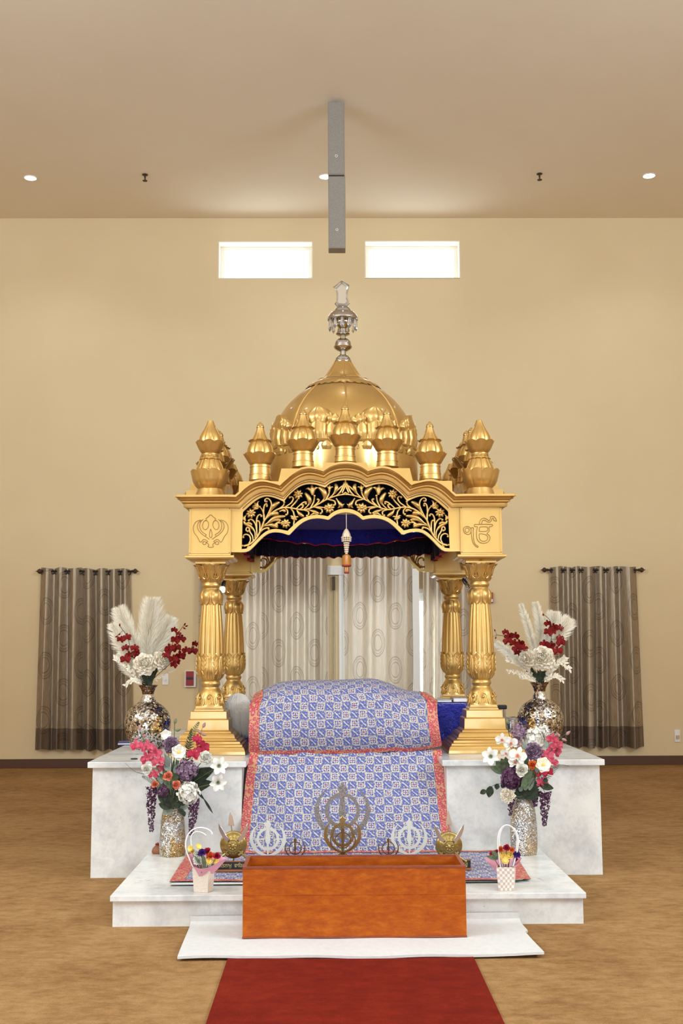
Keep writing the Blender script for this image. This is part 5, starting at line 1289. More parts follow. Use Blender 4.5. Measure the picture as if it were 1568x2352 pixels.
def m_fern(mb, pts, l0, l1, N=22, w=.0016):
    P = smoothpath(pts, 8); mb.tube(P, .0014, 5)
    for i in range(N):
        t = (i+1)/(N+1); k = min(int(t*(len(P)-1)), len(P)-2); q = P[k]; d = (P[k+1]-P[k]).normalized(); vw = (EYE-q).normalized(); s = d.cross(vw).normalized(); l = lerp(l0, l1, t)*sin(pi*min(1, .25+t*.75))**.5
        for sg in (-1, 1): m_leaf(mb, q, q+(d*.75+s*sg).normalized()*l, w*2.2, nt=4)
def m_plume(mb, pts, hw, N=700, th=.0016, t0=.12):
    P = smoothpath(pts, 10); n = len(P)-1
    for i in range(N):
        t = lerp(t0, 1, FR.random()**.9); k = min(int(t*n), n-1); q = P[k].lerp(P[k+1], t*n-k); d = (P[k+1]-P[k]).normalized()
        a = FR.uniform(0, 2*pi); x = d.orthogonal().normalized(); y = d.cross(x); o_ = x*cos(a)+y*sin(a)
        f = sin(pi*min(1, .12+.80*(t-t0)/(1-t0)))**.6; l = hw*f*FR.uniform(.7, 1.35)
        e = q+(d*1.25+o_).normalized()*l*1.45; m_ = q+(d*.6+o_*.75).normalized()*l*.75
        s_ = (e-q).cross((EYE-q)).normalized()*th
        b = mb.add([q-s_, q+s_, m_+s_*.8, m_-s_*.8, e+Vector((0,0,-.18*l))], [(0,1,2,3), (3,2,4)])
    mb.tube(P, .0018, 5)
def m_sprig(mb, pts, l, N=26):
    P = smoothpath(pts, 8); n = len(P)-1; mb.tube(P, .0013, 5)
    for i in range(N):
        t = lerp(.25, 1, i/N); k = min(int(t*n), n-1); q = P[k]; d = (P[k+1]-P[k]).normalized(); s = d.cross((EYE-q).normalized()).normalized()*(1 if i % 2 else -1)
        e = q+(d+s*.8+Vector((FR.uniform(-.3,.3), FR.uniform(-.5,.2), FR.uniform(-.3,.3)))).normalized()*l*FR.uniform(.7,1.1)
        m_leaf(mb, q, e, l*.20, nt=4); m_leaf(mb, q.lerp(e, .4), q.lerp(e, .4)+(e-q).orthogonal().normalized()*l*.5, l*.15, nt=3)
def bud(parent, p, d, R, mat, nm='bud'):
    mb = MB(); k = 0; mb.lathe([(.0005, -R), (R*.42, -R*.7), (R*.62, -R*.1), (R*.5, R*.5), (R*.22, R*1.05), (.0005, R*1.3)], 10); mb.xf(frame(p, d)); return mb.build(nm, mat, parent, smooth=180)
def P3(q, Yd): return at(q[0], q[1], q[2] if len(q) > 2 else Yd)
class Stem:
    def __init__(s, name, label, cat, mouth, path, Y, group=None, r=.0028, mat='stem_green', depth=.12):
        s.Y = Y; s.m = Vector(mouth); s.t = thing(name, label, cat, tuple(s.m), group)
        s.base = s.m+Vector((0, 0, -depth)); s.path = [P3(q, Y) for q in path]
        s.P = smoothpath([s.base, s.m+(s.path[0]-s.m)*.05]+s.path, 6); MB().tube(s.P, r, 6).build('stem', M[mat], s.t, smooth=180)
    def near(s, p): return min(s.P, key=lambda q: (q-p).length)
    def bloom(s, fn, q, R, mat, nm='bloom', center=None, dx=0, dz=.1, twig=True, **kw):
        p = P3(q, s.Y-.01); mm = mpp(p); mb = MB(); d = face(p, dx, dz); fn(mb, p, R*mm, d, **kw)
        b = mb.build(nm, M[mat], s.t, smooth=180, recalc=False)
        if center:
            c = MB(); c.ball(p+d*R*mm*.18, R*mm*center[1], 10, 6, 0.7)
            for i in range(10):
                a = i*2*pi/10; Mx = frame(p+d*R*mm*.15, d); c.tube([Mx @ Vector((0,0,0)), Mx @ Vector((cos(a)*R*mm*.22, sin(a)*R*mm*.22, R*mm*.25))], R*mm*.03, 4)
            c.build('flower_centre', M[center[0]], b, smooth=180)
        if twig:
            n = s.near(p)
            if (n-p).length > .012: MB().tube([n, n.lerp(p, .5)+Vector((0,.006,-.006)), p-d*R*mm*.3], .0016, 5).build('twig', M['stem_green'], s.t, smooth=180)
        return b
    def bud(s, q, R, mat, up=(0,0,1)):
        p = P3(q, s.Y); n = s.near(p); d = (p-n) if (p-n).length > .01 else Vector(up)
        MB().tube([n, n.lerp(p, .6)+Vector((0,0,.004)), p], .0013, 5).build('twig', M['stem_green'], s.t, smooth=180)
        return bud(s.t, p, d.normalized()+Vector((0,0,.3)), R*mpp(p), M[mat])
def simple_stem(name, label, cat, mouth, fn, mat, group=None, part='foliage', depth=.1):
    t = thing(name, label, cat, tuple(mouth), group); mb = MB(); fn(mb); mb.build(part, M[mat], t, smooth=180, recalc=False); return t

# ------------------------------------------------------------------ tall arrangements in the mosaic vases
def plume(label, mouth, path, Y, hw, N=750):
    t = thing('pampas_plume', label, 'pampas grass', tuple(mouth), 'white pampas plumes'); pts = [Vector(mouth)+Vector((0,0,-.05))]+[P3(q, Y) for q in path]
    mb = MB(); m_plume(mb, pts, hw*mpp(pts[-1]), int(N*1.7), t0=.22); mb.build('plume', M['plume_white'], t, smooth=0, recalc=False)
    MB().tube(smoothpath(pts[:3], 6), .0028, 6).build('stem', M['stem_brown'], t, smooth=180)
YL, YR_ = VL.y, VR.y
plume('broad white pampas plume rising tallest at the centre of the left mosaic vase', VL, [(338,1500),(346,1440),(349,1384)], YL+.05, 30, 1500)
plume('white pampas plume left of the tallest one in the left mosaic vase', VL, [(318,1500),(290,1440),(275,1402)], YL+.03, 23, 1100)
plume('white pampas plume reaching furthest left over the taupe curtain', VL, [(310,1520),(280,1480),(260,1437)], YL, 19, 800)
plume('small white pampas plume right of the tallest one, left mosaic vase', VL, [(352,1510),(375,1460),(391,1424)], YL+.06, 22, 900)
plume('short drooping ivory plume at lower left of the left mosaic vase', VL, [(318,1560),(295,1535),(272,1505)], YL-.04, 15, 500)
plume('slim white pampas plume standing furthest left in the right mosaic vase', VR, [(1228,1500),(1212,1440),(1196,1390)], YR_+.05, 11, 650)
plume('slim white pampas plume second from left in the right mosaic vase', VR, [(1240,1500),(1240,1440),(1230,1387)], YR_+.06, 14, 750)
plume('bushy white pampas plume in the middle of the right mosaic vase', VR, [(1252,1500),(1266,1450),(1272,1412)], YR_+.03, 22, 1000)
plume('bushy white pampas plume leaning right towards the curtain', VR, [(1262,1500),(1284,1455),(1303,1426)], YR_, 22, 1000)
plume('thin white plume reaching left towards the gold column, right mosaic vase', VR, [(1215,1540),(1180,1510),(1142,1478)], YR_+.04, 14, 500)
def orchid_spray(label, mouth, path, Y, flowers, buds, mat='petal_darkred', budm='petal_darkred', R0=1.0, br=3.2, cen=None):
    s = Stem('orchid_spray', label, 'orchid', mouth, path, Y, 'dark red orchid sprays' if mat == 'petal_darkred' else 'coloured orchid sprays', .0022, 'stem_brown' if mat == 'petal_darkred' else 'stem_green')
    for i, q in enumerate(flowers): s.bloom(m_orchid, (q[0], q[1], Y-.03+.025*(i % 3)), q[2]*R0*1.22, mat, 'blossom', dx=FR.uniform(-.5,.5), dz=FR.uniform(-.2,.45), center=cen)
    for q in buds: s.bud(q, br, budm)
    return s
orchid_spray('dark red orchid spray with berries on the left side of the left mosaic vase', VL, [(315,1530),(300,1490),(292,1462),(275,1438)], YL-.08, [(292,1465,10),(277,1469,8),(289,1489,9),(309,1489,9),(313,1498,9),(297,1505,9),(288,1515,11),(316,1508,9)], [(275,1436),(274,1457),(268,1462)])
orchid_spray('upright dark red orchid spray at right of the left mosaic vase', VL, [(378,1520),(395,1480),(408,1456),(421,1438)], YL-.08, [(400,1447,7),(403,1470,10),(416,1468,10),(390,1490,11),(405,1489,10),(385,1498,9),(410,1456,6)], [(424,1434),(428,1438),(423,1443)])
orchid_spray('dark red orchid spray leaning right across the left gold column', VL, [(385,1530),(412,1508),(440,1488),(462,1468)], YL-.12, [(398,1514,10),(413,1507,12),(406,1521,9),(398,1528,8),(428,1495,10),(442,1496,11),(447,1479,7),(382,1506,9)], [(459,1466),(467,1469)], br=2.6)
orchid_spray('dark red orchid spray leaning left towards the right gold column', VR, [(1215,1510),(1190,1482),(1165,1464),(1140,1458)], YR_-.1, [(1160,1452,7),(1169,1462,10),(1183,1461,9),(1165,1473,10),(1180,1478,10),(1195,1479,10),(1186,1489,10),(1201,1489,10),(1190,1500,9)], [(1136,1448),(1138,1465),(1127,1467)], br=2.6)
orchid_spray('upright dark red orchid spray on the right side of the right mosaic vase', VR, [(1258,1510),(1266,1460),(1264,1428),(1249,1412)], YR_-.08, [(1258,1432,8),(1272,1442,10),(1284,1443,9),(1258,1452,10),(1268,1452,8),(1285,1467,9),(1288,1477,10),(1250,1480,10),(1265,1483,10),(1280,1496,11),(1262,1489,9)], [(1247,1412)])
def single(label, mouth, path, Y, fn, q, R, mat, cat='flower', name='open_blossom', group=None, center=None, dx=0, dz=.15, leaves=(), **kw):
    s = Stem(name, label, cat, mouth, path, Y, group); s.bloom(fn, q, R, mat, center=center, dx=dx, dz=dz, twig=False, **kw)
    for (a, b, w) in leaves:
        mb = MB(); m_leaf(mb, P3(a, Y), P3(b, Y), w*mpp(P3(a, Y))); mb.build('leaf', M['leaf_dark'], s.t, smooth=180, recalc=False)
    return s
PE = 'cream peonies in the mosaic vases'
single('cream peony facing front in the left mosaic vase', VL, [(334,1530)], YL-.11, m_double, (332,1525,YL-.13), 29, 'petal_cream', 'peony', 'peony_stem', PE, N=60)
single('cream peony turned right in the left mosaic vase', VL, [(368,1522)], YL-.08, m_double, (371,1517,YL-.1), 26, 'petal_cream', 'peony', 'peony_stem', PE, dx=.55, N=50)
single('large cream peony facing front in the right mosaic vase', VR, [(1244,1516)], YR_-.12, m_double, (1246,1511,YR_-.14), 31, 'petal_cream', 'peony', 'peony_stem', PE, N=64)
single('smaller cream peony turned left in the right mosaic vase', VR, [(1212,1516)], YR_-.09, m_double, (1208,1511,YR_-.11), 26, 'petal_cream', 'peony', 'peony_stem', PE, dx=-.5, N=50)
def leaves_at(Y, specs):
    def fn(mb):
        for (a, b, w) in specs: m_leaf(mb, P3(a, Y), P3(b, Y), w*mpp(P3(a, Y)))
    return fn
simple_stem('foliage', 'dark green leaves packed in the neck of the left mosaic vase', 'foliage', VL, leaves_at(YL-.03, [((338,1578),(x,y),w) for x, y, w in ((326,1548,7),(334,1544,7),(344,1543,7),(352,1546,7),(358,1535,6),(340,1552,8),(330,1556,7),(348,1555,8),(364,1530,5),(322,1554,5),(338,1560,9),(346,1562,8),(332,1565,7))]), 'leaf_dark')
simple_stem('foliage', 'dark green leaves packed in the neck of the right mosaic vase', 'foliage', VR, leaves_at(YR_-.03, [((1241,1572),(x,y),w) for x, y, w in ((1228,1545,7),(1236,1540,7),(1246,1538,7),(1254,1540,7),(1216,1530,5),(1240,1548,9),(1232,1552,8),(1250,1552,8),(1258,1548,6),(1206,1538,4),(1244,1560,9),(1236,1562,8))]), 'leaf_dark')
SPG = 'ivory dried sprigs'
def sprig(label, mouth, path, Y, l): simple_stem('dried_sprig', label, 'dried sprig', mouth, lambda mb: m_sprig(mb, [Vector(mouth)]+[P3(q, Y) for q in path], l*mpp(P3(path[0], Y))), 'sprig_ivory', SPG, 'sprig')
sprig('ivory dried sprig curving left beside the curtain hem, left mosaic vase', VL, [(310,1550),(285,1525),(262,1512)], YL-.1, 11)
sprig('short ivory dried sprig drooping left of the left mosaic vase neck', VL, [(320,1566),(305,1562),(289,1574)], YL-.1, 10)
sprig('faint ivory dried sprig reaching right of the left mosaic vase', VL, [(362,1558),(378,1548),(400,1537)], YL-.06, 8)
sprig('ivory dried sprig curving left under the small peony, right mosaic vase', VR, [(1215,1545),(1190,1525),(1163,1514)], YR_-.08, 10)
sprig('short ivory dried sprig pointing far left, right mosaic vase', VR, [(1215,1555),(1190,1545),(1165,1542)], YR_-.08, 8)
sprig('ivory dried sprig drooping left of the right mosaic vase neck', VR, [(1225,1562),(1210,1556),(1196,1556)], YR_-.1, 10)
sprig('ivory dried sprig arching furthest right from the right mosaic vase', VR, [(1262,1545),(1285,1520),(1309,1537)], YR_-.08, 12)
sprig('ivory dried sprig drooping right of the right mosaic vase neck', VR, [(1255,1560),(1275,1552),(1292,1562)], YR_-.08, 11)
sprig('ivory dried sprig standing up beside the right peony', VR, [(1260,1545),(1282,1522),(1296,1512)], YR_-.05, 12)

# ------------------------------------------------------------------ low arrangements in the glitter vases
A, B = GL, GR; ya_, yb_ = GL.y, GR.y
orchid_spray('pink orchid spray on the upper left of the left glitter vase', A, [(372,1790),(352,1745),(335,1715),(322,1680)], ya_-.1, [(313.5,1713.7,13),(337.4,1716.5,15),(356.5,1731.8,15),(335.5,1741.4,14),(364,1749,15),(372,1764,12),(352.7,1779.7,11)], [(321,1673),(331,1690),(314.5,1696)], 'petal_pink', 'bud_mauve', br=6)
orchid_spray('magenta orchid spray in front of the left gold plinth', A, [(425,1780),(445,1735),(455,1705),(463,1676)], ya_-.06, [(453,1697,10),(459,1706,10),(465.6,1718.4,14),(444.5,1733.7,14)], [(468.4,1666),(458,1681),(467.5,1687)], 'petal_magenta', 'bud_mauve', br=6)
single('mauve peony at the top of the left glitter vase', A, [(394,1760),(393,1718)], ya_-.06, m_double, (393,1711,ya_-.1), 22, 'petal_mauve', 'peony', 'peony_stem', N=54)
single('small white blossom above the mauve peony, left glitter vase', A, [(388,1740),(382,1695)], ya_+.0, m_open, (381,1689,ya_-.02), 14, 'petal_white', group=None)
single('white open blossom with yellow centre in the left glitter vase', A, [(405,1780),(410,1735)], ya_-.1, m_open, (410,1728,ya_-.17), 19, 'petal_white', center=('petal_yellow', .2), dx=.1)
single('cream ruffled carnation at right of the left glitter vase', A, [(430,1790),(468,1745)], ya_-.06, m_double, (473,1740,ya_-.09), 18, 'petal_white', 'carnation', 'carnation_stem', dx=.3, N=40)
single('upper white lily at far right of the left glitter vase', A, [(440,1800),(495,1765)], ya_-.05, m_lily, (502,1760,ya_-.08), 22, 'petal_white', 'lily', 'lily_stem', center=('bud_green', .1), dx=.15)
single('lower white lily at far right of the left glitter vase', A, [(440,1815),(490,1800)], ya_-.08, m_lily, (500,1796,ya_-.1), 21, 'petal_white', 'lily', 'lily_stem', center=('bud_green', .1), dx=.1, dz=-.25)
single('mauve hydrangea in the middle of the left glitter vase', A, [(418,1810),(428,1778)], ya_-.06, m_cluster, (429,1770,ya_-.1), 25, 'petal_mauve', 'hydrangea', 'hydrangea_stem', N=110)
single('round white ranunculus at far left of the left glitter vase', A, [(375,1810),(342,1772)], ya_-.1, m_rose, (336,1767,ya_-.14), 16, 'petal_white', 'ranunculus', 'ranunculus_stem')
single('upper coral rose in the left glitter vase', A, [(392,1820),(387,1790)], ya_-.14, m_rose, (386,1783,ya_-.19), 14, 'petal_coral', 'rose', 'rose_stem')
single('lower coral rose beside the white hydrangea, left glitter vase', A, [(398,1830),(403,1808)], ya_-.14, m_rose, (404,1803,ya_-.18), 13, 'petal_coral', 'rose', 'rose_stem', dx=.2)
single('pale peach bloom at lower left of the left glitter vase', A, [(380,1825),(360,1805)], ya_-.12, m_rose, (356,1801,ya_-.14), 11, 'petal_coral', 'rose', 'rose_stem', dx=-.4)
single('white hydrangea low on the right of the left glitter vase', A, [(408,1840),(428,1825)], ya_-.13, m_cluster, (433,1821,ya_-.18), 25, 'petal_white', 'hydrangea', 'hydrangea_stem', N=110)
single('dark plum hydrangea at the vase mouth, left glitter vase', A, [(388,1845),(378,1825)], ya_-.1, m_cluster, (375,1818,ya_-.12), 15, 'petal_plum', 'hydrangea', 'hydrangea_stem', N=60)
def wisteria(label, mouth, pts, Y, w0, w1, N):
    t = thing('wisteria_stem', label, 'wisteria', tuple(mouth), 'hanging plum wisteria'); Q = [P3(q, Y) for q in pts]
    MB().tube(smoothpath([Vector(mouth)+Vector((0,0,-.03)), Vector(mouth).lerp(Q[0], .6)+Vector((0,-.02,.05))]+Q, 6), .0018, 5).build('stem', M['stem_brown'], t, smooth=180)
    mb = MB(); m_wisteria(mb, Q, w0*mpp(Q[0]), w1*mpp(Q[0]), N); mb.build('bloom', M['petal_plum'], t, smooth=180, recalc=False)
wisteria('plum wisteria hanging on the left of the left glitter vase', A, [(352,1808),(348,1840),(347,1875),(348,1910)], ya_-.06, 14, 3.5, 190)
wisteria('plum wisteria hanging on the right of the left glitter vase', A, [(445,1835),(444,1860),(441,1890),(438,1917)], ya_-.06, 12, 4, 190)
wisteria('long plum wisteria hanging on the right of the right glitter vase', B, [(1250,1818),(1251,1845),(1250,1875),(1250,1896)], yb_-.06, 13, 3, 170)
wisteria('short plum wisteria hanging on the left of the right glitter vase', B, [(1174,1835),(1172,1850),(1171,1872)], yb_-.05, 6, 3, 60)
wisteria('small plum wisteria tip close to the right glitter vase mouth', B, [(1224,1822),(1228,1838),(1229,1852)], yb_-.05, 7, 4, 60)
simple_stem('leafy_stem', 'large dark green leaves at right of the left glitter vase', 'foliage', A, leaves_at(ya_-.03, [((425,1800),(494,1764),15),((425,1812),(490,1797),13),((430,1805),(478,1782),12),((430,1820),(474,1808),8),((410,1848),(425,1832),6)]), 'leaf_dark')
simple_stem('leafy_stem', 'dark green leaves drooping over the mouth of the left glitter vase', 'foliage', A, leaves_at(ya_-.12, [((396,1856),(380,1822),12),((405,1855),(412,1818),11),((392,1856),(364,1846),9),((410,1858),(424,1872),6),((400,1850),(392,1812),10),((388,1848),(362,1826),9),((415,1850),(420,1840),8),((420,1862),(424,1876),5)]), 'leaf_dark')
simple_stem('leafy_stem', 'grey green eucalyptus leaves in the left glitter vase', 'foliage', A, leaves_at(ya_-.1, [((386,1760),(382,1735),9),((392,1770),(376,1758),7),((398,1862),(372,1868),7),((412,1860),(434,1848),7),((400,1775),(412,1755),7),((372,1800),(362,1785),8)]), 'leaf_grey')
simple_stem('leafy_stem', 'olive leaves between the white blossom and roses, left glitter vase', 'foliage', A, leaves_at(ya_-.08, [((400,1800),(372,1762),8),((400,1800),(404,1755),8),((402,1795),(420,1745),7),((400,1810),(398,1770),9),((395,1815),(365,1775),7)]), 'leaf_mid')
simple_stem('leafy_stem', 'small dark filler leaves behind the flowers of the left glitter vase', 'foliage', A, leaves_at(ya_-.01, [((400,1850),(x, y), w) for x, y, w in ((360,1790,8),(372,1755,7),(398,1745,8),(420,1750,7),(440,1770,8),(452,1790,8),(378,1730,6),(410,1710,5),(448,1750,6),(365,1820,8),(425,1845,9),(440,1840,7),(350,1765,6))]), 'leaf_mid')
simple_stem('fern_frond', 'fine green fern frond in front of the left gold plinth', 'fern', A, lambda mb: m_fern(mb, [P3(q, ya_) for q in ((412,1790),(428,1740),(440,1690),(457,1658))], .055, .03, 26), 'leaf_mid', None, 'frond')
simple_stem('fern_frond', 'short dark fern frond right of the white blossom, left glitter vase', 'fern', A, lambda mb: m_fern(mb, [P3(q, ya_-.02) for q in ((415,1790),(428,1735),(435,1700),(440,1672))], .04, .02, 20), 'leaf_dark', None, 'frond')
simple_stem('fern_frond', 'small pale fern frond at far left of the left glitter vase', 'fern', A, lambda mb: m_fern(mb, [P3(q, ya_-.08) for q in ((372,1812),(350,1795),(326,1783))], .03, .02, 16), 'leaf_grey', None, 'frond')
simple_stem('grass_blade', 'long thin grass blade pointing left from the left glitter vase', 'grass blade', A, lambda mb: mb.tube(smoothpath([P3(q, ya_-.05) for q in ((378,1830),(345,1785),(310,1772),(287,1752))], 6), [.0018]*12+[.001]*7, 4), 'leaf_mid', None, 'blade')
simple_stem('grass_blade', 'dark grass blade drooping right of the left glitter vase', 'grass blade', A, lambda mb: (m_leaf(mb, P3((448,1812), ya_-.06), P3((470,1838), ya_-.06), .009), m_leaf(mb, P3((468,1835), ya_-.06), P3((489,1869), ya_-.06), .008)), 'leaf_dark', None, 'blade')
def bud_stem(label, mouth, path, Y, buds):
    s = Stem('bud_stem', label, 'flower bud', mouth, path, Y)
    for q in buds: s.bud(q, 6, 'bud_green')
bud_stem('green buds on a thin stem above the mauve peony, left glitter vase', A, [(400,1760),(400,1700),(401,1662)], ya_, [(402.5,1657),(408.5,1677)])
# right one
orchid_spray('white orchid spray on the upper left of the right glitter vase', B, [(1195,1780),(1180,1730),(1160,1700)], yb_-.1, [(1153,1699,14),(1172,1708,15),(1162.5,1731,12),(1190,1737,19),(1181.6,1753,14)], [], 'petal_white', 'bud_green', cen=('petal_coral', .1))
orchid_spray('pink orchid spray on the right of the right glitter vase', B, [(1225,1790),(1255,1745),(1272,1712),(1290,1692)], yb_-.08, [(1267.7,1697.4,13),(1279,1713,13),(1275,1724,15),(1256,1734,14),(1267.7,1751,12),(1243.8,1799,13)], [(1304,1684),(1294.5,1699),(1282,1688)], 'petal_pink', 'bud_mauve', br=6)
orchid_spray('deep red orchid low on the right of the right glitter vase', B, [(1220,1800),(1245,1778)], yb_-.07, [(1241,1773,13),(1257,1775,12)], [], 'petal_red', 'petal_red')
single('white lily at far left of the right glitter vase', B, [(1170,1780),(1135,1745)], yb_-.05, m_lily, (1128,1738,yb_-.07), 22, 'petal_white', 'lily', 'lily_stem', center=('bud_green', .1), dx=-.25)
single('mauve lilac cluster at the top of the right glitter vase', B, [(1195,1760),(1191,1700)], yb_, m_cluster, (1190,1681,yb_-.02), 18, 'petal_mauve', 'lilac', 'lilac_stem', N=70, sy=1.25)
single('small mauve bloom left of the mauve peony, right glitter vase', B, [(1195,1770),(1191,1720)], yb_-.05, m_cluster, (1191,1712,yb_-.09), 12, 'petal_mauve', 'lilac', 'lilac_stem', N=44)
single('tall white stock blossoms in front of the right mosaic vase', B, [(1215,1760),(1230,1710)], yb_, m_cluster, (1230,1697,yb_-.02), 22, 'petal_white', 'stock', 'stock_stem', N=50, fr=.34, sy=1.1)
single('small white stock blossoms beside the pink orchid, right glitter vase', B, [(1225,1760),(1246,1700)], yb_, m_cluster, (1248,1683,yb_+.02), 12, 'petal_white', 'stock', 'stock_stem', N=26, fr=.4, sy=1.4)
single('large mauve peony in the middle of the right glitter vase', B, [(1212,1770),(1223,1735)], yb_-.1, m_double, (1225,1726,yb_-.14), 23, 'petal_mauve', 'peony', 'peony_stem', N=56)
single('white rose at the centre of the right glitter vase', B, [(1205,1800),(1199,1775)], yb_-.14, m_rose, (1197,1769,yb_-.2), 19, 'petal_white', 'rose', 'rose_stem')
single('orange rose beside the white rose, right glitter vase', B, [(1212,1800),(1220,1765)], yb_-.12, m_rose, (1222,1757,yb_-.16), 13, 'petal_orange', 'rose', 'rose_stem')
single('cream anemone with yellow centre in the right glitter vase', B, [(1220,1800),(1242,1763)], yb_-.14, m_open, (1247,1757,yb_-.18), 19, 'petal_cream', 'anemone', 'anemone_stem', center=('petal_yellow', .2), dx=.15)
single('plum hydrangea at left of the right glitter vase', B, [(1195,1815),(1178,1793)], yb_-.08, m_cluster, (1174,1788,yb_-.12), 25, 'petal_plum', 'hydrangea', 'hydrangea_stem', N=110)
single('cream chrysanthemum low at left of the right glitter vase', B, [(1195,1830),(1170,1828)], yb_-.1, m_double, (1165,1826,yb_-.13), 20, 'petal_cream', 'chrysanthemum', 'chrysanthemum_stem', dx=-.3, N=70, W=.2)
simple_stem('leafy_stem', 'dark green pointed leaves at left of the right glitter vase', 'foliage', B, leaves_at(yb_-.06, [((1160,1775),(1125,1762),9),((1162,1775),(1138,1748),10),((1165,1770),(1150,1742),9),((1168,1775),(1160,1738),8)]), 'leaf_mid')
simple_stem('leafy_stem', 'broad green leaf standing at the mouth of the right glitter vase', 'foliage', B, leaves_at(yb_-.16, [((1198,1810),(1222,1768),9),((1205,1815),(1212,1790),8)]), 'leaf_mid')
simple_stem('leafy_stem', 'dark leaves around the mouth of the right glitter vase', 'foliage', B, leaves_at(yb_-.07, [((1203,1832),(x, y), 10) for x, y in ((1185,1805),(1196,1798),(1210,1795),(1225,1800),(1238,1812),(1240,1825),(1180,1820),(1215,1805),(1230,1790))]+[((1240,1805),(1271,1811),8),((1248,1795),(1258,1790),6)]), 'leaf_dark')
simple_stem('leafy_stem', 'grey green eucalyptus twig pointing far left, right glitter vase', 'foliage', B, lambda mb: (mb.tube(smoothpath([P3(q, yb_-.05) for q in ((1195,1830),(1160,1803),(1135,1803),(1114,1820))], 6), .0015, 5), leaves_at(yb_-.05, [((1127,1806),(1122,1832),9),((1116,1816),(1102,1823),6),((1142,1800),(1140,1814),6),((1150,1802),(1160,1808),6)])(mb)), 'leaf_dark')
simple_stem('leafy_stem', 'small grey green leaves inside the right glitter vase bouquet', 'foliage', B, leaves_at(yb_-.12, [((1232,1775),(1238,1760),7),((1200,1815),(1190,1810),6),((1215,1815),(1225,1785),6),((1205,1722),(1203,1704),6),((1256,1718),(1252,1700),5)]), 'leaf_grey')
simple_stem('leafy_stem', 'small dark filler leaves behind the flowers of the right glitter vase', 'foliage', B, leaves_at(yb_-.01, [((1203,1825),(x, y), w) for x, y, w in ((1170,1745,8),(1180,1770,8),(1195,1730,7),(1210,1745,8),(1230,1750,8),(1250,1740,6),(1175,1715,6),(1212,1700,6),(1240,1715,6),(1150,1760,7),(1258,1785,7))]), 'leaf_mid')
simple_stem('fern_frond', 'pale fern frond at right of the right glitter vase', 'fern', B, lambda mb: m_fern(mb, [P3(q, yb_-.03) for q in ((1235,1800),(1262,1775),(1285,1755))], .05, .02, 20), 'leaf_grey', None, 'frond')
simple_stem('grass_blade', 'thin grass blade arching right of the right glitter vase', 'grass blade', B, lambda mb: mb.tube(smoothpath([P3(q, yb_-.03) for q in ((1238,1795),(1262,1770),(1285,1757),(1307,1760))], 6), .0016, 4), 'leaf_mid', None, 'blade')
bud_stem('green buds on a thin stem above the white orchid, right glitter vase', B, [(1185,1740),(1172,1700),(1164,1665)], yb_, [(1164,1658),(1172,1677)])
# ------------------------------------------------------------------ standing khanda emblems on the step
def khanda(label, cx, cyp, w_px, Y, mat, th=0.006, slim=0.0, group=None, base=True, bw_=0.5):
    c = at(cx, cyp, Y); s = w_px*mpp(c)
    t = thing('khanda_emblem', label, 'emblem', (c.x, Y, SC), group)
    T = lambda p: (c.x+p[0]*s, c.z+p[1]*s)
    k = 1-slim
    sw = [(0,.50),(-.035,.45),(-.085,.405),(-.092,.375),(-.05,.31),(-.042,.25),(-.05,.1),(-.072,-.03),(-.06,-.09),(-.028,-.13),(-.028,-.22),(-.05,-.25),(-.05,-.28),(-.022,-.30),(-.022,-.46),(0,-.50)]
    sw = [(x*(1-slim*.35), y) for x, y in sw]
    poly = sw+[(-x, y) for x, y in sw[-2:0:-1]]
    bevel(MB().prism([T(p) for p in poly], Y-th*.75, Y+th*.75).build('sword', mat, t, smooth=30), .0012)
    ro, ri = .312, .312-.072*k; n = 56
    O = [T((ro*sin(2*pi*i/n), ro*cos(2*pi*i/n))) for i in range(n+1)]; I = [T((ri*sin(2*pi*i/n), ri*cos(2*pi*i/n))) for i in range(n+1)]
    MB().band(O, I, Y-th*.5, Y+th*.5).build('ring', mat, t, smooth=30)
    out = [(.27,.385),(.36,.315),(.435,.22),(.485,.11),(.50,0),(.485,-.11),(.44,-.215),(.37,-.305),(.28,-.38),(.17,-.43),(.05,-.465),(-.06,-.50),(-.13,-.545)]
    inn = [(.268,.382),(.335,.295),(.385,.205),(.405,.11),(.408,.01),(.388,-.09),(.345,-.18),(.285,-.255),(.21,-.32),(.125,-.375),(.03,-.42),(-.075,-.462),(-.15,-.51)]
    if slim: inn = [(lerp(a[0], b[0], slim), lerp(a[1], b[1], slim)) for a, b in zip(inn, out)]
    for sg, dy in ((1, -.0012), (-1, .0012)):
        bevel(MB().band([T((sg*x, y)) for x, y in out], [T((sg*x, y)) for x, y in inn], Y-th*.5+dy, Y+th*.5+dy).build('curved_sword', mat, t, smooth=30), .001)
        MB().box(*sorted((T((sg*.30, 0))[0], T((sg*.415, 0))[0])), Y-th*.3, Y+th*.3, T((0, -.012))[1], T((0, .012))[1]).build('link', mat, t, smooth=0)
    zb = T((0, -.49))[1]
    if zb > SC+.012: MB().box(c.x-.012, c.x+.012, Y-.006, Y+.006, SC+.01, zb+.03*s).build('post', mat, t, smooth=0)
    hw = s*bw_/2; bevel(MB().box(c.x-hw, c.x+hw, Y-.03, Y+.03, SC-.001, SC+.016).build('base', mat, t, smooth=0), .003)
    return t
khanda('largest khanda emblem, engraved silver, standing behind the gold one', 786, 1862, 129, 7.38, M['engraved_silver'], .012, .10)
khanda('polished brass khanda emblem in front of the large silver one', 786.5, 1917, 87, 7.12, M['bright_brass'], .008, 0)
khanda('dark bronze khanda emblem at the front centre, before the brass one', 787, 1930, 60, 6.86, M['antique_bronze'], .008, .45)
khanda('frosted white khanda emblem on the left, beside the shield', 615, 1927, 84, 7.06, M['acrylic_white'], .006, 0)
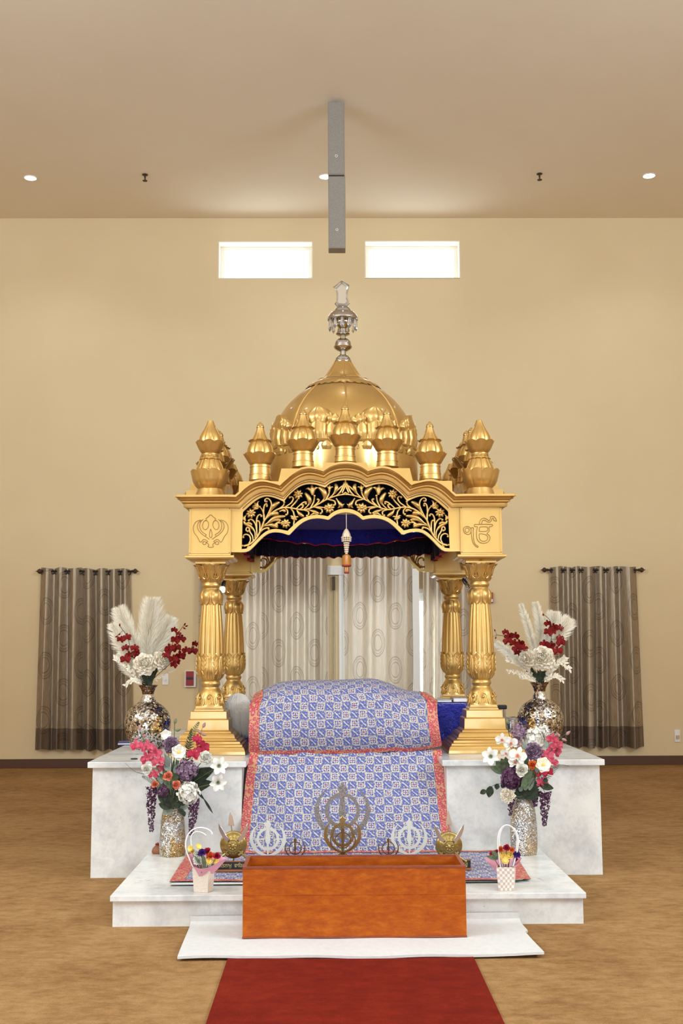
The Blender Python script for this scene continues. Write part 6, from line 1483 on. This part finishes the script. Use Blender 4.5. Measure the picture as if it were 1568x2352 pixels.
khanda('frosted white khanda emblem on the right, beside the shield', 939.5, 1923.5, 84, 7.06, M['acrylic_white'], .006, 0)
khanda('small bronze khanda emblem between the left white one and the centre', 677.5, 1948, 48, 6.78, M['antique_bronze'], .006, .4)
khanda('small bronze khanda emblem between the centre and the right white one', 891.6, 1948, 48, 6.78, M['antique_bronze'], .006, .4)

# ------------------------------------------------------------------ shield and sword stands
def glyph_mesh(body, height, loc, mat, parent, nm, ext=.0006):
    me = font_obj(body, height, True, 0.0, ext)
    M4 = Matrix.Translation(Vector(loc)-ORG[parent.name]) @ Matrix.Rotation(pi/2, 4, 'X'); me.transform(M4); me.materials.clear(); me.materials.append(mat); me.name = nm
    o = bpy.data.objects.new(nm, me); C.objects.link(o); o.parent = parent; ORG[o.name] = ORG[parent.name]; return o
def shield_stand(label, cx, cyp, side, Y, spear, plq):
    c = at(cx, cyp, Y); m_ = mpp(c); R_ = 31*m_
    pl, pr, py0, py1, pyb = plq
    x0, x1 = at(pl, py1, Y).x, at(pr, py1, Y).x; t = thing('shield_stand', label, 'shield ornament', ((x0+x1)/2, Y, SC), 'brass shield ornaments')
    zb = SC; z1 = at(cx, py1, Y-.02).z; z0 = at(cx, py0, Y-.02).z
    bevel(MB().box(x0, x1, Y-.035, Y+.035, zb-.001, max(z1, zb+.012)).build('base', M['stand_wood'], t, smooth=0), .003)
    zq = max(z1, zb+.012); z0 = zq+.043
    mb = MB(); mb.box(x0+.004, x1-.004, Y-.021, Y-.012, zq, z0); pq = mb.build('plaque', M['plaque_black'], t, smooth=0)
    mb = MB(); mb.box(x0+.002, x1-.002, Y-.022, Y-.011, z0, z0+.005); mb.box(x1-.007, x1-.001, Y-.012, Y+.02, zq, z0+.004); mb.build('plaque_frame', M['stand_wood'], t, smooth=0)
    glyph_mesh('ਸਿਤਨਾਮੁ  ਵਾਿਹਗੁਰੂ', .029, ((x0+x1)/2, Y-.0217, (zq+z0)/2), M['plaque_gold'], pq, 'inscription')
    MB().tube([(c.x, Y+.004, zq), (c.x, Y+.004, c.z)], .004, 8).build('stem', M['brass'], t)
    prof = [(R_, -.004), (R_*1.0, .0), (R_*.985, .006), (R_*.94, .007), (R_*.86, .017), (R_*.7, .030), (R_*.5, .042), (R_*.3, .049), (R_*.1, .052), (.0005, .0525)]
    mb = MB(); mb.lathe(prof, 56, cap=False); mb.lathe([(R_, -.004), (R_*.5, .02), (.0005, .03)], 40, cap=False)
    rr = lambda z: interp([q[0]/R_ for q in prof[::-1]], [q[1] for q in prof[::-1]], z)
    for i in range(8):
        a = i*pi/4; mb.ball((R_*.24*cos(a), R_*.24*sin(a), rr(.24)), R_*.085, 8, 5)
    mb.ball((0, 0, .0525), R_*.10, 8, 5)
    P = [(R_*.40*cos(a*pi/16), R_*.40*sin(a*pi/16), rr(.40)) for a in range(33)]; mb.tube(P, R_*.03, 5)
    for i in range(16):
        a = i*pi/8; mb.ball((R_*.58*cos(a), R_*.58*sin(a), rr(.58)-.001), R_*.05, 6, 4)
    mb.xf(Matrix.Translation((c.x, Y, c.z)) @ Matrix.Rotation(pi/2, 4, 'X')); mb.build('shield', M['brass'], t, smooth=45)
    for sg in (-1, 1):
        bl = [(cx+sg*x, cyp+y) for x, y in ((12,-9),(20,-18),(26,-29),(30,-39),(33.5,-50))]; wv = [4.2,4.6,4.6,3.6,.4]
        Pm = [at(x, y, Y-.052+.006*k) for k, (x, y) in enumerate(bl)]
        A_ = []; B_ = []
        for i, p in enumerate(Pm):
            d = (Pm[min(i+1, 4)]-Pm[max(i-1, 0)]).normalized(); n = Vector((-d.z, 0, d.x))*wv[i]*m_; A_.append((p.x+n.x, p.z+n.z)); B_.append((p.x-n.x, p.z-n.z))
        bevel(MB().band(A_, B_, Y-.052, Y-.048).build('blade', M['blade_steel'], t, smooth=30), .0012)
        h = [at(cx+sg*x, cyp+y, Y-.03) for x, y in ((10,10),(17,19),(26,27),(34,33),(39,36))]
        hb = MB(); hb.tube(h, [.004,.006,.0075,.0055,.008], 8); hb.ball(h[-1], .010, 8, 5); b0 = len(hb.v); g = h[1]
        hb.box(-.018, .018, -.006, .006, -.006, .006); hb.xf(Matrix.Translation(g) @ Matrix.Rotation(sg*-.75, 4, 'Y') @ Matrix.Rotation(pi/2*0, 4, 'Y'), b0); hb.build('hilt', M['brass'], t, smooth=40)
    sp = [at(x, y, Y+.012) for x, y in spear]
    pol = [(sp[0].x, sp[0].z), (lerp(sp[0].x, sp[1].x, .55), lerp(sp[0].z, sp[1].z, .35)), (sp[1].x, sp[1].z), (sp[2].x, sp[2].z), (lerp(sp[0].x, sp[2].x, .55), lerp(sp[0].z, sp[2].z, .35))]
    bevel(MB().prism(pol, Y+.009, Y+.015).build('spearhead', M['copper_tip'], t, smooth=0), .0015)
    m2 = (sp[1]+sp[2])/2; MB().tube([m2, Vector((c.x, Y+.01, c.z))], .004, 8).build('shaft', M['copper_tip'], t)
    return t
shield_stand('brass shield with crossed swords and lettered plaque at left of the box', 536, 1940, -1, 7.04, ((528.3,1865),(524,1896.5),(538,1896.5)), (493, 579, 1982.5, 1999, 2004.5))
shield_stand('brass shield with crossed swords at right, half hidden by the box', 1030.5, 1942, 1, 7.04, ((1029,1861.5),(1022.5,1894.5),(1036,1894.5)), (995, 1081, 1982.5, 1999, 2003))

# ------------------------------------------------------------------ gift bags with posies
def gift_bag(label, quad, h, grow, mat, handles, Yh, hw):
    B_ = [onz(x, y, SZ+.001) for x, y in quad]; B_.append(B_[0]+B_[2]-B_[1]) if len(B_) == 3 else None
    c = sum(B_, Vector())/4; T_ = [c+(p-c)*grow+Vector((0,0,h)) for p in B_]
    t = thing('gift_bag', label, 'gift bag', (c.x, c.y, SZ), 'floral gift bags')
    mb = MB(); uvs = []; vs = []
    for i in range(4):
        a, b = B_[i], B_[(i+1) % 4]; vs += [a, b, T_[(i+1) % 4], T_[i]]; uvs += [(0,0),(1,0),(1,1.2),(0,1.2)]
    for i in range(4):
        inn = lambda p: c+(p-c)*.94+Vector((0,0,0)); a, b = T_[i], T_[(i+1) % 4]; cz = Vector((c.x, c.y, a.z))
        vs += [a, b, cz+(b-cz)*.95, cz+(a-cz)*.95]; uvs += [(0,1.2),(1,1.2),(1,1.18),(0,1.18)]
        vs += [cz+(a-cz)*.95, cz+(b-cz)*.95, c+(B_[(i+1) % 4]-c)*.9+Vector((0,0,.01)), c+(B_[i]-c)*.9+Vector((0,0,.01))]; uvs += [(0,0)]*4
    mb.add(vs, [(4*i, 4*i+1, 4*i+2, 4*i+3) for i in range(12)], uvs); mb.add([*B_], [(3,2,1,0)], [(0,0)]*4)
    mb.build('bag_body', mat, t, smooth=0)
    for k, H_ in enumerate(handles):
        MB().tube(smoothpath([at(x, y, Yh+.02*k) for x, y in H_], 6), hw, 6).build('handle', M['handle_clear'], t, smooth=180)
    return t, c, T_
f1 = lambda pts: [(380+x/5.227, 1840+y/5.227) for x, y in pts]; f2 = lambda pts: [(920+x/4.9, 1840+y/4.9) for x, y in pts]
q1 = [(445,2048.5),(476.6,2050.4),(489,2045.7)]
bL_, cL_, tL_ = gift_bag('plain beige gift bag with flowers at the left of the step', q1, .128, 1.2, M['bag_kraft'],
    [f1([(345,820),(300,720),(258,620),(240,520),(258,430),(300,365),(360,328),(430,320),(500,335),(545,365),(562,400)]), f1([(400,800),(345,640),(312,540),(305,440),(335,385),(390,368),(450,385),(487,415)])], onz(462,2047,SZ).y-.01, .0045)
q2 = [(1144.5,2046),(1179,2046),(1182,2036)]
bR_, cR_, tR_ = gift_bag('beige and white chequered gift bag with flowers at the right of the step', q2, .128, 1.2, M['bag_check'],
    [f2([(1130,760),(1105,640),(1092,500),(1095,400),(1120,320),(1170,275),(1220,275),(1275,310),(1310,370),(1325,440),(1315,540),(1290,640),(1255,760)]), f2([(1150,760),(1120,560),(1110,420),(1135,320),(1180,270),(1240,290),(1290,350),(1308,430),(1300,530),(1275,640),(1235,760)])], onz(1160,2044,SZ).y+.01, .004)
def posy(label, c, topz, blooms, tissue, leaves):
    t = thing('flower_posy', label, 'posy', (c.x, c.y, topz-.1), 'posies in the gift bags'); Y = c.y
    mb = MB()
    for k, pts in enumerate(tissue):
        P = [at(x, y, Y+dy) for x, y, dy in pts]; b0 = Vector((c.x, Y, topz-.09)); n = len(P)
        vs = []; 
        for j in range(6):
            for p in P: q = b0.lerp(p, (j+.6)/5.6); vs.append(q+Vector((0, .006*sin(j*2+p.x*90), 0)))
        mb.add(vs, [(j*n+i, j*n+i+1, (j+1)*n+i+1, (j+1)*n+i) for j in range(5) for i in range(n-1)])
    mb.build('tissue_wrap', M['tissue_pink'], t, smooth=180, recalc=False)
    for fn, x, y, r, mat in blooms:
        p = at(x, y, Y-.02+FR.uniform(-.015, .02)); mb = MB(); fn(mb, p, r*mpp(p), face(p, FR.uniform(-.4,.4), FR.uniform(.1,.7))); b = mb.build('bloom', M[mat], t, smooth=180, recalc=False)
        MB().tube([(c.x, Y, topz-.08), Vector((c.x, Y, topz-.08)).lerp(p, .6)+Vector((0,.01,0)), p], .002, 5).build('stem', M['stem_green'], t, smooth=180)
        if fn is m_daisy:
            d = face(p); cc = MB(); cc.ball(p+d*.004, r*mpp(p)*.22, 8, 5); cc.build('flower_centre', M['petal_yellow'], b, smooth=180)
    mb = MB()
    for a, b, w in leaves: m_leaf(mb, at(*a, Y-.04), at(*b, Y-.05), w*mpp(c))
    mb.build('foliage', M['leaf_mid'], t, smooth=180, recalc=False); return t
posy('posy of violet, orange and white flowers in the plain bag', cL_, tL_[0].z, [(m_open,437.4,1949,8,'petal_yellow'),(m_open,455.6,1945,8,'petal_yellow'),(m_double,452.7,1960.5,11,'petal_white'),(m_double,454.6,1974,14,'petal_white'),(m_double,464,1957,10,'petal_violet'),(m_rose,475.7,1955,10,'petal_red'),(m_rose,483,1966,12,'petal_orange'),(m_rose,497.7,1966,10,'petal_red'),(m_daisy,479.5,1978,11,'petal_yellow'),(m_daisy,494.8,1978,9,'petal_yellow'),(m_double,481,1984,10,'petal_white'),(m_double,459,1964,8,'petal_violet'),(m_double,442,1955,6,'petal_yellow')],
     [[(434,1963,.02),(438,1978,-.02),(444,1990,-.05),(462,1996,-.06),(481,1992,-.06),(501,1980,-.04),(523,1971,-.01)], [(434,1963,.02),(450,1958,.06),(475,1962,.07),(500,1966,.05),(523,1971,-.01)]], [((470,1994),(466,1962),5),((467,1990),(462,2006),3),((470,1992),(474,2002),3),((460,1985),(446,1965),3)])
posy('posy of yellow daisies and red and orange flowers in the chequered bag', cR_, tR_[0].z, [(m_daisy,1158.8,1969,14,'petal_yellow'),(m_daisy,1148,1964,10,'petal_yellow'),(m_daisy,1170,1964,11,'petal_yellow'),(m_daisy,1160,1978,10,'petal_yellow'),(m_rose,1149.6,1951,9,'petal_orange'),(m_rose,1162.9,1947,10,'petal_red'),(m_rose,1175,1952,8,'petal_orange'),(m_double,1187,1962.5,10,'petal_violet'),(m_rose,1128,1960,7,'petal_pink'),(m_rose,1140,1956,6,'petal_red'),(m_rose,1185,1974,6,'petal_pink')],
     [[(1112,1970,.02),(1120,1982,-.02),(1136,1990,-.05),(1160,1994,-.06),(1182,1990,-.05),(1192,1980,-.02),(1198,1970,.02)], [(1112,1970,.02),(1135,1962,.06),(1160,1962,.07),(1182,1964,.05),(1198,1970,.02)]], [((1142,1975),(1134,1952),4),((1140,1975),(1116,1966),4),((1138,1970),(1128,1955),3)])

# ------------------------------------------------------------------ small things on the platform
w0 = at(548, 1640, 8.72)
fw_ = thing('fly_whisk', 'white hair ceremonial whisk standing between the left column and the cloth', 'whisk', (w0.x, 8.72, PZ))
mp_ = mpp(w0); mb = MB(); tz = at(546, 1592, 8.72).z; rz_ = 31*mp_
for i in range(4200):
    a = FR.uniform(0, 2*pi); f = FR.random()**.6; r = rz_*f; top_ = tz-.012*FR.random(); L_ = FR.uniform(.72, 1.0)*(tz-PZ-.08)
    cxw, cyw = w0.x-.004, 8.72
    g_ = FR.uniform(.05, .6); p0 = Vector((cxw+r*cos(a)*g_, cyw+r*sin(a)*g_*.8, top_-rz_*.5*(g_*f)**2)); pm = Vector((cxw+r*cos(a)*.92, cyw+r*sin(a)*.75, top_-rz_*.62*f*f-.006)); p1 = Vector((cxw+r*cos(a)*1.03, cyw+r*sin(a)*.85, top_-max(.05, L_*.42))); p2 = Vector((cxw+.014+r*cos(a)*.78, cyw+r*sin(a)*.6, top_-max(.09, L_)))
    sd = Vector((.0016, .0004, 0)); mb.add([p0-sd, p0+sd, pm+sd, pm-sd, p1+sd, p1-sd, p2], [(0,1,2,3), (3,2,4,5), (5,4,6)])
mb.lathe([(.0005, tz-.03), (rz_*.15, tz-rz_*.4), (rz_*.25, tz-rz_*1.0), (rz_*.2, tz-rz_*1.8), (rz_*.1, PZ+.14)], 20, (w0.x, 8.72, 0), cap=False)
mb.build('hair', M['white_hair'], fw_, smooth=0, recalc=False)
hx = w0.x+.035; mb = MB(); mb.lathe([(.03, PZ), (.03, PZ+.02), (.012, PZ+.03), (.012, PZ+.16)], 16, (hx, 8.70, 0)); mb.build('handle', M['pink_trim'], fw_)
hd_ = MB(); hd_.lathe([(.02, PZ+.03), (.024, PZ+.06), (.014, PZ+.14)], 14, (hx, 8.70, 0)); hd_.build('tassel', M['cover_blue'], fw_)
p = onz(292, 1712, PZ); t = thing('booklet', 'thin blue booklet on the left platform behind the mosaic vase', 'booklet', (p.x, p.y, PZ))
b0 = MB(); b0.box(-.09, .16, -.10, .10, 0, .004); b0.box(-.09, .16, -.10, .10, .014, .018); b0.xf(Matrix.Translation((p.x-.0, p.y+.12, PZ+.001)) @ Matrix.Rotation(.12, 4, 'Z')); b0.build('cover', M['cover_blue'], t, smooth=0)
b0 = MB(); b0.box(-.088, .157, -.098, .098, .004, .014); b0.xf(Matrix.Translation((p.x, p.y+.12, PZ+.001)) @ Matrix.Rotation(.12, 4, 'Z')); b0.build('pages', M['label_white'], t, smooth=0)
p = onz(308, 1744, PZ); tag(MB().lathe([(.024, 0), (.026, .003), (.022, .007), (.0005, .008)], 20, (p.x, p.y, PZ)).build('bottle_cap', M['black_plastic'], smooth=40), 'tiny dark round cap on the front edge of the left platform', 'cap')
p = onz(1277, 1709, PZ); t = tag(MB().lathe([(.05, 0), (.075, .006), (.085, .016), (.082, .016), (.05, .008), (.0005, .007)], 28, (p.x-.02, p.y+.06, PZ)).build('steel_dish', M['steel'], smooth=40), 'shallow steel dish beside the right mosaic vase', 'dish')
yv = 9.65; p = at(1172, 1650, yv); zz_ = at(1172, 1647, yv).z; m_ = mpp(p)
t = thing('steel_pot', 'steel pot half hidden behind the right gold plinth', 'pot', (p.x, yv, PZ))
MB().lathe([(13*m_, PZ), (14.5*m_, lerp(PZ, zz_, .3)), (13*m_, lerp(PZ, zz_, .75)), (12.5*m_, zz_-.03), (17*m_, zz_-.006), (17.5*m_, zz_), (12*m_, zz_-.02), (11.5*m_, lerp(PZ, zz_, .2))], 36, (p.x, yv, 0), cap=False).build('pot_body', M['steel'], t, smooth=40)
mb = MB()
for f in (.7, .8): mb.lathe([(13.4*m_, lerp(PZ, zz_, f)), (14*m_, lerp(PZ, zz_, f)+.004), (13.4*m_, lerp(PZ, zz_, f)+.008)], 30, (p.x, yv, 0), cap=False)
mb.build('ribs', M['steel'], t, smooth=40)
yv = 9.9; a = at(1143, 1624, yv); b = at(1163, 1624, yv); t = thing('microphone_stand', 'dark clamp on a grey upright behind the right gold plinth', 'stand', (b.x-.01, yv, PZ))
bevel(MB().box(a.x, b.x, yv-.03, yv+.03, at(1150, 1629, yv).z, at(1150, 1619, yv).z).build('clamp', M['black_plastic'], t, smooth=0), .008)
MB().tube([(b.x-.02, yv, PZ), (b.x-.02, yv, at(1155, 1628, yv).z)], .012, 10).build('upright', M['steel'], t); MB().lathe([(.06, PZ), (.06, PZ+.01), (.015, PZ+.02)], 20, (b.x-.02, yv, 0)).build('foot', M['black_plastic'], t)
p = onz(360, 1962, SZ); zt = at(362, 1937, p.y+.02).z
t = thing('cloth_bundle', 'small tan and red cloth bundle behind the left glitter vase', 'bundle', (p.x, p.y+.03, SZ))
MB().lathe([(.036, 0), (.040, .012), (.034, .03), (.02, .046), (.012, .055)], 20, (p.x, p.y+.03, SZ), mul=lambda ph, k: 1+.08*sin(5*ph)).build('bundle_body', M['stand_wood'], t, smooth=60)
MB().lathe([(.012, .054), (.016, .062), (.008, zt-SZ), (.0005, zt-SZ+.004)], 14, (p.x, p.y+.03, SZ), mul=lambda ph, k: 1+.15*sin(4*ph)).build('red_top', M['alarm_red'], t, smooth=60)
# small spotlights clipped under the front capitals
def spot(label, jx, jy, lx, ly, Y, lens):
    j = at(jx, jy, Y); l = at(lx, ly, Y-.03); t = thing('clip_spotlight', label, 'spotlight', tuple(j), 'clip spotlights'); d = (l-j).normalized(); m_ = mpp(j)
    mb = MB(); mb.lathe([(3*m_, -.03), (4.5*m_, -.02), (5*m_, .02), (4.6*m_, .024)], 16); mb.xf(frame(j, d)); mb.build('lamp_body', M['black_plastic'], t, smooth=40)
    mb = MB(); mb.lathe([(4.6*m_, .0), (5.6*m_, .012), (5.8*m_, .035), (.0005, .04)], 16); mb.xf(frame(j.lerp(l, .45), d)); mb.build('lens', M[lens], t, smooth=40)
    s_ = 1 if jx < 784 else -1
    MB().tube([j, j+Vector((-s_*.02, .0, .07)), (j.x-s_*.035, Y, at(jx, 1288, Y).z)], .005, 6).build('bracket', M['black_plastic'], t)
spot('small spotlight with bright white lens behind the left front column', 513, 1342, 511, 1358, 8.55, 'spot_lens')
spot('small black spotlight behind the right front column', 1067, 1336, 1075, 1348, 8.62, 'steel')
# fittings on the back wall
def wallbox(name, label, cat, x0, x1, y0, y1, d, mat, extra=()):
    a, b = at(x0, y0, YW), at(x1, y1, YW); t = thing(name, label, cat, ((a.x+b.x)/2, YW, b.z))
    bevel(MB().box(a.x, b.x, YW-d, YW-.0005, b.z, a.z).build('plate', M[mat], t, smooth=0), .004)
    for nm, (u0, u1, v0, v1), dd, mt in extra:
        MB().box(lerp(a.x, b.x, u0), lerp(a.x, b.x, u1), YW-d-dd, YW-d+.002, lerp(b.z, a.z, v0), lerp(b.z, a.z, v1)).build(nm, M[mt], t, smooth=0)
wallbox('fire_alarm_pull', 'red fire alarm pull station with white rim left of the gold column', 'fire alarm', 425, 450, 1541, 1578, .05, 'label_white', (('red_cover', (.14,.82,.10,.98), .02, 'alarm_red'), ('pull_bar', (.2,.76,.48,.62), .03, 'black_plastic')))
wallbox('light_switch', 'white light switch plate right of the left mosaic vase', 'switch', 373, 387, 1549, 1573, .012, 'white_plastic', (('toggle', (.4,.6,.4,.6), .012, 'label_white'),))
wallbox('alarm_strobe', 'red alarm strobe on the wall right of the right gold column', 'alarm', 1117, 1131, 1361, 1385, .05, 'alarm_red', (('strobe_lens', (.2,.9,.08,.35), .02, 'label_white'),))
wallbox('wall_outlet', 'white wall outlet with a plugged-in adapter near the right edge', 'outlet', 1547.5, 1561.5, 1676, 1704, .012, 'white_plastic', (('adapter', (.3,.8,.3,.55), .03, 'beige_plastic'),))
